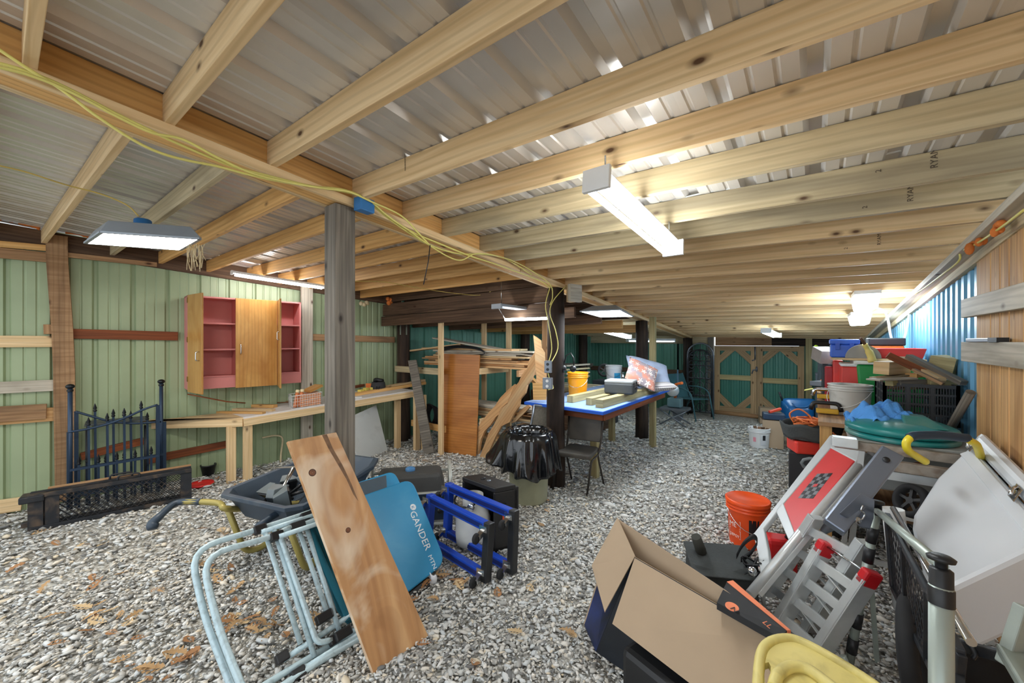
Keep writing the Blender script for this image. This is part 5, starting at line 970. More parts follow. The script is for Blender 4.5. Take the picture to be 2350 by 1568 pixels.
# ---- open carton
A_, B_ = PZ(1417, 1190, .66), PZ(1812, 1452, .52); C0, D0 = PZ(1457, 1279, .56), PZ(1796, 1474, .48); C1 = PZ(1368, 1496, .015); dn = C1-C0
T = thing('cardboard_box', (C1.x+.3, C1.y, 0), 'large open cardboard box with black and blue printed sides, flaps folded out', 'box')
def cl(p): p = V3(p).copy(); p.z = max(.012, p.z); return p
A1, B1, D1_ = cl(A_+dn), cl(B_+dn), cl(D0+dn)
A1 = C1+(A_-C0)*.9; A1.z = .015; D1_ = C1+(D0-C0); D1_.z = .015; B1 = D1_+(B_-D0); B1.z = .015
def panel(name, pts, th, m, par, inward):
    n = (pts[1]-pts[0]).cross(pts[2]-pts[0]).normalized(); n = n if n.dot(inward) > 0 else -n
    mb = MB(); mb.prism(pts, n*th); return obj(name, mb, m, par)
ctr = (A_+B_+C0+D0+A1+B1+C1+D1_)/8
for nm, q in (('side_panel', (C0, D0, D1_, C1)), ('side_panel', (A_, B_, B1, A1)), ('end_panel', (A_, C0, C1, A1)), ('end_panel', (B_, D0, D1_, B1)), ('bottom_panel', (A1, B1, D1_, C1))):
    o = panel(nm, q, .006, KRAFT, T, ctr-sum(q, Vector())/4); n = (q[1]-q[0]).cross(q[2]-q[0]).normalized(); n = -n if n.dot(ctr-sum(q, Vector())/4) > 0 else n
    if nm != 'bottom_panel': mb = MB(); mb.prism([p+n*.001 for p in q], n*.0015); obj('printed_face', mb, PRN, o)
n = (C0-A_).cross(Vector((0, 0, 1)))
fl1 = [A_, C0, PZ(1388, 1407, .34), PZ(1358, 1300, .46)]; mb = MB(); mb.prism(fl1, (0, 0, .006)); obj('flap', mb, KRAFT, T)
fl2 = [C0, D0, D0+Vector((.02, -.23, -.26)), PZ(1405, 1432, .33)]; mb = MB(); nn = (fl2[1]-fl2[0]).cross(fl2[2]-fl2[0]).normalized(); mb.prism(fl2, nn*.006); obj('flap', mb, KRAFT, T)
fl3 = [A_, B_, B_+(A_-C0)*.1+Vector((0, 0, .12)), A_+(A_-C0)*.1+Vector((0, 0, .02))]
# carton of another product inside the open end
KO = mat('orange_card_box', (232, 132, 92), .6); KB = mat('black_card_box', (36, 38, 42), .5)
u = (D0-C0).normalized(); v = (A_-C0).normalized(); p = C0+u*.46+v*.16+Vector((0, 0, -.10)); dcar = (u*1+Vector((0, 0, -.12))).normalized()
T2 = thing('product_carton', PZ(1730, 1420, .45), 'orange-topped black product carton inside the open cardboard box', 'box')
zk = .565; ka, kb, kc, kd = PZ(1668, 1336, zk), PZ(1806, 1448, zk-.03), PZ(1788, 1463, zk-.035), PZ(1645, 1383, zk-.01); mb = MB(); mb.prism([ka, kb, kc, kd], (0, 0, -.03)); obj('carton_body', mb, KB, T2)
mb = MB(); mb.prism([ka+Vector((0, 0, .002)), PZ(1682, 1332, zk), PZ(1815, 1447, zk-.03), kb+Vector((0, 0, .002))], (0, 0, -.10)); obj('top_face', mb, KO, T2)
xd_ = (kb-ka).normalized(); yd_ = (ka-kd).normalized(); text('LL', PZ(1748, 1428, zk-.01), xd_, yd_, .035, KO, T2); n_ = xd_.cross(yd_).normalized(); n_ = n_ if n_.z > 0 else -n_
mb = MB(); mb.lathe(PZ(1680, 1392, zk)+n_*-.004, [(.026, 0), (.026, .004)], 20, n_, cap1=True); obj('logo', mb, KO, T2); text('N', PZ(1676, 1398, zk)+n_*.002-xd_*.004, xd_, yd_, .036, KB, T2, 'logo_letter')
# dark plastic item under the front flap
p = PZ(1480, 1500, .2); mb = MB(); mb.box(p+Vector((.12, -.05, -.08)), (.4, .16, .22), RZ(-18)); obj('foam_insert', mb, BLK, label='black moulded tray poking out below the carton flap', cat='tray', bev=.03)
# ---- yellow plastic chair back at the bottom edge
YPL = mat('yellow_plastic', (224, 208, 128), .5, 0, .06, 5, dirt=(120, 104, 60), damt=.45, dscale=9)
zc_ = .62; yq = [PZ(x, y, zc_) for x, y in ((1736, 1640), (1744, 1512), (1762, 1478), (1800, 1466), (1840, 1474), (1925, 1520), (2030, 1590), (2130, 1680), (1930, 1800))]
hole = [PZ(x, y, zc_) for x, y in ((1752, 1545), (1756, 1522), (1764, 1520), (1769, 1530), (1766, 1570), (1758, 1576))]
T = thing('plastic_sled', (yq[0]+yq[6])/2-Vector((0, 0, zc_)), 'yellow moulded plastic sled with a slotted handle at the bottom edge', 'sled'); mb = MB()
P = yq[:2]+[yq[1]]; P = [yq[0], yq[1], hole[1], hole[0], hole[5], hole[4], hole[3], hole[2], hole[1]+Vector((.0004, 0, 0)), yq[1]+Vector((.0004, 0, 0))]+yq[2:]
mb.prism(P, (0, 0, -.022)); obj('shell', mb, YPL, T)
mb = MB(); mb.tube(bez(yq[0:1]+yq[1:8], 4), .016, 8); obj('rolled_rim', mb, YPL, T)
mb = MB(); mb.tube(bez([PZ(x, y, zc_+.01) for x, y in ((1775, 1580), (1785, 1550), (1812, 1532), (1850, 1535), (1900, 1570), (1960, 1620))], 4), .018, 8); obj('moulded_ridge', mb, YPL, T)
for x, y in ((1746, 1625), (2080, 1660)):
    p = PZ(x, y, zc_); mb = MB(); mb.beam(p-Vector((0, 0, .02)), Vector((p.x, p.y, 0)), .06, .05, (1, 0, 0)); obj('leg', mb, YPL, T, bev=.01)
# ---- aluminium creeper with red pad
c1, c2, c3 = PZ(1720, 1366, .25), PZ(1990, 1043, .95), PZ(1905, 1003, .95); nC = (c2-c1).cross(c3-c1).normalized(); nC = nC if nC.dot(EY-c1) > 0 else -nC
def cq(x, y, off=0): return PP(x, y, c1+nC*off, nC)
T = thing('creeper', (c1.x, c1.y, 0), 'silver mechanic creeper with a red pad and chequered emblem, propped at a slant', 'creeper'); CSIL = mat('silver_plastic', (204, 208, 208), .4, .2, .04)
REDP = mat('red_pad', (214, 62, 62), .4, 0, .05)
fr = [((1902, 1002), (1909, 998), (1999, 1044), (1990, 1058), (1960, 1053), (1908, 1020), (1796, 1150), (1770, 1178), (1729, 1222))]
mb = MB(); mb.prism([cq(x, y) for x, y in ((1905, 998), (1998, 1044), (1984, 1070), (1902, 1026))], -nC*.03); obj('head_rail', mb, CSIL, T, bev=.006)
mb = MB(); mb.prism([cq(x, y) for x, y in ((1905, 998), (1912, 1020), (1798, 1155), (1750, 1216), (1728, 1226))], -nC*.03); obj('side_rail', mb, CSIL, T, bev=.006)
mb = MB(); mb.tube([cq(1990, 1046, .012), cq(1850, 1210, .012), cq(1722, 1364, .012)], .026, 12); obj('side_tube', mb, ALU, T)
mb = MB(); mb.prism([cq(x, y) for x, y in ((1975, 1062), (1985, 1068), (1740, 1362), (1728, 1352))], -nC*.03); obj('side_rail', mb, CSIL, T, bev=.004)
mb = MB(); mb.prism([cq(x, y, -.006) for x, y in ((1905, 1022), (1962, 1056), (1824, 1228), (1796, 1154))], -nC*.016); obj('pad', mb, REDP, T, bev=.006)
mb = MB(); mb.prism([cq(x, y) for x, y in ((1796, 1152), (1826, 1230), (1812, 1246), (1780, 1172))], -nC*.03); obj('cross_rail', mb, CSIL, T, bev=.004)
mb = MB(); mb.prism([cq(x, y) for x, y in ((1728, 1224), (1752, 1212), (1762, 1260), (1766, 1300), (1745, 1322), (1740, 1278))], -nC*.03); obj('head_hook', mb, CSIL, T, bev=.006)
# chequered emblem as tiles on the pad
pc = cq(1873, 1117, .0); du = (cq(1893, 1085, 0)-cq(1848, 1142, 0)); dl = du.length; du.normalize(); dv = nC.cross(du); CK = mat('emblem_black', (34, 34, 36), .4)
pc = cq(1871, 1115, -.0055)
mb = MB()
for i in range(7):
    for j in range(4):
        if (i+j) % 2 == 0:
            a = pc+du*((i-3.5)*dl/7)+dv*((j-2)*.030); mb.prism([a, a+du*dl/7, a+du*dl/7+dv*.03, a+dv*.03], nC*.001)
obj('chequered_emblem', mb, CK, T, kind='stuff'); mb = MB(); a = pc+du*(-.5*dl)+dv*-.06; mb.prism([a, a+du*dl, a+du*dl+dv*.12, a+dv*.12], nC*.0005); obj('emblem_plate', mb, mat('emblem_grey', (120, 122, 126), .4), T); mb = MB(); a = pc-du*.012-dv*.015; mb.prism([a, a+du*.03, a+du*.03+dv*.03, a+dv*.03], nC*.0015); obj('emblem_badge', mb, REDP, T)
# creeper prop so that it stands on the gravel
mb = MB(); mb.tube([cq(1745, 1335, -.02), PZ(1755, 1400, .0)], .012, 8); obj('leg', mb, ALU, T)
# ---- blue plastic and white panel behind creeper
mb = MB(); mb.prism([cq(x, y, -.12) for x, y in ((1985, 1060), (2000, 1080), (1998, 1190), (1975, 1175))], -nC*.02); obj('blue_plastic', mb, mat('deep_blue_plastic', (22, 90, 160), .4), label='strip of deep blue plastic behind the creeper', cat='plastic sheet')
mb = MB(); mb.prism([cq(x, y, -.14) for x, y in ((1900, 1110), (1975, 1085), (1985, 1180), (1880, 1230))], -nC*.01); obj('grey_sheet', mb, mat('grey_blue_sheet', (132, 148, 158), .4, .3), label='grey-blue metal sheet standing behind the creeper', cat='metal sheet')
# ---- folding aluminium ramp with red end caps
def ramp_leaf(a0, a1, b0_, b1_, rungs, T, caps=None):
    for a, b in ((a0, b0_), (a1, b1_)):
        sd = (a1-a0).normalized(); n = (b-a).cross(sd).normalized(); mb = MB(); mb.beam(a, b, .04, .085, n); obj('rail', mb, ALU, T, bev=.003); mb = MB(); mb.beam(a+n*.035, b+n*.035, .05, .008, n); obj('rail_lip', mb, ALU, T)
    for k in range(rungs):
        t = (k+.6)/rungs; mb = MB(); mb.beam(a0.lerp(b0_, t), a1.lerp(b1_, t), .05, .022, (a1-a0).cross(b0_-a0).normalized()); obj('rung', mb, ALU, T, bev=.002)
        mb = MB(); mb.beam(a0.lerp(b0_, t), a1.lerp(b1_, min(1, t+.15)), .006, .018, (a1-a0).cross(b0_-a0).normalized()); obj('tread_bar', mb, ALU, T)
T = thing('folding_ramp', PZ(1850, 1480), 'folded aluminium loading ramp with red end caps below the creeper', 'ramp')
a0, a1 = PZ(1890, 1262, .52), PZ(1992, 1330, .52); e0, e1 = PZ(1788, 1436, .03), PZ(1872, 1512, .03); ramp_leaf(a0, a1, e0, e1, 4, T)
sh = nC*-.10+Vector((0, 0, .12)); ramp_leaf(a0+Vector((-.03, .10, .14)), a1+Vector((.0, .12, .14)), e0+Vector((-.08, .24, .03)), e1+Vector((-.03, .24, .0)), 4, T)
RC = mat('red_cap', (206, 30, 38), .4)
for a, e in ((a0, e0), (a1, e1)):
    d = (a-e).normalized(); mb = MB(); mb.beam(a-d*.035, a+d*.05, .05, .085, (a1-a0).cross(d)); obj('end_cap', mb, RC, T, bev=.012)
mb = MB(); mb.tube([a0+Vector((0, 0, .03)), a1+Vector((0, 0, .03))], .006, 7); obj('strap', mb, CHROME, T)
# ---- grey steel hitch arm with bracket and pin
T = thing('hitch_arm', PZ(1900, 1330), 'grey square steel hitch arm with a bracket and clip pin', 'hitch')
a, b = PD(2046, 1040, 1.95), PD(1912, 1212, 1.88); d = (b-a).normalized(); sd = d.cross(ray(1980, 1120)).normalized(); fn = sd.cross(d).normalized(); ST2 = mat('satin_grey_steel', (118, 126, 140), .35, .6, .05)
mb = MB(); mb.beam(a, b, .09, .07, fn); obj('square_tube', mb, ST2, T, bev=.008)
fc = fn if fn.dot(EY-a) > 0 else -fn
pa = a.lerp(b, .13)+fc*.038; mb = MB(); mb.lathe(pa, [(.014, 0), (.014, .002), (.001, .002)], 14, fc); obj('hole', mb, BLK, T)
Q = [PD(x, y, 1.86) for x, y in ((1975, 1133), (2006, 1150), (2004, 1190), (1996, 1216), (1978, 1212), (1925, 1180))]; mb = MB(); mb.prism(Q, fc*.012); obj('bracket_plate', mb, ST2, T, bev=.004)
pn = PD(1966, 1195, 1.85); mb = MB(); mb.lathe(pn, [(.016, 0), (.016, .012), (.008, .014), (.008, .03)], 12, fc, cap1=True); obj('pin', mb, CHROME, T); mb = MB(); mb.tube(bez([pn+fc*.03, PD(1978, 1192, 1.83), PD(1984, 1180, 1.83), PD(1976, 1172, 1.83), PD(1980, 1160, 1.83)], 4), .004, 6); obj('clip', mb, CHROME, T)
# ---- black wheel, big dark wheel, white pipe
def wheel(name, c, ax, r, w, label, m=RUB, hub=None):
    ax = V3(ax).normalized(); T = thing(name, V3(c)-Vector((0, 0, r)), label, 'wheel'); mb = MB(); mb.lathe(V3(c)-ax*w/2, [(r*.68, 0), (r*.9, 0), (r, w*.2), (r, w*.8), (r*.9, w), (r*.68, w), (r*.68, 0)], 28, ax); obj('tyre', mb, m, T)
    mb = MB(); mb.lathe(V3(c)-ax*w*.3, [(r*.2, 0), (r*.2, w*.6)], 16, ax, True, True); h = obj('hub', mb, BLK, T); e1 = ax.orthogonal().normalized(); e2 = ax.cross(e1)
    for k in range(5): t = k*2*math.pi/5; d = e1*math.cos(t)+e2*math.sin(t); mb = MB(); mb.beam(V3(c)+d*r*.15, V3(c)+d*r*.72, w*.5, r*.16, ax.cross(d)); obj('spoke', mb, BLK, T)
    return T
wheel('cart_wheel', PD(2092, 1150, 2.25), (-.75, -.62, .35), .095, .05, 'small black spoked wheel between the hitch arm and the white cooler')
wheel('spare_wheel', PD(2096, 1486, 1.62), (.95, -.2, .1), .20, .06, 'dark tyre standing low behind the black mesh panel')
mb = MB(); a = PD(2049, 1168, 2.05); d = Vector((.08, -.05, -.95)).normalized(); mb.lathe(a, [(.045, 0), (.045, .5), (.041, .5), (.041, 0), (.045, 0)], 22, d); obj('plastic_pipe', mb, WHT, label='short white plastic pipe standing behind the black mesh panel', cat='pipe')
# ---- white cooler chest tipped on its side
P1, P2, P3, P4_ = PD(2226, 1022, 2.20), PD(2420, 1235, 1.48), PD(2240, 1492, 1.50), PD(2092, 1178, 2.02)
WC = mat('white_cooler', (214, 218, 222), .3, 0, .03, 2); T = thing('cooler_chest', ((P1+P3)/2).xy.to_3d(), 'large white cooler chest tipped on its side at the right', 'cooler')
ev = Vector((.14, .10, -.30)); fn = (P2-P1).cross(P4_-P1).normalized(); fn = fn if fn.dot(EY-P1) > 0 else -fn
dh = (P1-P4_).normalized()
mid = [P4_.lerp(P3, t)+fn*(.03*math.sin(math.pi*t)) for t in (0, 1)]
f = [P1, P2, P3, P4_]; bk = [p-fn*.36 for p in f]; bk = [Vector((min(p.x, XR-.04), p.y, p.z)) for p in bk]
pg = [P1, P2, P3+ (P4_-P3)*.05, P3.lerp(P4_, .12)+ (P3-P2)*.06, P4_.lerp(P3, .15)+(P4_-P1)*.06, P4_+(P3-P4_)*.03, P4_.lerp(P1, .45)+(P1-P2)*.05]; pg = [p-fn*((p-P1).dot(fn)) for p in pg]; mb = MB(); mb.prism(pg, -fn*.22); obj('body', mb, WC, T, bev=.035)
lq = [P1+dh*.012, P2+dh*.012, P2+dh*.14, P1+dh*.14+(P1-P2)*.01]; mb = MB(); mb.prism([p+fn*.012 for p in lq], -fn*.24); obj('lid', mb, WC, T, bev=.03)
for t, k in ((.06, 0), (.66, 1)):
    c = P1.lerp(P2, t)+dh*.01+fn*.016; ud = (P2-P1).normalized(); mb = MB(); mb.hexa([c+ud*x+dh*y+fn*z for z in (0, .006) for x, y in ((-.03, -.045), (.03, -.045), (.03, .045), (-.03, .045))]); l_ = obj('latch', mb, CHROME, T, bev=.003); mb = MB(); mb.tube([c+dh*.03+fn*.012, c+fn*.02, c-dh*.03+fn*.012], .008, 8); obj('latch_lever', mb, CHROME, l_)
ri = [P1.lerp(P2, .02)-dh*.06+fn*.001, P1.lerp(P2, .98)-dh*.06+fn*.001]; mb = MB(); mb.beam(ri[0], ri[1], .01, .05, dh); obj('body_band', mb, WC, T, bev=.004)
lo = min(p.z for p in (P3, P4_)); q = P3-fn*.18; mb = MB(); mb.bb(q.x-.12, q.x+.2, q.y+.0, q.y+.5, 0, .28); obj('plinth', mb, BLK, label='dark crate under the white cooler chest', cat='crate', bev=.01)
# ---- telescoping aluminium frame with black knobs
T = thing('folding_stand', PZ(2000, 1530), 'folding aluminium frame with telescoping legs and black clamp knobs', 'frame'); SAT = mat('satin_aluminium', (168, 178, 170), .42, .5, .05)
tp_ = PD(2160, 1345, 1.0); bt_ = Vector((tp_.x-.02, tp_.y-.12, 0)); mb = MB(); mb.cyl(bt_, tp_, .0235, n=16); obj('leg', mb, SAT, T)
ud = (tp_-bt_).normalized()
mb = MB(); mb.lathe(tp_-ud*.045, [(.025, 0), (.025, .04), (.0225, .043), (.0225, .085), (.016, .09), (.001, .09)], 18, ud); cl_ = obj('collar', mb, BLK, T); mb = MB(); mb.lathe(tp_+ud*.04, [(.012, 0), (.012, .02), (.026, .022), (.028, .03), (.018, .036), (.001, .036)], 14, ud); obj('knob', mb, BLK, T)
f2_ = PD(2012, 1172, 1.95); mb = MB(); mb.cyl(tp_+ud*.05, f2_, .0145, n=12); obj('top_bar', mb, SAT, T); mb = MB(); mb.lathe(f2_-Vector((0, 0, .02)), [(.02, 0), (.02, .05), (.03, .055), (.03, .065), (.001, .07)], 14); obj('knob', mb, BLK, T)
b2_ = PZ(1945, 1545); mb = MB(); mb.cyl(f2_, b2_, .019, n=12); obj('leg', mb, SAT, T)
for t in (.1, .22, .62, .78): mb = MB(); mb.cyl(f2_.lerp(b2_, t), f2_.lerp(b2_, t+.09), .0225, n=14); obj('collar', mb, BLK, T)
mb = MB(); mb.beam(PD(1992, 1240, 2.1), PZ(2012, 1515), .05, .02, (1, 0, 0)); obj('leg', mb, SAT, T); mb = MB(); mb.cyl(PD(1935, 1505, 1.98), PZ(1962, 1575), .014, n=10); obj('leg', mb, SAT, T)
# ---- black expanded-mesh panel
T = thing('mesh_basket', PZ(2080, 1560), 'black expanded-metal basket panel leaning beside the white cooler', 'panel'); M4 = [PD(2036, 1182, 1.95), PD(2050, 1350, 1.9), PD(2190, 1640, 1.15), PD(2205, 1500, 1.12)]
for a, b in ((0, 1), (1, 2), (2, 3), (3, 0)): mb = MB(); mb.beam(M4[a], M4[b], .022, .022); obj('frame_bar', mb, BLKM, T, bev=.003)
mb = MB(); mb.cyl(M4[0]+Vector((.02, -.01, .04)), M4[3]+Vector((.02, 0, .04)), .012, n=10); obj('top_tube', mb, CHROME, T)
mb = MB()
def mg(u, v): return M4[0].lerp(M4[3], u).lerp(M4[1].lerp(M4[2], u), v)
for k in range(-4, 20):
    for sg in (0, 1):
        u0, u1 = k/20, (k+4)/20; v0, v1 = 0, 1
        if u0 < 0: v0 = -u0/(u1-u0); u0 = 0
        if u1 > 1: v1 = (1-k/20)/(4/20); u1 = 1
        if u1 <= u0: continue
        a, b = (mg(u0, v0), mg(u1, v1)) if sg == 0 else (mg(u0, 1-v0), mg(u1, 1-v1)); mb.beam(a, b, .003, .005)
obj('expanded_mesh', mb, BLKM, T, kind='stuff')
for t in (.35, .7): mb = MB(); mb.beam(mg(t, 0), mg(t, 1), .03, .01); obj('cross_bar', mb, BLKM, T)
# low black bars and ribbed foot at the lower right corner
a, b = PD(2190, 1478, 1.25), PD(2320, 1512, 1.12); mb = MB(); mb.beam(a, b, .03, .03); T = obj('black_bar', mb, BLKM, label='black square bar with a wire hook at the lower right corner', cat='bar', bev=.004); mb = MB(); mb.tube(bez([PD(2200, 1474, 1.24), PD(2225, 1480, 1.2), PD(2238, 1500, 1.18), PD(2232, 1512, 1.18)], 4), .006, 7); obj('hook', mb, BLKM, T)
mb = MB(); mb.beam(PD(2198, 1490, 1.2), PD(2205, 1640, 1.05), .04, .02, (1, 0, 0)); obj('strut', mb, BLKM, T)
mb = MB(); mb.beam(PD(2330, 1500, 1.1), PD(2420, 1640, .9), .07, .03); T = obj('ribbed_bracket', mb, SAT, label='ribbed aluminium foot at the bottom right corner', cat='bracket', bev=.006)
for k in range(6): mb = MB(); mb.beam(PD(2318+k*5, 1530, 1.08), PD(2392+k*5, 1640, .9), .005, .012); obj('rib', mb, SAT, T)
mb = MB(); mb.beam(PD(2362, 1395, 1.1), PD(2318, 1530, 1.1), .03, .06); obj('angled_bracket', mb, mat('grey_green_post', (150, 158, 150), .5), label='grey angled post at the right edge in front of the cooler', cat='post', bev=.004)
# ---- orange bucket, red can, black bag with cables, dark handle
OB = mat('orange_pail', (240, 84, 24), .38, 0, .04); c = PZ(1716, 1146, .37); c.z = 0; TB = bucket(c, .155, .37, OB, 'bright orange bucket with a white printed logo on the gravel', lid=OB, ang=.5)
va = math.atan2(-c.y, -c.x)-.75
LOGO = mat('white_print', (240, 232, 224), .5)
def onb(u, z): t = va+u/.15; return Vector((c.x+.149*math.cos(t)*(.9+.1*z/.37), c.y+.149*math.sin(t)*(.9+.1*z/.37), z))
for k, zz in ((0, .17), (1, .09)):
    P = [onb(-.055, zz), onb(.055, zz)]; fr_ = [onb(-.058, zz-.02), onb(.058, zz-.02), onb(.058, zz+.045), onb(-.058, zz+.045)]
    n = Vector((math.cos(va), math.sin(va), 0)); mb = MB(); mb.tube([p+n*.004 for p in fr_]+[fr_[0]+n*.004], .0025, 5); obj('logo_frame', mb, LOGO, TB); text(('ME', 'DEPOT')[k], onb(-.05, zz-.01)+n*.012, onb(.05, zz)-onb(-.05, zz), (0, 0, 1), (.055, .03)[k], LOGO, TB)
mb = MB(); mb.grid(lambda u, v: onb(.12+.08*u, .12+.13*v)+Vector((math.cos(va+.9), math.sin(va+.9), 0))*.004, 6, 2); obj('warning_label', mb, BLK, TB)
c = PZ(1785, 1330)+Vector((.0, .12, 0)); mb = MB(); mb.box(c+Vector((0, 0, .13)), (.2, .16, .26), RZ(20)); T = obj('fuel_can', mb, mat('red_fuel_can', (200, 24, 28), .4), label='red plastic fuel can under the creeper beside the orange bucket', cat='fuel can', bev=.03); mb = MB(); mb.cyl(c+Vector((.05, 0, .26)), c+Vector((.08, 0, .32)), .02); obj('spout', mb, BLK, T)
BF = mat('black_fabric', (64, 68, 68), .85, 0, .15, 8, bmp=.3, bscale=60); c = PZ(1660, 1395); c = PZ(1655, 1390); R = RZ(28)
T = thing('tote_bag', c, 'black fabric tote bag slumped behind the open carton', 'bag')
def bagp(u, v):
    t = u*2*math.pi; w = 1-.12*v; return c+R@Vector((.20*w*max(-1, min(1, 1.3*math.cos(t))), .13*w*max(-1, min(1, 1.3*math.sin(t)))+.05*v, .27*v+.012*math.sin(5*t)+.01*math.sin(3*t+4*v)))
mb = MB(); mb.grid(bagp, 32, 8); obj('bag_body', mb, BF, T, solid=.006); mb = MB(); mb.prism([c+R@Vector((-.2, -.12, .24)), c+R@Vector((.2, -.12, .24)), c+R@Vector((.21, .17, .31)), c+R@Vector((-.19, .17, .31))], (0, 0, .008)); obj('flap', mb, BF, T, bev=.004)
s0_ = PD(1692, 1272, 2.5); mb = MB(); mb.grid(lambda u, v: Vector(bez([PD(1690, 1278, 2.52), PD(1705, 1250, 2.5), PD(1728, 1232, 2.48), PD(1738, 1245, 2.48), PD(1722, 1270, 2.5), PD(1700, 1285, 2.52)], 4)[int(u*20)])+Vector((0, 0, .035*(v-.5))), 20, 1); obj('strap', mb, BLK, T, solid=.004)
mb = MB(); k0 = PD(1730, 1310, 2.45)
for k in range(8): mb.tube(bez([k0+Vector((random.uniform(-.06, .06), random.uniform(-.05, .05), random.uniform(-.09, .09))) for _ in range(5)], 5), .006, 6)
obj('cable_heap', mb, BLK, label='heap of black cable beside the tote bag', cat='cable')
mb = MB(); mb.ball(PD(1726, 1312, 2.38), .028, 14, 8); T = obj('glass_bulb', mb, CHROME, label='round shiny lamp head in the cable heap', cat='lamp head'); 
mb = MB(); a = PZ(1604, 1300); mb.tube([PZ(1616, 1300, .0), PD(1608, 1262, 2.62), PD(1597, 1232, 2.6)], [.035, .034, .03], 14); obj('foam_roller', mb, mat('dark_olive_foam', (62, 62, 56), .9), label='dark foam-covered handle sticking up behind the tote bag', cat='handle')
# ================================================================ RIGHT PILE ALONG THE BLUE WALL
def boxp(name, c, s, rz, m, label, cat, bev=.006, lid=None, lidh=.03, parts=None):
    R = RZ(rz); c = V3(c); mb = MB(); mb.box(c+Vector((0, 0, s[2]/2)), s, R)
    if not lid: return obj(name, mb, m, label=label, cat=cat, bev=bev)
    T = thing(name, c, label, cat); obj('body', mb, m, T, bev=bev); mb = MB(); mb.box(c+Vector((0, 0, s[2]+lidh/2)), (s[0]*1.05, s[1]*1.05, lidh), R); obj('lid', mb, lid, T, bev=bev); return T
# trestle shelf that carries the pile
T = thing('pile_table', (.4, 4.9, 0), 'rough wooden shelf table carrying the bins by the blue wall', 'table'); zt2 = 1.04
mb = MB(); mb.bb(.02, XR-.06, 4.12, 7.0, zt2-.035, zt2); obj('top', mb, BROWNW, T, bev=.003)
for x in (.07, XR-.12):
    for y in (4.2, 5.6, 6.9): mb = MB(); mb.bb(x-.04, x+.04, y-.04, y+.04, -.02, zt2-.036); obj('leg', mb, PINEO, T, bev=.003)
for z in (.35, .7): mb = MB(); mb.bb(.04, XR-.1, 4.16, 6.9, z-.02, z); obj('shelf', mb, BROWNW, T, bev=.003)
# dirty white bucket with black crate beside it
GRB = mat('dirty_white_pail', (206, 204, 196), .5, 0, .05, 4, dirt=(120, 112, 98), damt=.75, dscale=5)
p = PZ(1950, 950, zt2); TB = bucket(Vector((p.x, p.y, zt2)), .155, .27, GRB, 'dirty white bucket with plaster stains next to the black crate', rim=2, ang=-.5, wire=WHT)
CR = mat('black_crate', (40, 43, 47), .45); yc = 4.10; xl, xr_ = PY(2030, 920, yc).x, XR-.05; z0, z1 = ZV(974, (.6, yc)), ZV(882, (.6, yc)); T = thing('stacking_crate', ((xl+xr_)/2, yc+.25, z0), 'black slotted plastic crate full of wood offcuts', 'crate'); dep = .5
mb = MB(); mb.bb(xl, xr_, yc, yc+dep, z0, z0+.012); obj('base', mb, CR, T)
def slotwall(a, b, nx):
    a, b = V3(a), V3(b); h = z1-z0; mb = MB(); bars = 4
    for k in range(bars+1): mb = MB(); zz = z0+h*k/bars; zz = min(max(zz, z0+.012), z1-.012); mb.beam(Vector((a.x, a.y, zz)), Vector((b.x, b.y, zz)), .012, .024 if k in (0, bars) else .014); obj('rim' if k == bars else 'rail', mb, CR, T)
    for k in range(nx+1): p = a.lerp(b, k/nx); mb = MB(); mb.beam(Vector((p.x, p.y, z0)), Vector((p.x, p.y, z1)), .014, .02, (1, 0, 0)); obj('upright', mb, CR, T)
    mb = MB(); m_ = nx*9
    for k in range(m_): 
        if k % 9 == 0: continue
        p = a.lerp(b, k/m_); mb.beam(Vector((p.x, p.y, z0+.01)), Vector((p.x, p.y, z1-.01)), .004, .006, (1, 0, 0))
    obj('slats', mb, CR, T, kind='stuff')
slotwall((xl, yc, 0), (xr_, yc, 0), 3); slotwall((xl, yc, 0), (xl, yc+dep, 0), 3); slotwall((xl, yc+dep, 0), (xr_, yc+dep, 0), 2); slotwall((xr_, yc, 0), (xr_, yc+dep, 0), 2)
mb = MB(); mb.bb(xl+.02, xr_, yc+.06, yc+dep-.03, zt2, z0-.002); obj('plank_box', mb, PINEO, label='low pine box supporting the black crate', cat='box', bev=.004)
# offcuts heaped in the crate
def chunk(x0, y0, x1, y1, D0, D1, w, h, m, label, up=(0, 0, 1)): mb = MB(); mb.beam(PD(x0, y0, D0), PD(x1, y1, D1), w, h, up); return obj('wood_offcut', mb, m, label=label, cat='offcut', bev=.002)
chunk(2037, 815, 2150, 868, 3.1, 2.95, .03, .05, REDW, 'thin reddish batten slanting across the top of the crate'); chunk(2068, 822, 2162, 872, 3.2, 2.85, .06, .03, PINE, 'pale pine batten on top of the crate heap'); chunk(2085, 818, 2212, 880, 3.15, 2.75, .05, .035, OLDG, 'long grey batten jutting right past the crate'); chunk(2095, 848, 2165, 882, 2.95, 2.8, .04, .02, BROWNW, 'thin brown strip low on the crate heap')
chunk(2022, 845, 2072, 842, 3.1, 3.25, .10, .10, PINE, 'pale square block at the left of the crate heap', (.2, .3, 1)); chunk(2160, 838, 2205, 835, 3.0, 3.2, .14, .12, TREAT, 'big greenish square post end at the right of the crate heap', (.3, .2, 1))
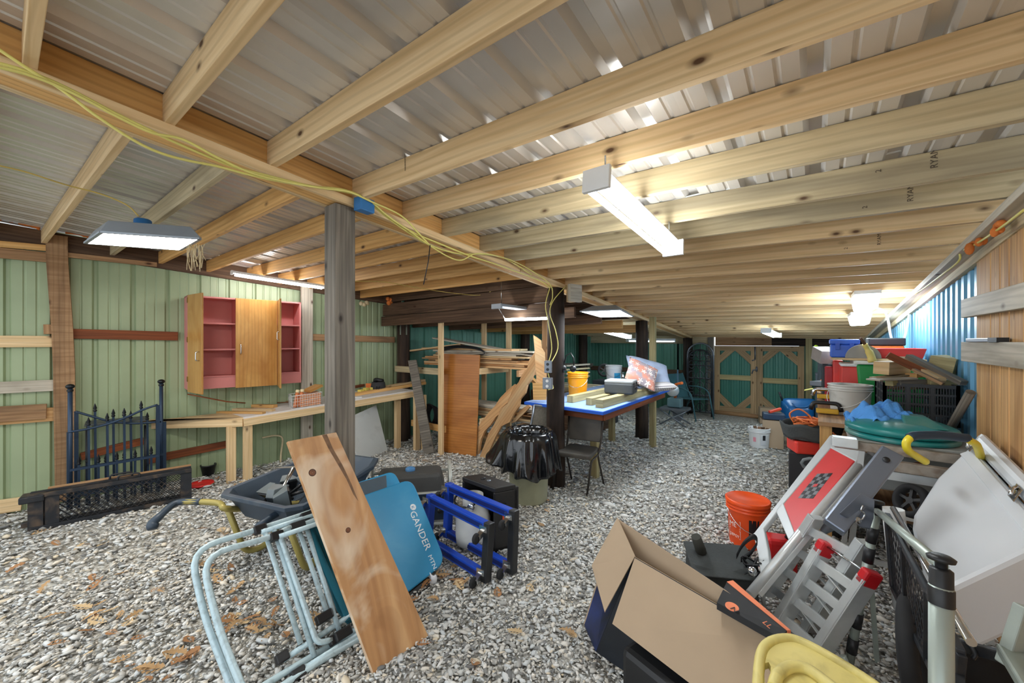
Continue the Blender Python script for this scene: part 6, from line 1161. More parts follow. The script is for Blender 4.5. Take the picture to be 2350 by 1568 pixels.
chunk(2003, 872, 2090, 868, 2.95, 3.0, .10, .012, WHITEW, 'thin weathered slat at the front left of the crate heap'); chunk(2010, 868, 2100, 858, 3.05, 3.2, .09, .012, GREYP, 'second weathered slat just behind on the crate heap'); chunk(2062, 878, 2122, 876, 2.95, 2.97, .03, .035, OLDG, 'short grey stick along the crate rim'); chunk(2040, 880, 2062, 874, 2.96, 3.0, .05, .04, TREAT, 'small greenish wedge at the crate rim'); chunk(2130, 876, 2190, 880, 2.95, 2.9, .06, .04, TREAT, 'greenish offcut at the right of the crate rim'); chunk(2090, 862, 2150, 858, 3.1, 3.15, .08, .03, PINEO, 'amber offcut in the middle of the crate heap')
for k in range(10): chunk(2045+k*14, 885+random.uniform(-3, 10), 2075+k*13, 880+random.uniform(-2, 10), 3.0+random.random()*.2, 3.0+random.random()*.3, .05+random.random()*.05, .03, random.choice((PINE, TREAT, BROWNW, GREYP)), 'short offcut inside the black crate')
for o in list(COL.objects):
    if o.name.startswith('wood_offcut') and o.get('label') == 'short offcut inside the black crate': o['group'] = 'offcuts inside the crate'
mb = MB(); mb.cyl(PD(2228, 900, 2.55), PD(2180, 985, 2.75), .024, n=14); obj('grey_pipe', mb, OLDG, label='grey round pole leaning against the crate', cat='pole')
# green tote with white lid, coolers and bins behind
GT = mat('green_tote', (20, 140, 66), .4); yb = 4.95; x0 = PY(1966, 860, yb).x; zt3 = ZV(832, (.4, yb))
T = thing('green_tote', ((x0+XR)/2, yb+.25, zt2), 'big green storage tote behind the dirty bucket', 'tote'); mb = MB(); xm_ = (x0+XR-.06)/2; hw_ = (XR-.06-x0)/2
mb.hexa([Vector((xm_+s*hw_*k, y, z)) for z, k in ((zt2, .86), (zt3-.02, 1)) for s, y in ((-1, yb+.02), (1, yb+.02), (1, yb+.46), (-1, yb+.46))]); obj('body', mb, GT, T, bev=.02); mb = MB(); mb.bb(x0-.02, XR-.05, yb-.01, yb+.5, zt3-.02, zt3+.012); obj('lid', mb, mat('pale_lid', (222, 224, 216), .5), T, bev=.008)
RC2 = mat('red_cooler', (214, 60, 50), .4)
def pilebox(x0, x1, y0, y1, Y, dep, m, name, label, cat, lid=None, zbase=None):
    a, b = PY(x0, 850, Y).x, PY(x1, 850, Y).x; z1 = ZV(y0, (a, Y)); z0 = ZV(y1, (a, Y)) if zbase is None else zbase
    return boxp(name, ((a+b)/2, Y+dep/2, z0), (b-a, dep, z1-z0-(.03 if lid else 0)), 0, m, label, cat, .012, lid)
pilebox(1930, 1976, 834, 880, 5.0, .36, RC2, 'picnic_cooler', 'red picnic cooler with a white lid left of the green tote', 'cooler', WHT, zt2)
pilebox(1912, 1936, 828, 872, 5.4, .3, RC2, 'red_box', 'tall red box behind the picnic cooler', 'box', None, zt2); pilebox(1893, 1913, 842, 862, 5.5, .25, mat('dark_red_box', (160, 24, 34), .4), 'red_box', 'small dark red box at the left end of the pile', 'box', None, zt2)
# board with cooler, red tub and toolbox on top
zb2 = ZV(829, (.4, 5.0)); 
mb = MB(); mb.bb(PY(1908, 829, 5.2).x, XR-.06, 5.0, 5.5, zt3+.014, zt3+.034); obj('laid_board', mb, PINE, label='pale board laid across the tote and coolers', cat='board'); zs = zt3+.036
BC = mat('blue_cooler', (54, 104, 214), .4); a, b = PY(1906, 800, 5.1).x, PY(1972, 800, 5.1).x; T = thing('blue_cooler', ((a+b)/2, 5.25, zs), 'blue hard cooler with latches on top of the pile', 'cooler'); hh = ZV(779, (a, 5.1))-zs
mb = MB(); mb.bb(a, b, 5.1, 5.4, zs, zs+hh*.72); obj('body', mb, BC, T, bev=.012); mb = MB(); mb.bb(a-.006, b+.006, 5.09, 5.41, zs+hh*.72, zs+hh); obj('lid', mb, BC, T, bev=.012)
for t in (.25, .75): mb = MB(); mb.bb(a+(b-a)*t-.018, a+(b-a)*t+.018, 5.08, 5.1, zs+hh*.42, zs+hh*.8); obj('latch', mb, mat('blue_latch', (40, 84, 190), .4), T, bev=.003)
RT2 = mat('red_tub', (222, 62, 62), .4); a, b = PY(1990, 815, 5.05).x, XR-.05; openbin('storage_tub', Vector(((a+b)/2, 5.27, zs)), b-a, .42, ZV(800, (.5, 5.05))-zs, RT2, 'wide red plastic tub on top of the green tote', 0, .88)
mb = MB(); c = Vector((PY(1955, 830, 5.02).x+.08, 5.04, zs)); mb.lathe(c+Vector((0, -.02, .0)), [(.001, 0), (.12, 0), (.12, .06), (.001, .06)], 24, (0, -1, .05)); 
mb2 = MB(); mb2.prism([c+Vector((.13*math.cos(t), -.03, .13*math.sin(t))) for t in [i*math.pi/14 for i in range(15)]], (0, .05, 0)); T = obj('half_round_shield', mb2, mat('grey_guard', (150, 146, 140), .5), label='grey half-round guard leaning on the red tub', cat='guard')
mb = MB(); c = PD(1996, 818, 3.72); mb.tube(bez([PD(1984, 790, 3.7), PD(1990, 800, 3.7), PD(1998, 815, 3.68), PD(2003, 832, 3.66)], 4), [.022]*6+[.03]*5+[.035, .03], 12); T = obj('garden_tool', mb, mat('cream_yellow', (224, 200, 110), .45), label='cream-yellow tool handle propped in front of the red tub', cat='tool'); mb = MB(); mb.tube([PD(1974, 776, 3.7), PD(1980, 782, 3.7), PD(1986, 792, 3.7)], .014, 8); obj('rusty_tip', mb, RUST, T)
OT = mat('orange_toolbox', (226, 110, 36), .4); a, b = PY(1996, 790, 5.6).x, PY(2076, 790, 5.6).x; zs2 = ZV(800, (a, 5.6)); T = thing('toolbox', ((a+b)/2, 5.75, zs2), 'black-and-orange toolbox behind the red tub', 'toolbox'); mb = MB(); mb.bb(a, b, 5.6, 5.9, zs2-.3, zs2+.03); obj('body', mb, OT, T, bev=.01); mb = MB(); mb.bb(a-.01, b+.01, 5.59, 5.91, zs2+.03, zs2+.11); obj('lid', mb, BLK, T, bev=.012)
mb = MB(); mb.bb(a-.05, b+.05, 5.55, 5.95, zt2, zs2-.302); obj('stacked_box', mb, KRAFT, label='brown carton under the orange toolbox', cat='box')
# grey carton and clutter at the left of the pile
mb = MB(); c = PD(1892, 815, 4.4); mb.box(c, (.16, .2, .14), RZ(25)@RX(15)); obj('grey_carton', mb, mat('grey_card', (150, 142, 136), .7), label='tilted greyish carton left of the blue cooler', cat='carton'); mb = MB(); mb.bb(.06, .26, 5.7, 6.1, zt2, c.z-.1); obj('dark_bin', mb, mat('dark_bin', (44, 50, 56), .5), label='dark bin under the tilted carton', cat='bin', bev=.01)
for k, (x, y, m, lab) in enumerate(((1893, 878, BLK, 'black'), (1900, 872, OT, 'orange-cream'), (1886, 885, STEEL, 'steel'))):
    p = PZ(x, y+20, zt2+.0); mb = MB(); mb.box(p+Vector((0, .05, .05+.04*k)), (.16, .22, .06), RZ(20-25*k)); obj('power_tool_tray', mb, m, label='%s tool tray among the clutter left of the dirty bucket' % lab, cat='tray', bev=.01)
for k, lab in enumerate(('lower', 'upper')):
    p = PZ(1892, 950-k*18, zt2); mb = MB(); mb.tube(fillet([p+Vector((-.1, 0, .03+.07*k)), p+Vector((-.08, 0, .1+.07*k)), p+Vector((.1, 0, .1+.07*k)), p+Vector((.12, 0, .03+.07*k))], .03), .018, 8); T = obj('power_drill', mb, (BLK, CHROME)[k], label='%s black-and-yellow power tool on the shelf edge by the bucket' % lab, cat='power tool'); mb = MB(); mb.box(p+Vector((.02, -.02, .03+.07*k)), (.16, .08, .04)); obj('battery', mb, mat('tool_yellow', (214, 168, 40), .5), T, bev=.008)
# far clutter between post and pile
for k, (x, y, s, m, lab) in enumerate(((1872, 835, (.25, .3, .5), mat('charcoal_bin', (52, 58, 62), .6), 'charcoal bin against the back wall beside the doors'), (1880, 900, (.3, .3, .4), mat('dark_teal_bin', (30, 70, 84), .5), 'dark teal bin on the floor beside the doors'))):
    p = PD(x, y, 6.6); mb = MB(); mb.box((p.x+.15, p.y, s[2]/2 if k else p.z-.1), s if k else (s[0], s[1], (p.z-.1)*2) if False else s); obj('storage_bin', mb, m, label=lab, cat='bin', bev=.02)
mb = MB(); mb.bb(.0, .5, 8.2, 8.7, 0, ZV(860, (.2, 8.2))); obj('metal_cabinet', mb, mat('slate_cabinet', (70, 78, 84), .5, .3), label='dark cabinet in the far right corner', cat='cabinet', bev=.01)
mb = MB(); a = PD(1880, 760, 6.9); mb.ball(PD(1873, 796, 6.6), .03, 12, 8); obj('tennis_ball', mb, mat('lime', (170, 196, 40), .7), label='lime green ball on the bin by the doors', cat='ball')
mb = MB(); mb.tube([PD(1846, 896, 5.6), PD(1862, 893, 5.6), PD(1880, 893, 5.5)], .01, 7); obj('yellow_rod', mb, YEL, label='short yellow rod sticking out beside the door post', cat='rod')
# ---- table saw with teal lid on top
Ys = 3.35; RUSTP = mat('worn_grey_rail', (150, 140, 128), .5, .4, .2, 20, dirt=(110, 76, 50), damt=.6, dscale=16)
T = thing('table_saw', (.42, Ys+.2, 0), 'contractor table saw with rusty fence rails on a metal stand', 'table saw'); a, b = PY(1945, 1006, Ys+.1), PY(2190, 1062, Ys-.05); zt4 = PY(2060, 1035, Ys).z
mb = MB(); mb.bb(.18, .78, Ys+.05, Ys+.62, zt4-.005, zt4+.03); obj('table_top', mb, mat('cast_table', (168, 170, 166), .4, .3), T, bev=.006)
mb = MB(); mb.beam((.10, Ys, zt4+.005), (.80, Ys-.02, zt4-.005), .05, .055); obj('fence_rail', mb, RUSTP, T, bev=.004); mb = MB(); mb.beam((.30, Ys-.1, zt4-.07), (.80, Ys-.12, zt4-.075), .05, .06); obj('fence_rail', mb, RUSTP, T, bev=.004); mb = MB(); mb.box((.15, Ys-.02, zt4+.02), (.13, .09, .06)); obj('fence_head', mb, ALU, T, bev=.006)
mb = MB(); mb.beam((.32, Ys-.06, zt4-.14), (.80, Ys-.07, zt4-.14), .03, .05); obj('front_panel', mb, ALU, T); mb = MB(); mb.bb(.3, .75, Ys+.1, Ys+.5, zt4-.28, zt4-.006); obj('saw_body', mb, mat('saw_grey', (120, 122, 120), .5), T, bev=.01)
mb = MB(); mb.lathe((.62, Ys-.09, zt4-.2), [(.015, 0), (.02, .01), (.02, .025), (.001, .03)], 12, (0, -1, 0)); obj('red_knob', mb, RC, T)
for x in (.24, .74):
    for y in (Ys+.05, Ys+.55): mb = MB(); mb.beam((x, y, zt4-.01), (x+(.04 if x > .5 else -.08), y, 0), .03, .03, (1, 0, 0)); obj('leg', mb, ALU, T)
for z in (.3, .62): mb = MB(); mb.beam((.15, Ys+.04, z), (.78, Ys+.04, z), .02, .03); obj('stand_rail', mb, ALU, T)
mb = MB(); mb.beam(PD(2095, 1095, 2.4), PD(2110, 1060, 2.45), .05, .05); obj('hammer_handle', mb, REDW, T)
TL = mat('teal_lid', (26, 122, 120), .35, 0, .08, 4, dirt=(150, 160, 140), damt=.55, dscale=3); c = Vector((PY(2064, 985, Ys+.3).x, Ys+.32, zt4+.032)); rx_, ry_ = .27, .3
T = thing('sandbox_cover', c, 'pair of teal moulded plastic lids stacked on the table saw', 'lid')
for k in range(2):
    mb = MB()
    def sh(u, v, k=k):
        t = u*2*math.pi; r = (1, 1.03, 1.03, 1, .9, .7, .35, .001)[int(round(v*7))]; z = (0, .006, .03, .042, .055, .075, .09, .094)[int(round(v*7))]; return c+Vector((rx_*r*math.cos(t), ry_*r*math.sin(t), z*(.7 if k == 0 else 1)+.04*k))
    mb.grid(sh, 36, 7); obj('shell', mb, TL, T)
mb = MB(); mb.hexa([c+Vector((x, y, z)) for z, w in ((.1, 1), (.16, .55)) for x, y in ((.0*w, -.22*w), (.2*w, -.2*w), (.2*w, .0), (.0, .02))]); obj('ridge', mb, TL, T, bev=.01)
# blue towel draped on the lid
BTW = mat('blue_towel', (84, 150, 220), .95, 0, .08, 10, bmp=.4, bscale=120); tc_ = c+Vector((-.07, .02, .13))
def tow(u, v):
    a, b = 2*u-1, 2*v-1; r = math.hypot(a, b); z = .075*(1-min(1, r)**1.5)+.022*math.sin(8*a+3*b)+.018*math.sin(13*b-5*a)+.010*math.sin(21*a+4*b)+.006*math.sin(31*b)-.085*max(0, r-.55); return tc_+Vector((.19*a+.015*math.sin(6*b), .16*b+.02*math.sin(5*a), z))
mb = MB(); mb.grid(tow, 40, 34); obj('towel', mb, BTW, label='crumpled blue towel lying on the teal lid', cat='towel', solid=.006)
# yellow and navy tool handle loop in front
YH = mat('yellow_handle', (226, 204, 44), .4); NV = mat('navy_grip', (34, 52, 70), .55); D = 1.95
T = thing('lawn_tool', PZ(2120, 1250), 'yellow tubular handle with a navy foam grip above the cooler', 'handle'); mb = MB(); mb.tube(bez([PD(2220, 1006, D), PD(2200, 1004, D), PD(2160, 999, D), PD(2130, 999, D), PD(2100, 1000, D), PD(2088, 1005, D)], 4), .021, 12); obj('grip', mb, NV, T)
mb = MB(); mb.tube(bez([PD(2092, 1002, D), PD(2080, 1016, D), PD(2084, 1034, D), PD(2104, 1048, D+.02), PD(2124, 1060, D+.04)], 5), .017, 12); obj('tube', mb, YH, T); mb = MB(); mb.tube(bez([PD(2212, 1003, D), PD(2226, 1012, D), PD(2245, 1030, D+.05), PD(2255, 1100, D+.3), PD(2240, 1250, D+.35)], 4), .017, 12); obj('tube', mb, YH, T)
# ================================================================ MIDDLE RIGHT: TRAY, BOXES, BUCKETS
p = PZ(1745, 1030)+Vector((-.03, .13, 0)); TB = bucket(Vector((p.x, p.y, 0)), .15, .31, WHT, 'white bucket with a printed label standing on the gravel mid-way', ang=.6, hang=False); va = math.atan2(-p.y, -p.x)
for k, (u0, u1, z0, z1, m) in enumerate(((.15, .75, .05, .2, mat('grey_label', (196, 200, 204), .5)), (.35, .65, .13, .21, BLK), (-.6, -.3, .1, .17, mat('pink_print', (232, 150, 164), .5)))):
    mb = MB(); mb.grid(lambda u, v: Vector((p.x+.149*math.cos(va+u0+(u1-u0)*u)*(.93+.05*(z0+(z1-z0)*v)/.3), p.y+.149*math.sin(va+u0+(u1-u0)*u)*(.93+.05*(z0+(z1-z0)*v)/.3), z0+(z1-z0)*v)), 6, 1); obj('label', mb, m, TB)
mb = MB(); 
for k in range(5): mb.beam(Vector((p.x-.08+.04*k, p.y-.04+.02*(k%2), .24)), Vector((p.x-.12+.06*k, p.y+.05*(k%3-1), .31+.02*(k%2))), .05, .015)
obj('bucket_scraps', mb, RUST, label='rusty metal scraps sticking out of the mid-way white bucket', cat='scrap', kind=None)
p = PZ(1783, 1025)+Vector((.0, .17, 0)); T = thing('cardboard_carton', Vector((p.x, p.y, 0)), 'tall brown carton with open flaps behind the white bucket', 'box'); R = RZ(32); s_ = (.30, .30, .36)
for (x, y, sx, sy) in ((0, -.147, .30, .006), (0, .147, .30, .006), (-.147, 0, .006, .30), (.147, 0, .006, .30)): mb = MB(); mb.box(p+R@Vector((x, y, .18)), (sx, sy, .36), R); obj('side_panel', mb, KRAFT, T)
mb = MB(); mb.box(p+Vector((0, 0, .01)), (.3, .3, .01), R); obj('bottom_panel', mb, KRAFT, T)
for (x, y, vx, vy, vz) in ((-.147, 0, -.1, 0, .1), (.147, 0, .1, 0, -.09), (0, .147, 0, .03, .15), (0, -.147, -.0, -.06, .08)):
    a = p+R@Vector((x-(.15 if y else 0), y-(.15 if x else 0), .36)); b = p+R@Vector((x+(.15 if y else 0), y+(.15 if x else 0), .36)); w = R@Vector((vx, vy, vz)); mb = MB(); mb.prism([a, b, b+w, a+w], R@Vector((y, x, 0)).normalized()*.005); obj('flap', mb, KRAFT, T)
text('TED', p+R@Vector((-.03, -.152, .05)), R@Vector((1, 0, 0)), (0, 0, 1), .07, BLK, T); mb = MB(); mb.lathe(p+R@Vector((-.02, -.15, .22)), [(.03, 0), (.03, .003)], 16, R@Vector((0, -1, 0)), cap1=True); obj('printed_drop', mb, mat('slate_print', (70, 84, 100), .6), T)
p2_ = PZ(1745, 975)+Vector((.1, .3, 0)); 
mb = MB(); mb.box((p2_.x, p2_.y, .16), (.3, .26, .32), RZ(12)); obj('small_carton', mb, KRAFT, label='small closed carton in front of the double doors', cat='box'); mb = MB(); mb.beam(PD(1765, 946, 6.3), PD(1792, 938, 6.3), .05, .04); T = obj('orange_tool', mb, mat('red_orange', (214, 70, 40), .4), label='red-orange power tool on the clutter before the doors', cat='tool', bev=.01)
mb = MB(); mb.box(PD(1775, 955, 6.35), (.3, .2, .1), RZ(10)); obj('navy_case', mb, mat('navy_case', (40, 60, 84), .5), label='navy case under the red-orange tool', cat='case', bev=.015)
mb = MB(); q = PD(1775, 955, 6.35); mb.bb(q.x-.14, q.x+.14, q.y-.1, q.y+.1, 0, q.z-.06); obj('dark_carton', mb, KRAFT, label='brown carton under the navy case', cat='box')
# upright blue wheelbarrow tray
BW = mat('blue_tray', (18, 86, 140), .3, 0, .06); bl, br = PZ(1800, 1014), PZ(1868, 1022); tl, tr = PP(1793, 915, bl, Vector((.55, -.83, .12)).normalized()), None; nT = (br-bl).cross(Vector((.02, .1, 1))).normalized(); nT = nT if nT.dot(EY-bl) > 0 else -nT
def tq(x, y, off=0): return PP(x, y, bl+nT*off, nT)
T = thing('wheelbarrow_tray', (bl+br)/2, 'blue wheelbarrow standing on end with its tray underside showing', 'wheelbarrow'); ri_ = [fillet([tq(x, y, of) for x, y in pp], rr, 5, True) for pp, of, rr in ((((1792, 1018), (1876, 1026), (1876, 916), (1792, 914)), -.2, .1), (((1796, 1016), (1873, 1024), (1873, 920), (1796, 918)), -.17, .1), (((1806, 1006), (1864, 1012), (1864, 932), (1806, 930)), .0, .08), (((1816, 996), (1856, 1000), (1856, 942), (1816, 940)), .02, .05))]
mb = MB(); n = len(ri_[0])
for r in ri_: mb.v += r
for i in range(3):
    for k in range(n): mb.face([i*n+k, i*n+(k+1) % n, (i+1)*n+(k+1) % n, (i+1)*n+k], None, True)
mb.face([3*n+k for k in range(n)]); obj('tray', mb, BW, T, solid=.008); mb = MB(); mb.tube([tq(1788, 900, -.2), tq(1796, 920, -.2)], .016, 8); obj('handle', mb, BLK, T)
mb = MB(); mb.tube(fillet([tq(1818, 925, .03), tq(1828, 935, .04), tq(1852, 935, .04), tq(1862, 925, .03)], .03), .01, 8); obj('moulded_rib', mb, BW, T)
# black tool bag with orange cord on red box and white bucket
p = PZ(1872, 1075)+Vector((.02, .12, 0)); TB = bucket(Vector((p.x, p.y, 0)), .15, .34, WHT, 'white bucket below the black tool bag, beside the creeper', ang=.2, hang=False)
bq = PD(1860, 985, 3.55); T = thing('tool_bag', bq-Vector((0, 0, .09)), 'black open tool bag with orange cord on top of the red case', 'bag')
def bag2(u, v): t = u*2*math.pi; return bq+Vector((.22*(.9+.15*v)*math.cos(t), .17*(.9+.15*v)*math.sin(t), -.08+.13*v+.012*math.sin(6*t)))
mb = MB(); mb.grid(bag2, 30, 5); mb.prism([bq+Vector((.2*math.cos(t), .15*math.sin(t), -.08)) for t in [i*math.pi/8 for i in range(16)]], (0, 0, .01)); obj('bag_body', mb, BF, T, solid=.006)
OC = mat('orange_cord', (232, 126, 66), .5); mb = MB()
for k in range(12):
    a = random.uniform(0, 6.28); mb.tube(bez([bq+Vector((random.uniform(-.15, .17), random.uniform(-.12, .12), .04+random.random()*.06)) for _ in range(5)], 5), .006, 6)
mb.tube(bez([bq+Vector((-.12, -.05, .05)), bq+Vector((-.15, -.06, .13)), bq+Vector((-.08, -.07, .18)), bq+Vector((.0, -.06, .12)), bq+Vector((.02, -.06, .05))], 5), .007, 7); mb.tube(bez([bq+Vector((.15, -.16, .02)), bq+Vector((.19, -.19, -.03)), bq+Vector((.16, -.2, -.09)), bq+Vector((.11, -.19, -.06)), bq+Vector((.13, -.17, 0))], 5), .007, 7)
obj('extension_cord', mb, OC, label='tangled orange extension cord spilling from the tool bag', cat='cord')
rb = Vector((bq.x, bq.y, bq.z-.2)); mb = MB(); mb.box(rb+Vector((0, 0, .05)), (.3, .24, .11), RZ(20)); obj('red_case', mb, RC2, label='red case between the tool bag and the white bucket', cat='case', bev=.015)
mb = MB(); mb.bb(bq.x-.16, bq.x+.2, bq.y-.05, bq.y+.3, 0, rb.z-.02); obj('dark_crate', mb, mat('dark_crate', (40, 42, 44), .6), label='dark crate behind the white bucket under the tool bag', cat='crate', bev=.01)
mb = MB(); c = PD(1866, 1062, 3.0); mb.frame([c+Vector((.07*math.cos(t), .02, .045*math.sin(t)-.02)) for t in [i*math.pi/5 for i in range(10)]], .013, 7); obj('grey_clamp', mb, mat('grey_tool', (110, 116, 116), .5), label='grey tool handle beside the white bucket near the creeper', cat='tool')
mb = MB(); c = PZ(1825, 1118, .0); mb.box(c+Vector((.1, .1, .08)), (.18, .16, .16), RZ(30)); obj('brown_carton', mb, mat('brown_card', (140, 92, 44), .8), label='small brown carton beside the creeper edge', cat='box')
# black steel tube on the weathered board
a = PX(2216, 781, XR-.07); mb = MB(); mb.beam((XR-.05, a.y, a.z-.0), (XR-.05, a.y-.42, a.z), .04, .022); T = obj('steel_channel', mb, STEEL, label='short steel channel resting on the lower weathered board', cat='channel', bev=.003); mb = MB(); mb.beam((XR-.05, a.y-.42, a.z), (XR-.05, a.y-.56, a.z), .045, .026); obj('black_end', mb, BLK, T)
# ================================================================ FAR BACK LEFT AND BACK WALL
# arched iron trellis panels against the back wall
def trellis(xc, w, h, y, label, m=BLKM):
    T = thing('iron_trellis', (xc, y, 0), label, 'trellis'); r = w/2; P = [Vector((xc-r, y, 0)), Vector((xc-r, y, h-r))]+[Vector((xc-r*math.cos(t), y, h-r+r*math.sin(t))) for t in [i*math.pi/12 for i in range(1, 12)]]+[Vector((xc+r, y, h-r)), Vector((xc+r, y, 0))]
    mb = MB(); mb.tube(P, .018, 8); obj('arch_frame', mb, m, T)
    for z in (.08, .45, .85, 1.15, h-r): mb = MB(); mb.tube([(xc-r, y, z), (xc+r, y, z)], .01, 6); obj('cross_bar', mb, m, T)
    for t in (-.5, 0, .5): mb = MB(); mb.tube([(xc+r*t, y, .08), (xc+r*t, y, h-r+r*math.sqrt(1-t*t))], .008, 6); obj('upright', mb, m, T)
    mb = MB()
    for i in range(3):
        for j in range(6): c = Vector((xc-r+w*(i+.5)/3, y-.01, .2+j*.24)); mb.frame([c+Vector((.07*math.cos(t), 0, .09*math.sin(t))) for t in [k*math.pi/5 for k in range(10)]], .006, 5)
    obj('scrollwork', mb, m, T, kind='stuff'); return T
q = PY(1607, 950, 9.85); trellis(q.x, .5, ZV(803, (q.x, 9.85)), 9.8, 'dark arched iron trellis leaning against the back wall beside the doors'); trellis(q.x-.02, .56, ZV(788, (q.x, 9.95)), 9.95, 'taller thin iron arch behind the dark trellis', STEEL)
# teal patio chair and shovel
PC = mat('teal_patio', (64, 108, 116), .5); p = PZ(1590, 965); T = thing('patio_chair', p, 'teal sling patio chair with curved arms near the back wall', 'chair'); R = RZ(-25)
def pc_(x, y, z): return Vector((p.x, p.y, 0))+R@Vector((x, y, z))
p = p+Vector((-.1, .3, 0))
mb = MB(); mb.prism([pc_(-.26, -.25, .42), pc_(-.26, .25, .40), pc_(.24, .25, .42), pc_(.24, -.25, .44)], (0, 0, .015)); obj('seat', mb, PC, T); mb = MB(); mb.prism([pc_(-.26, -.25, .42), pc_(-.26, .25, .42), pc_(-.45, .25, .95), pc_(-.45, -.25, .95)], R@Vector((-.015, 0, 0))); obj('backrest', mb, PC, T)
for s in (-1, 1):
    mb = MB(); mb.tube(fillet([pc_(-.40, s*.28, .66), pc_(.0, s*.29, .68), pc_(.22, s*.29, .60), pc_(.34, s*.29, 0)], .16), .014, 8); obj('armrest', mb, PC, T); mb = MB(); mb.tube([pc_(-.4, s*.27, 0), pc_(-.24, s*.27, .42), pc_(-.45, s*.26, .96)], .014, 8); obj('leg', mb, PC, T)
sp = PZ(1556, 968); mb = MB(); mb.tube([sp+Vector((0, 0, .25)), sp+Vector((-.02, .05, 1.1))], .016, 8); T = obj('shovel', mb, mat('blue_grey_shaft', (70, 100, 120), .5), label='long-handled round shovel standing on the gravel by the patio chair', cat='shovel'); mb = MB(); mb.prism([sp+Vector((.11*math.cos(t), .0, .16+.16*math.sin(t))) for t in [i*math.pi/8 for i in range(16)]], (0, .01, 0)); obj('blade', mb, STEEL, T)
# grey lumber and odds behind the table
for k in range(12):
    y_ = 6.72+.24*(k % 3)+random.uniform(-.02, .02); z_ = .736+.03*(k//3); mb = MB(); mb.beam((-4.55+random.uniform(0, .4), y_, z_), (-3.0+random.uniform(-.4, .15), y_+random.uniform(-.02, .02), z_), random.uniform(.12, .19), .025); obj('grey_plank', mb, random.choice((OLDG, GREYP, WHITEW)), label='weathered plank in the stack behind the blue table', cat='plank', group='planks behind the blue table')
mb = MB(); mb.bb(-4.6, -3.2, 6.6, 7.6, 0, .72); obj('low_platform', mb, HEADW, label='low dark platform under the weathered planks at the back', cat='platform', bev=.01)
for k in range(4): mb = MB(); a, b = PD(1296, 840+k*9, 8.4), PD(1350, 836+k*9, 8.9); mb.beam(a, b, .1, .03); obj('wall_board', mb, (WHITEW, GREYP)[k % 2], WLFT)
wheel('spare_wheel', PD(1387, 850, 8.2), (.4, -.9, .1), .14, .05, 'dark wheel rim propped up by the back left wall')
mb = MB(); q = PD(1387, 868, 8.25); mb.bb(q.x-.2, q.x+.2, q.y-.15, q.y+.25, 0, q.z-.04); obj('dark_box', mb, mat('dark_box', (46, 52, 58), .6), label='dark box under the wheel rim at the back left', cat='box', bev=.01)
# white swing arms / sander stand by the far end of the table
p = PZ(1536, 985)+Vector((0, -.2, 0)); mb = MB(); mb.box((p.x, p.y+.6, .35), (.5, .4, .04)); T = thing('tool_stand', (p.x, p.y+.6, 0), 'folding tool stand with a mitre saw beyond the blue table', 'tool stand'); obj('top', mb, STEEL, T)
for s in (-1, 1): mb = MB(); mb.tube([(p.x-.25, p.y+.6+.18*s, .03), (p.x+.25, p.y+.6+.18*s, .33)], .014, 7); obj('leg', mb, STEEL, T); mb = MB(); mb.tube([(p.x+.25, p.y+.6+.18*s, .03), (p.x-.25, p.y+.6+.18*s, .33)], .014, 7); obj('leg', mb, STEEL, T)
mb = MB(); mb.box((p.x, p.y+.6, .47), (.26, .22, .18)); obj('saw_base', mb, mat('saw_teal', (90, 120, 126), .5), T, bev=.02); mb = MB(); mb.lathe((p.x-.02, p.y+.5, .72), [(.001, 0), (.12, 0), (.12, .03), (.001, .03)], 20, (.3, -1, 0)); obj('blade_guard', mb, ALU, T); mb = MB(); mb.tube([(p.x, p.y+.6, .55), (p.x+.02, p.y+.6, .84), (p.x+.16, p.y+.5, .88)], .03, 8); obj('arm', mb, OT, T)
# ================================================================ FALLEN LEAVES
LF = [mat('leaf_%s' % k, c, .8, 0, .2, 30) for k, c in (('tan', (176, 140, 96)), ('rust', (158, 112, 70)), ('pale', (198, 170, 128)))]
def leafmesh(seed):
    r = random.Random(seed); mb = MB(); n = 11; outl = [(0, 0)]
    for s in (1, -1):
        for i in range(1, n) if s == 1 else range(n-1, 0, -1):
            t = i/n; w = (.22*math.sin(math.pi*t**.8)*(1+.45*math.sin(i*2.9+seed))+.03)*s; outl.append((t, w))
        if s == 1: outl.append((1.05, 0))
    def lz(x, y): return .10*math.sin(3*x+seed)+.5*y*y+.12*y*math.sin(4*x)+.08
    c = len(mb.v)
    for x, y in outl: mb.v.append(Vector((x-.5, y, lz(x, y))))
    m = len(outl); mid = [mb.v.append(Vector((t-.5, 0, lz(t, 0)-.03))) or m+k for k, t in enumerate((.15, .35, .55, .75, .95))]
    for i in range(m):
        j = (i+1) % m; tm = (outl[i][0]+outl[j][0])/2; k = min(4, max(0, int(round((tm-.15)/.2)))); mb.face([i, j, mid[k]], None, True)
    for k in range(4): mb.face([mid[k], mid[k+1], m-1-min(m-2, 2+2*k)], None, True)
    return mb
protos = []
for s in range(5):
    mb = leafmesh(s); me = mesh_of(mb, 'oak_leaf', Vector((0, 0, 0))); me.materials.append(LF[s % 3]); protos.append(me)
rl = random.Random(11); spots = []
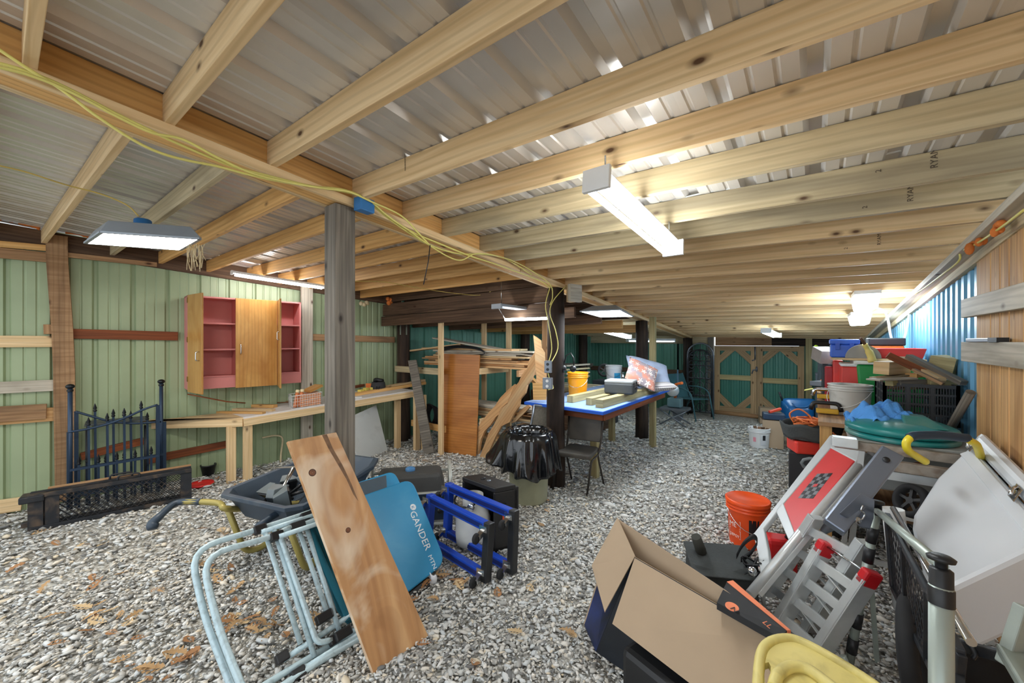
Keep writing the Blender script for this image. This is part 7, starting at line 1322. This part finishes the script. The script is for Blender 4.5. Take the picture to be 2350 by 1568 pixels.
clusters = [((590, 1430), 70, 60, 22), ((440, 1320), 80, 40, 9), ((200, 1380), 160, 90, 20), ((330, 1530), 120, 40, 14), ((530, 1230), 60, 25, 10), ((120, 1250), 90, 30, 8), ((1060, 1420), 160, 90, 10), ((1020, 1340), 40, 20, 6), ((560, 1110), 60, 10, 8), ((1230, 1190), 60, 30, 4), ((980, 1060), 40, 8, 6), ((1310, 1460), 10, 8, 1)]
for (c, sx, sy, n) in clusters:
    for _ in range(n): spots.append((rl.gauss(c[0], sx*.6), rl.gauss(c[1], sy*.6)))
hand = [('large curled tan leaf lying alone on the gravel inside the tube frame', 540, 1357, .17, .3), ('big pale oak leaf at the lower left beside the tube frame', 430, 1515, .2, 1.0), ('curled brown leaf alone on the gravel left of the open carton', 1303, 1462, .11, .2), ('tan leaf lying below the knotty plank', 1090, 1532, .1, 0)]
for k, (x, y) in enumerate(spots+[(h[1], h[2]) for h in hand]):
    if y < 1010: continue
    p = PZ(x, min(y, 1640)); me = protos[k % 5]; o = bpy.data.objects.new('oak_leaf', me); COL.objects.link(o); h = k-len(spots); s = hand[h][3] if h >= 0 else rl.uniform(.06, .12)
    o.location = (p.x, p.y, .016); o.rotation_euler = (rl.gauss(0, .2), rl.gauss(0, .2), rl.uniform(0, 6.28)); o.scale = (s, s*rl.uniform(.8, 1.2), s*.9); tag(o, hand[h][0] if h >= 0 else 'dry brown oak leaf fallen on the gravel', 'leaf', None if h >= 0 else 'fallen oak leaves')
# ================================================================ LUMBER STAMPS
INK = mat('stamp_ink', (74, 62, 50), .8)
pur = sorted([o for o in CEIL.children if o.name.startswith('purlin')], key=lambda o: o.name)
def stamp(i, txt, x, y, size):
    o = pur[i]; yf = ([-.72, -.32]+YR)[i]-.019-.0195; p = PY(x, y, yf); text(txt, p+Vector((0, -.001, 0)), (0, 0, 1), (-1, 0, 0), size, INK, o, 'stamp_print', .0002)
stamp(8, 'RYAM', 2152, 385, .035); stamp(8, '2', 2022, 395, .03); stamp(9, 'RYAM', 2096, 462, .035); stamp(9, '2', 1990, 478, .03); stamp(11, 'RYAM', 2022, 562, .03); stamp(11, '2', 1945, 572, .028)
for k in range(9): stamp(5, 'IIIIII', 931-k*.1, 392-k*6.6, .012)
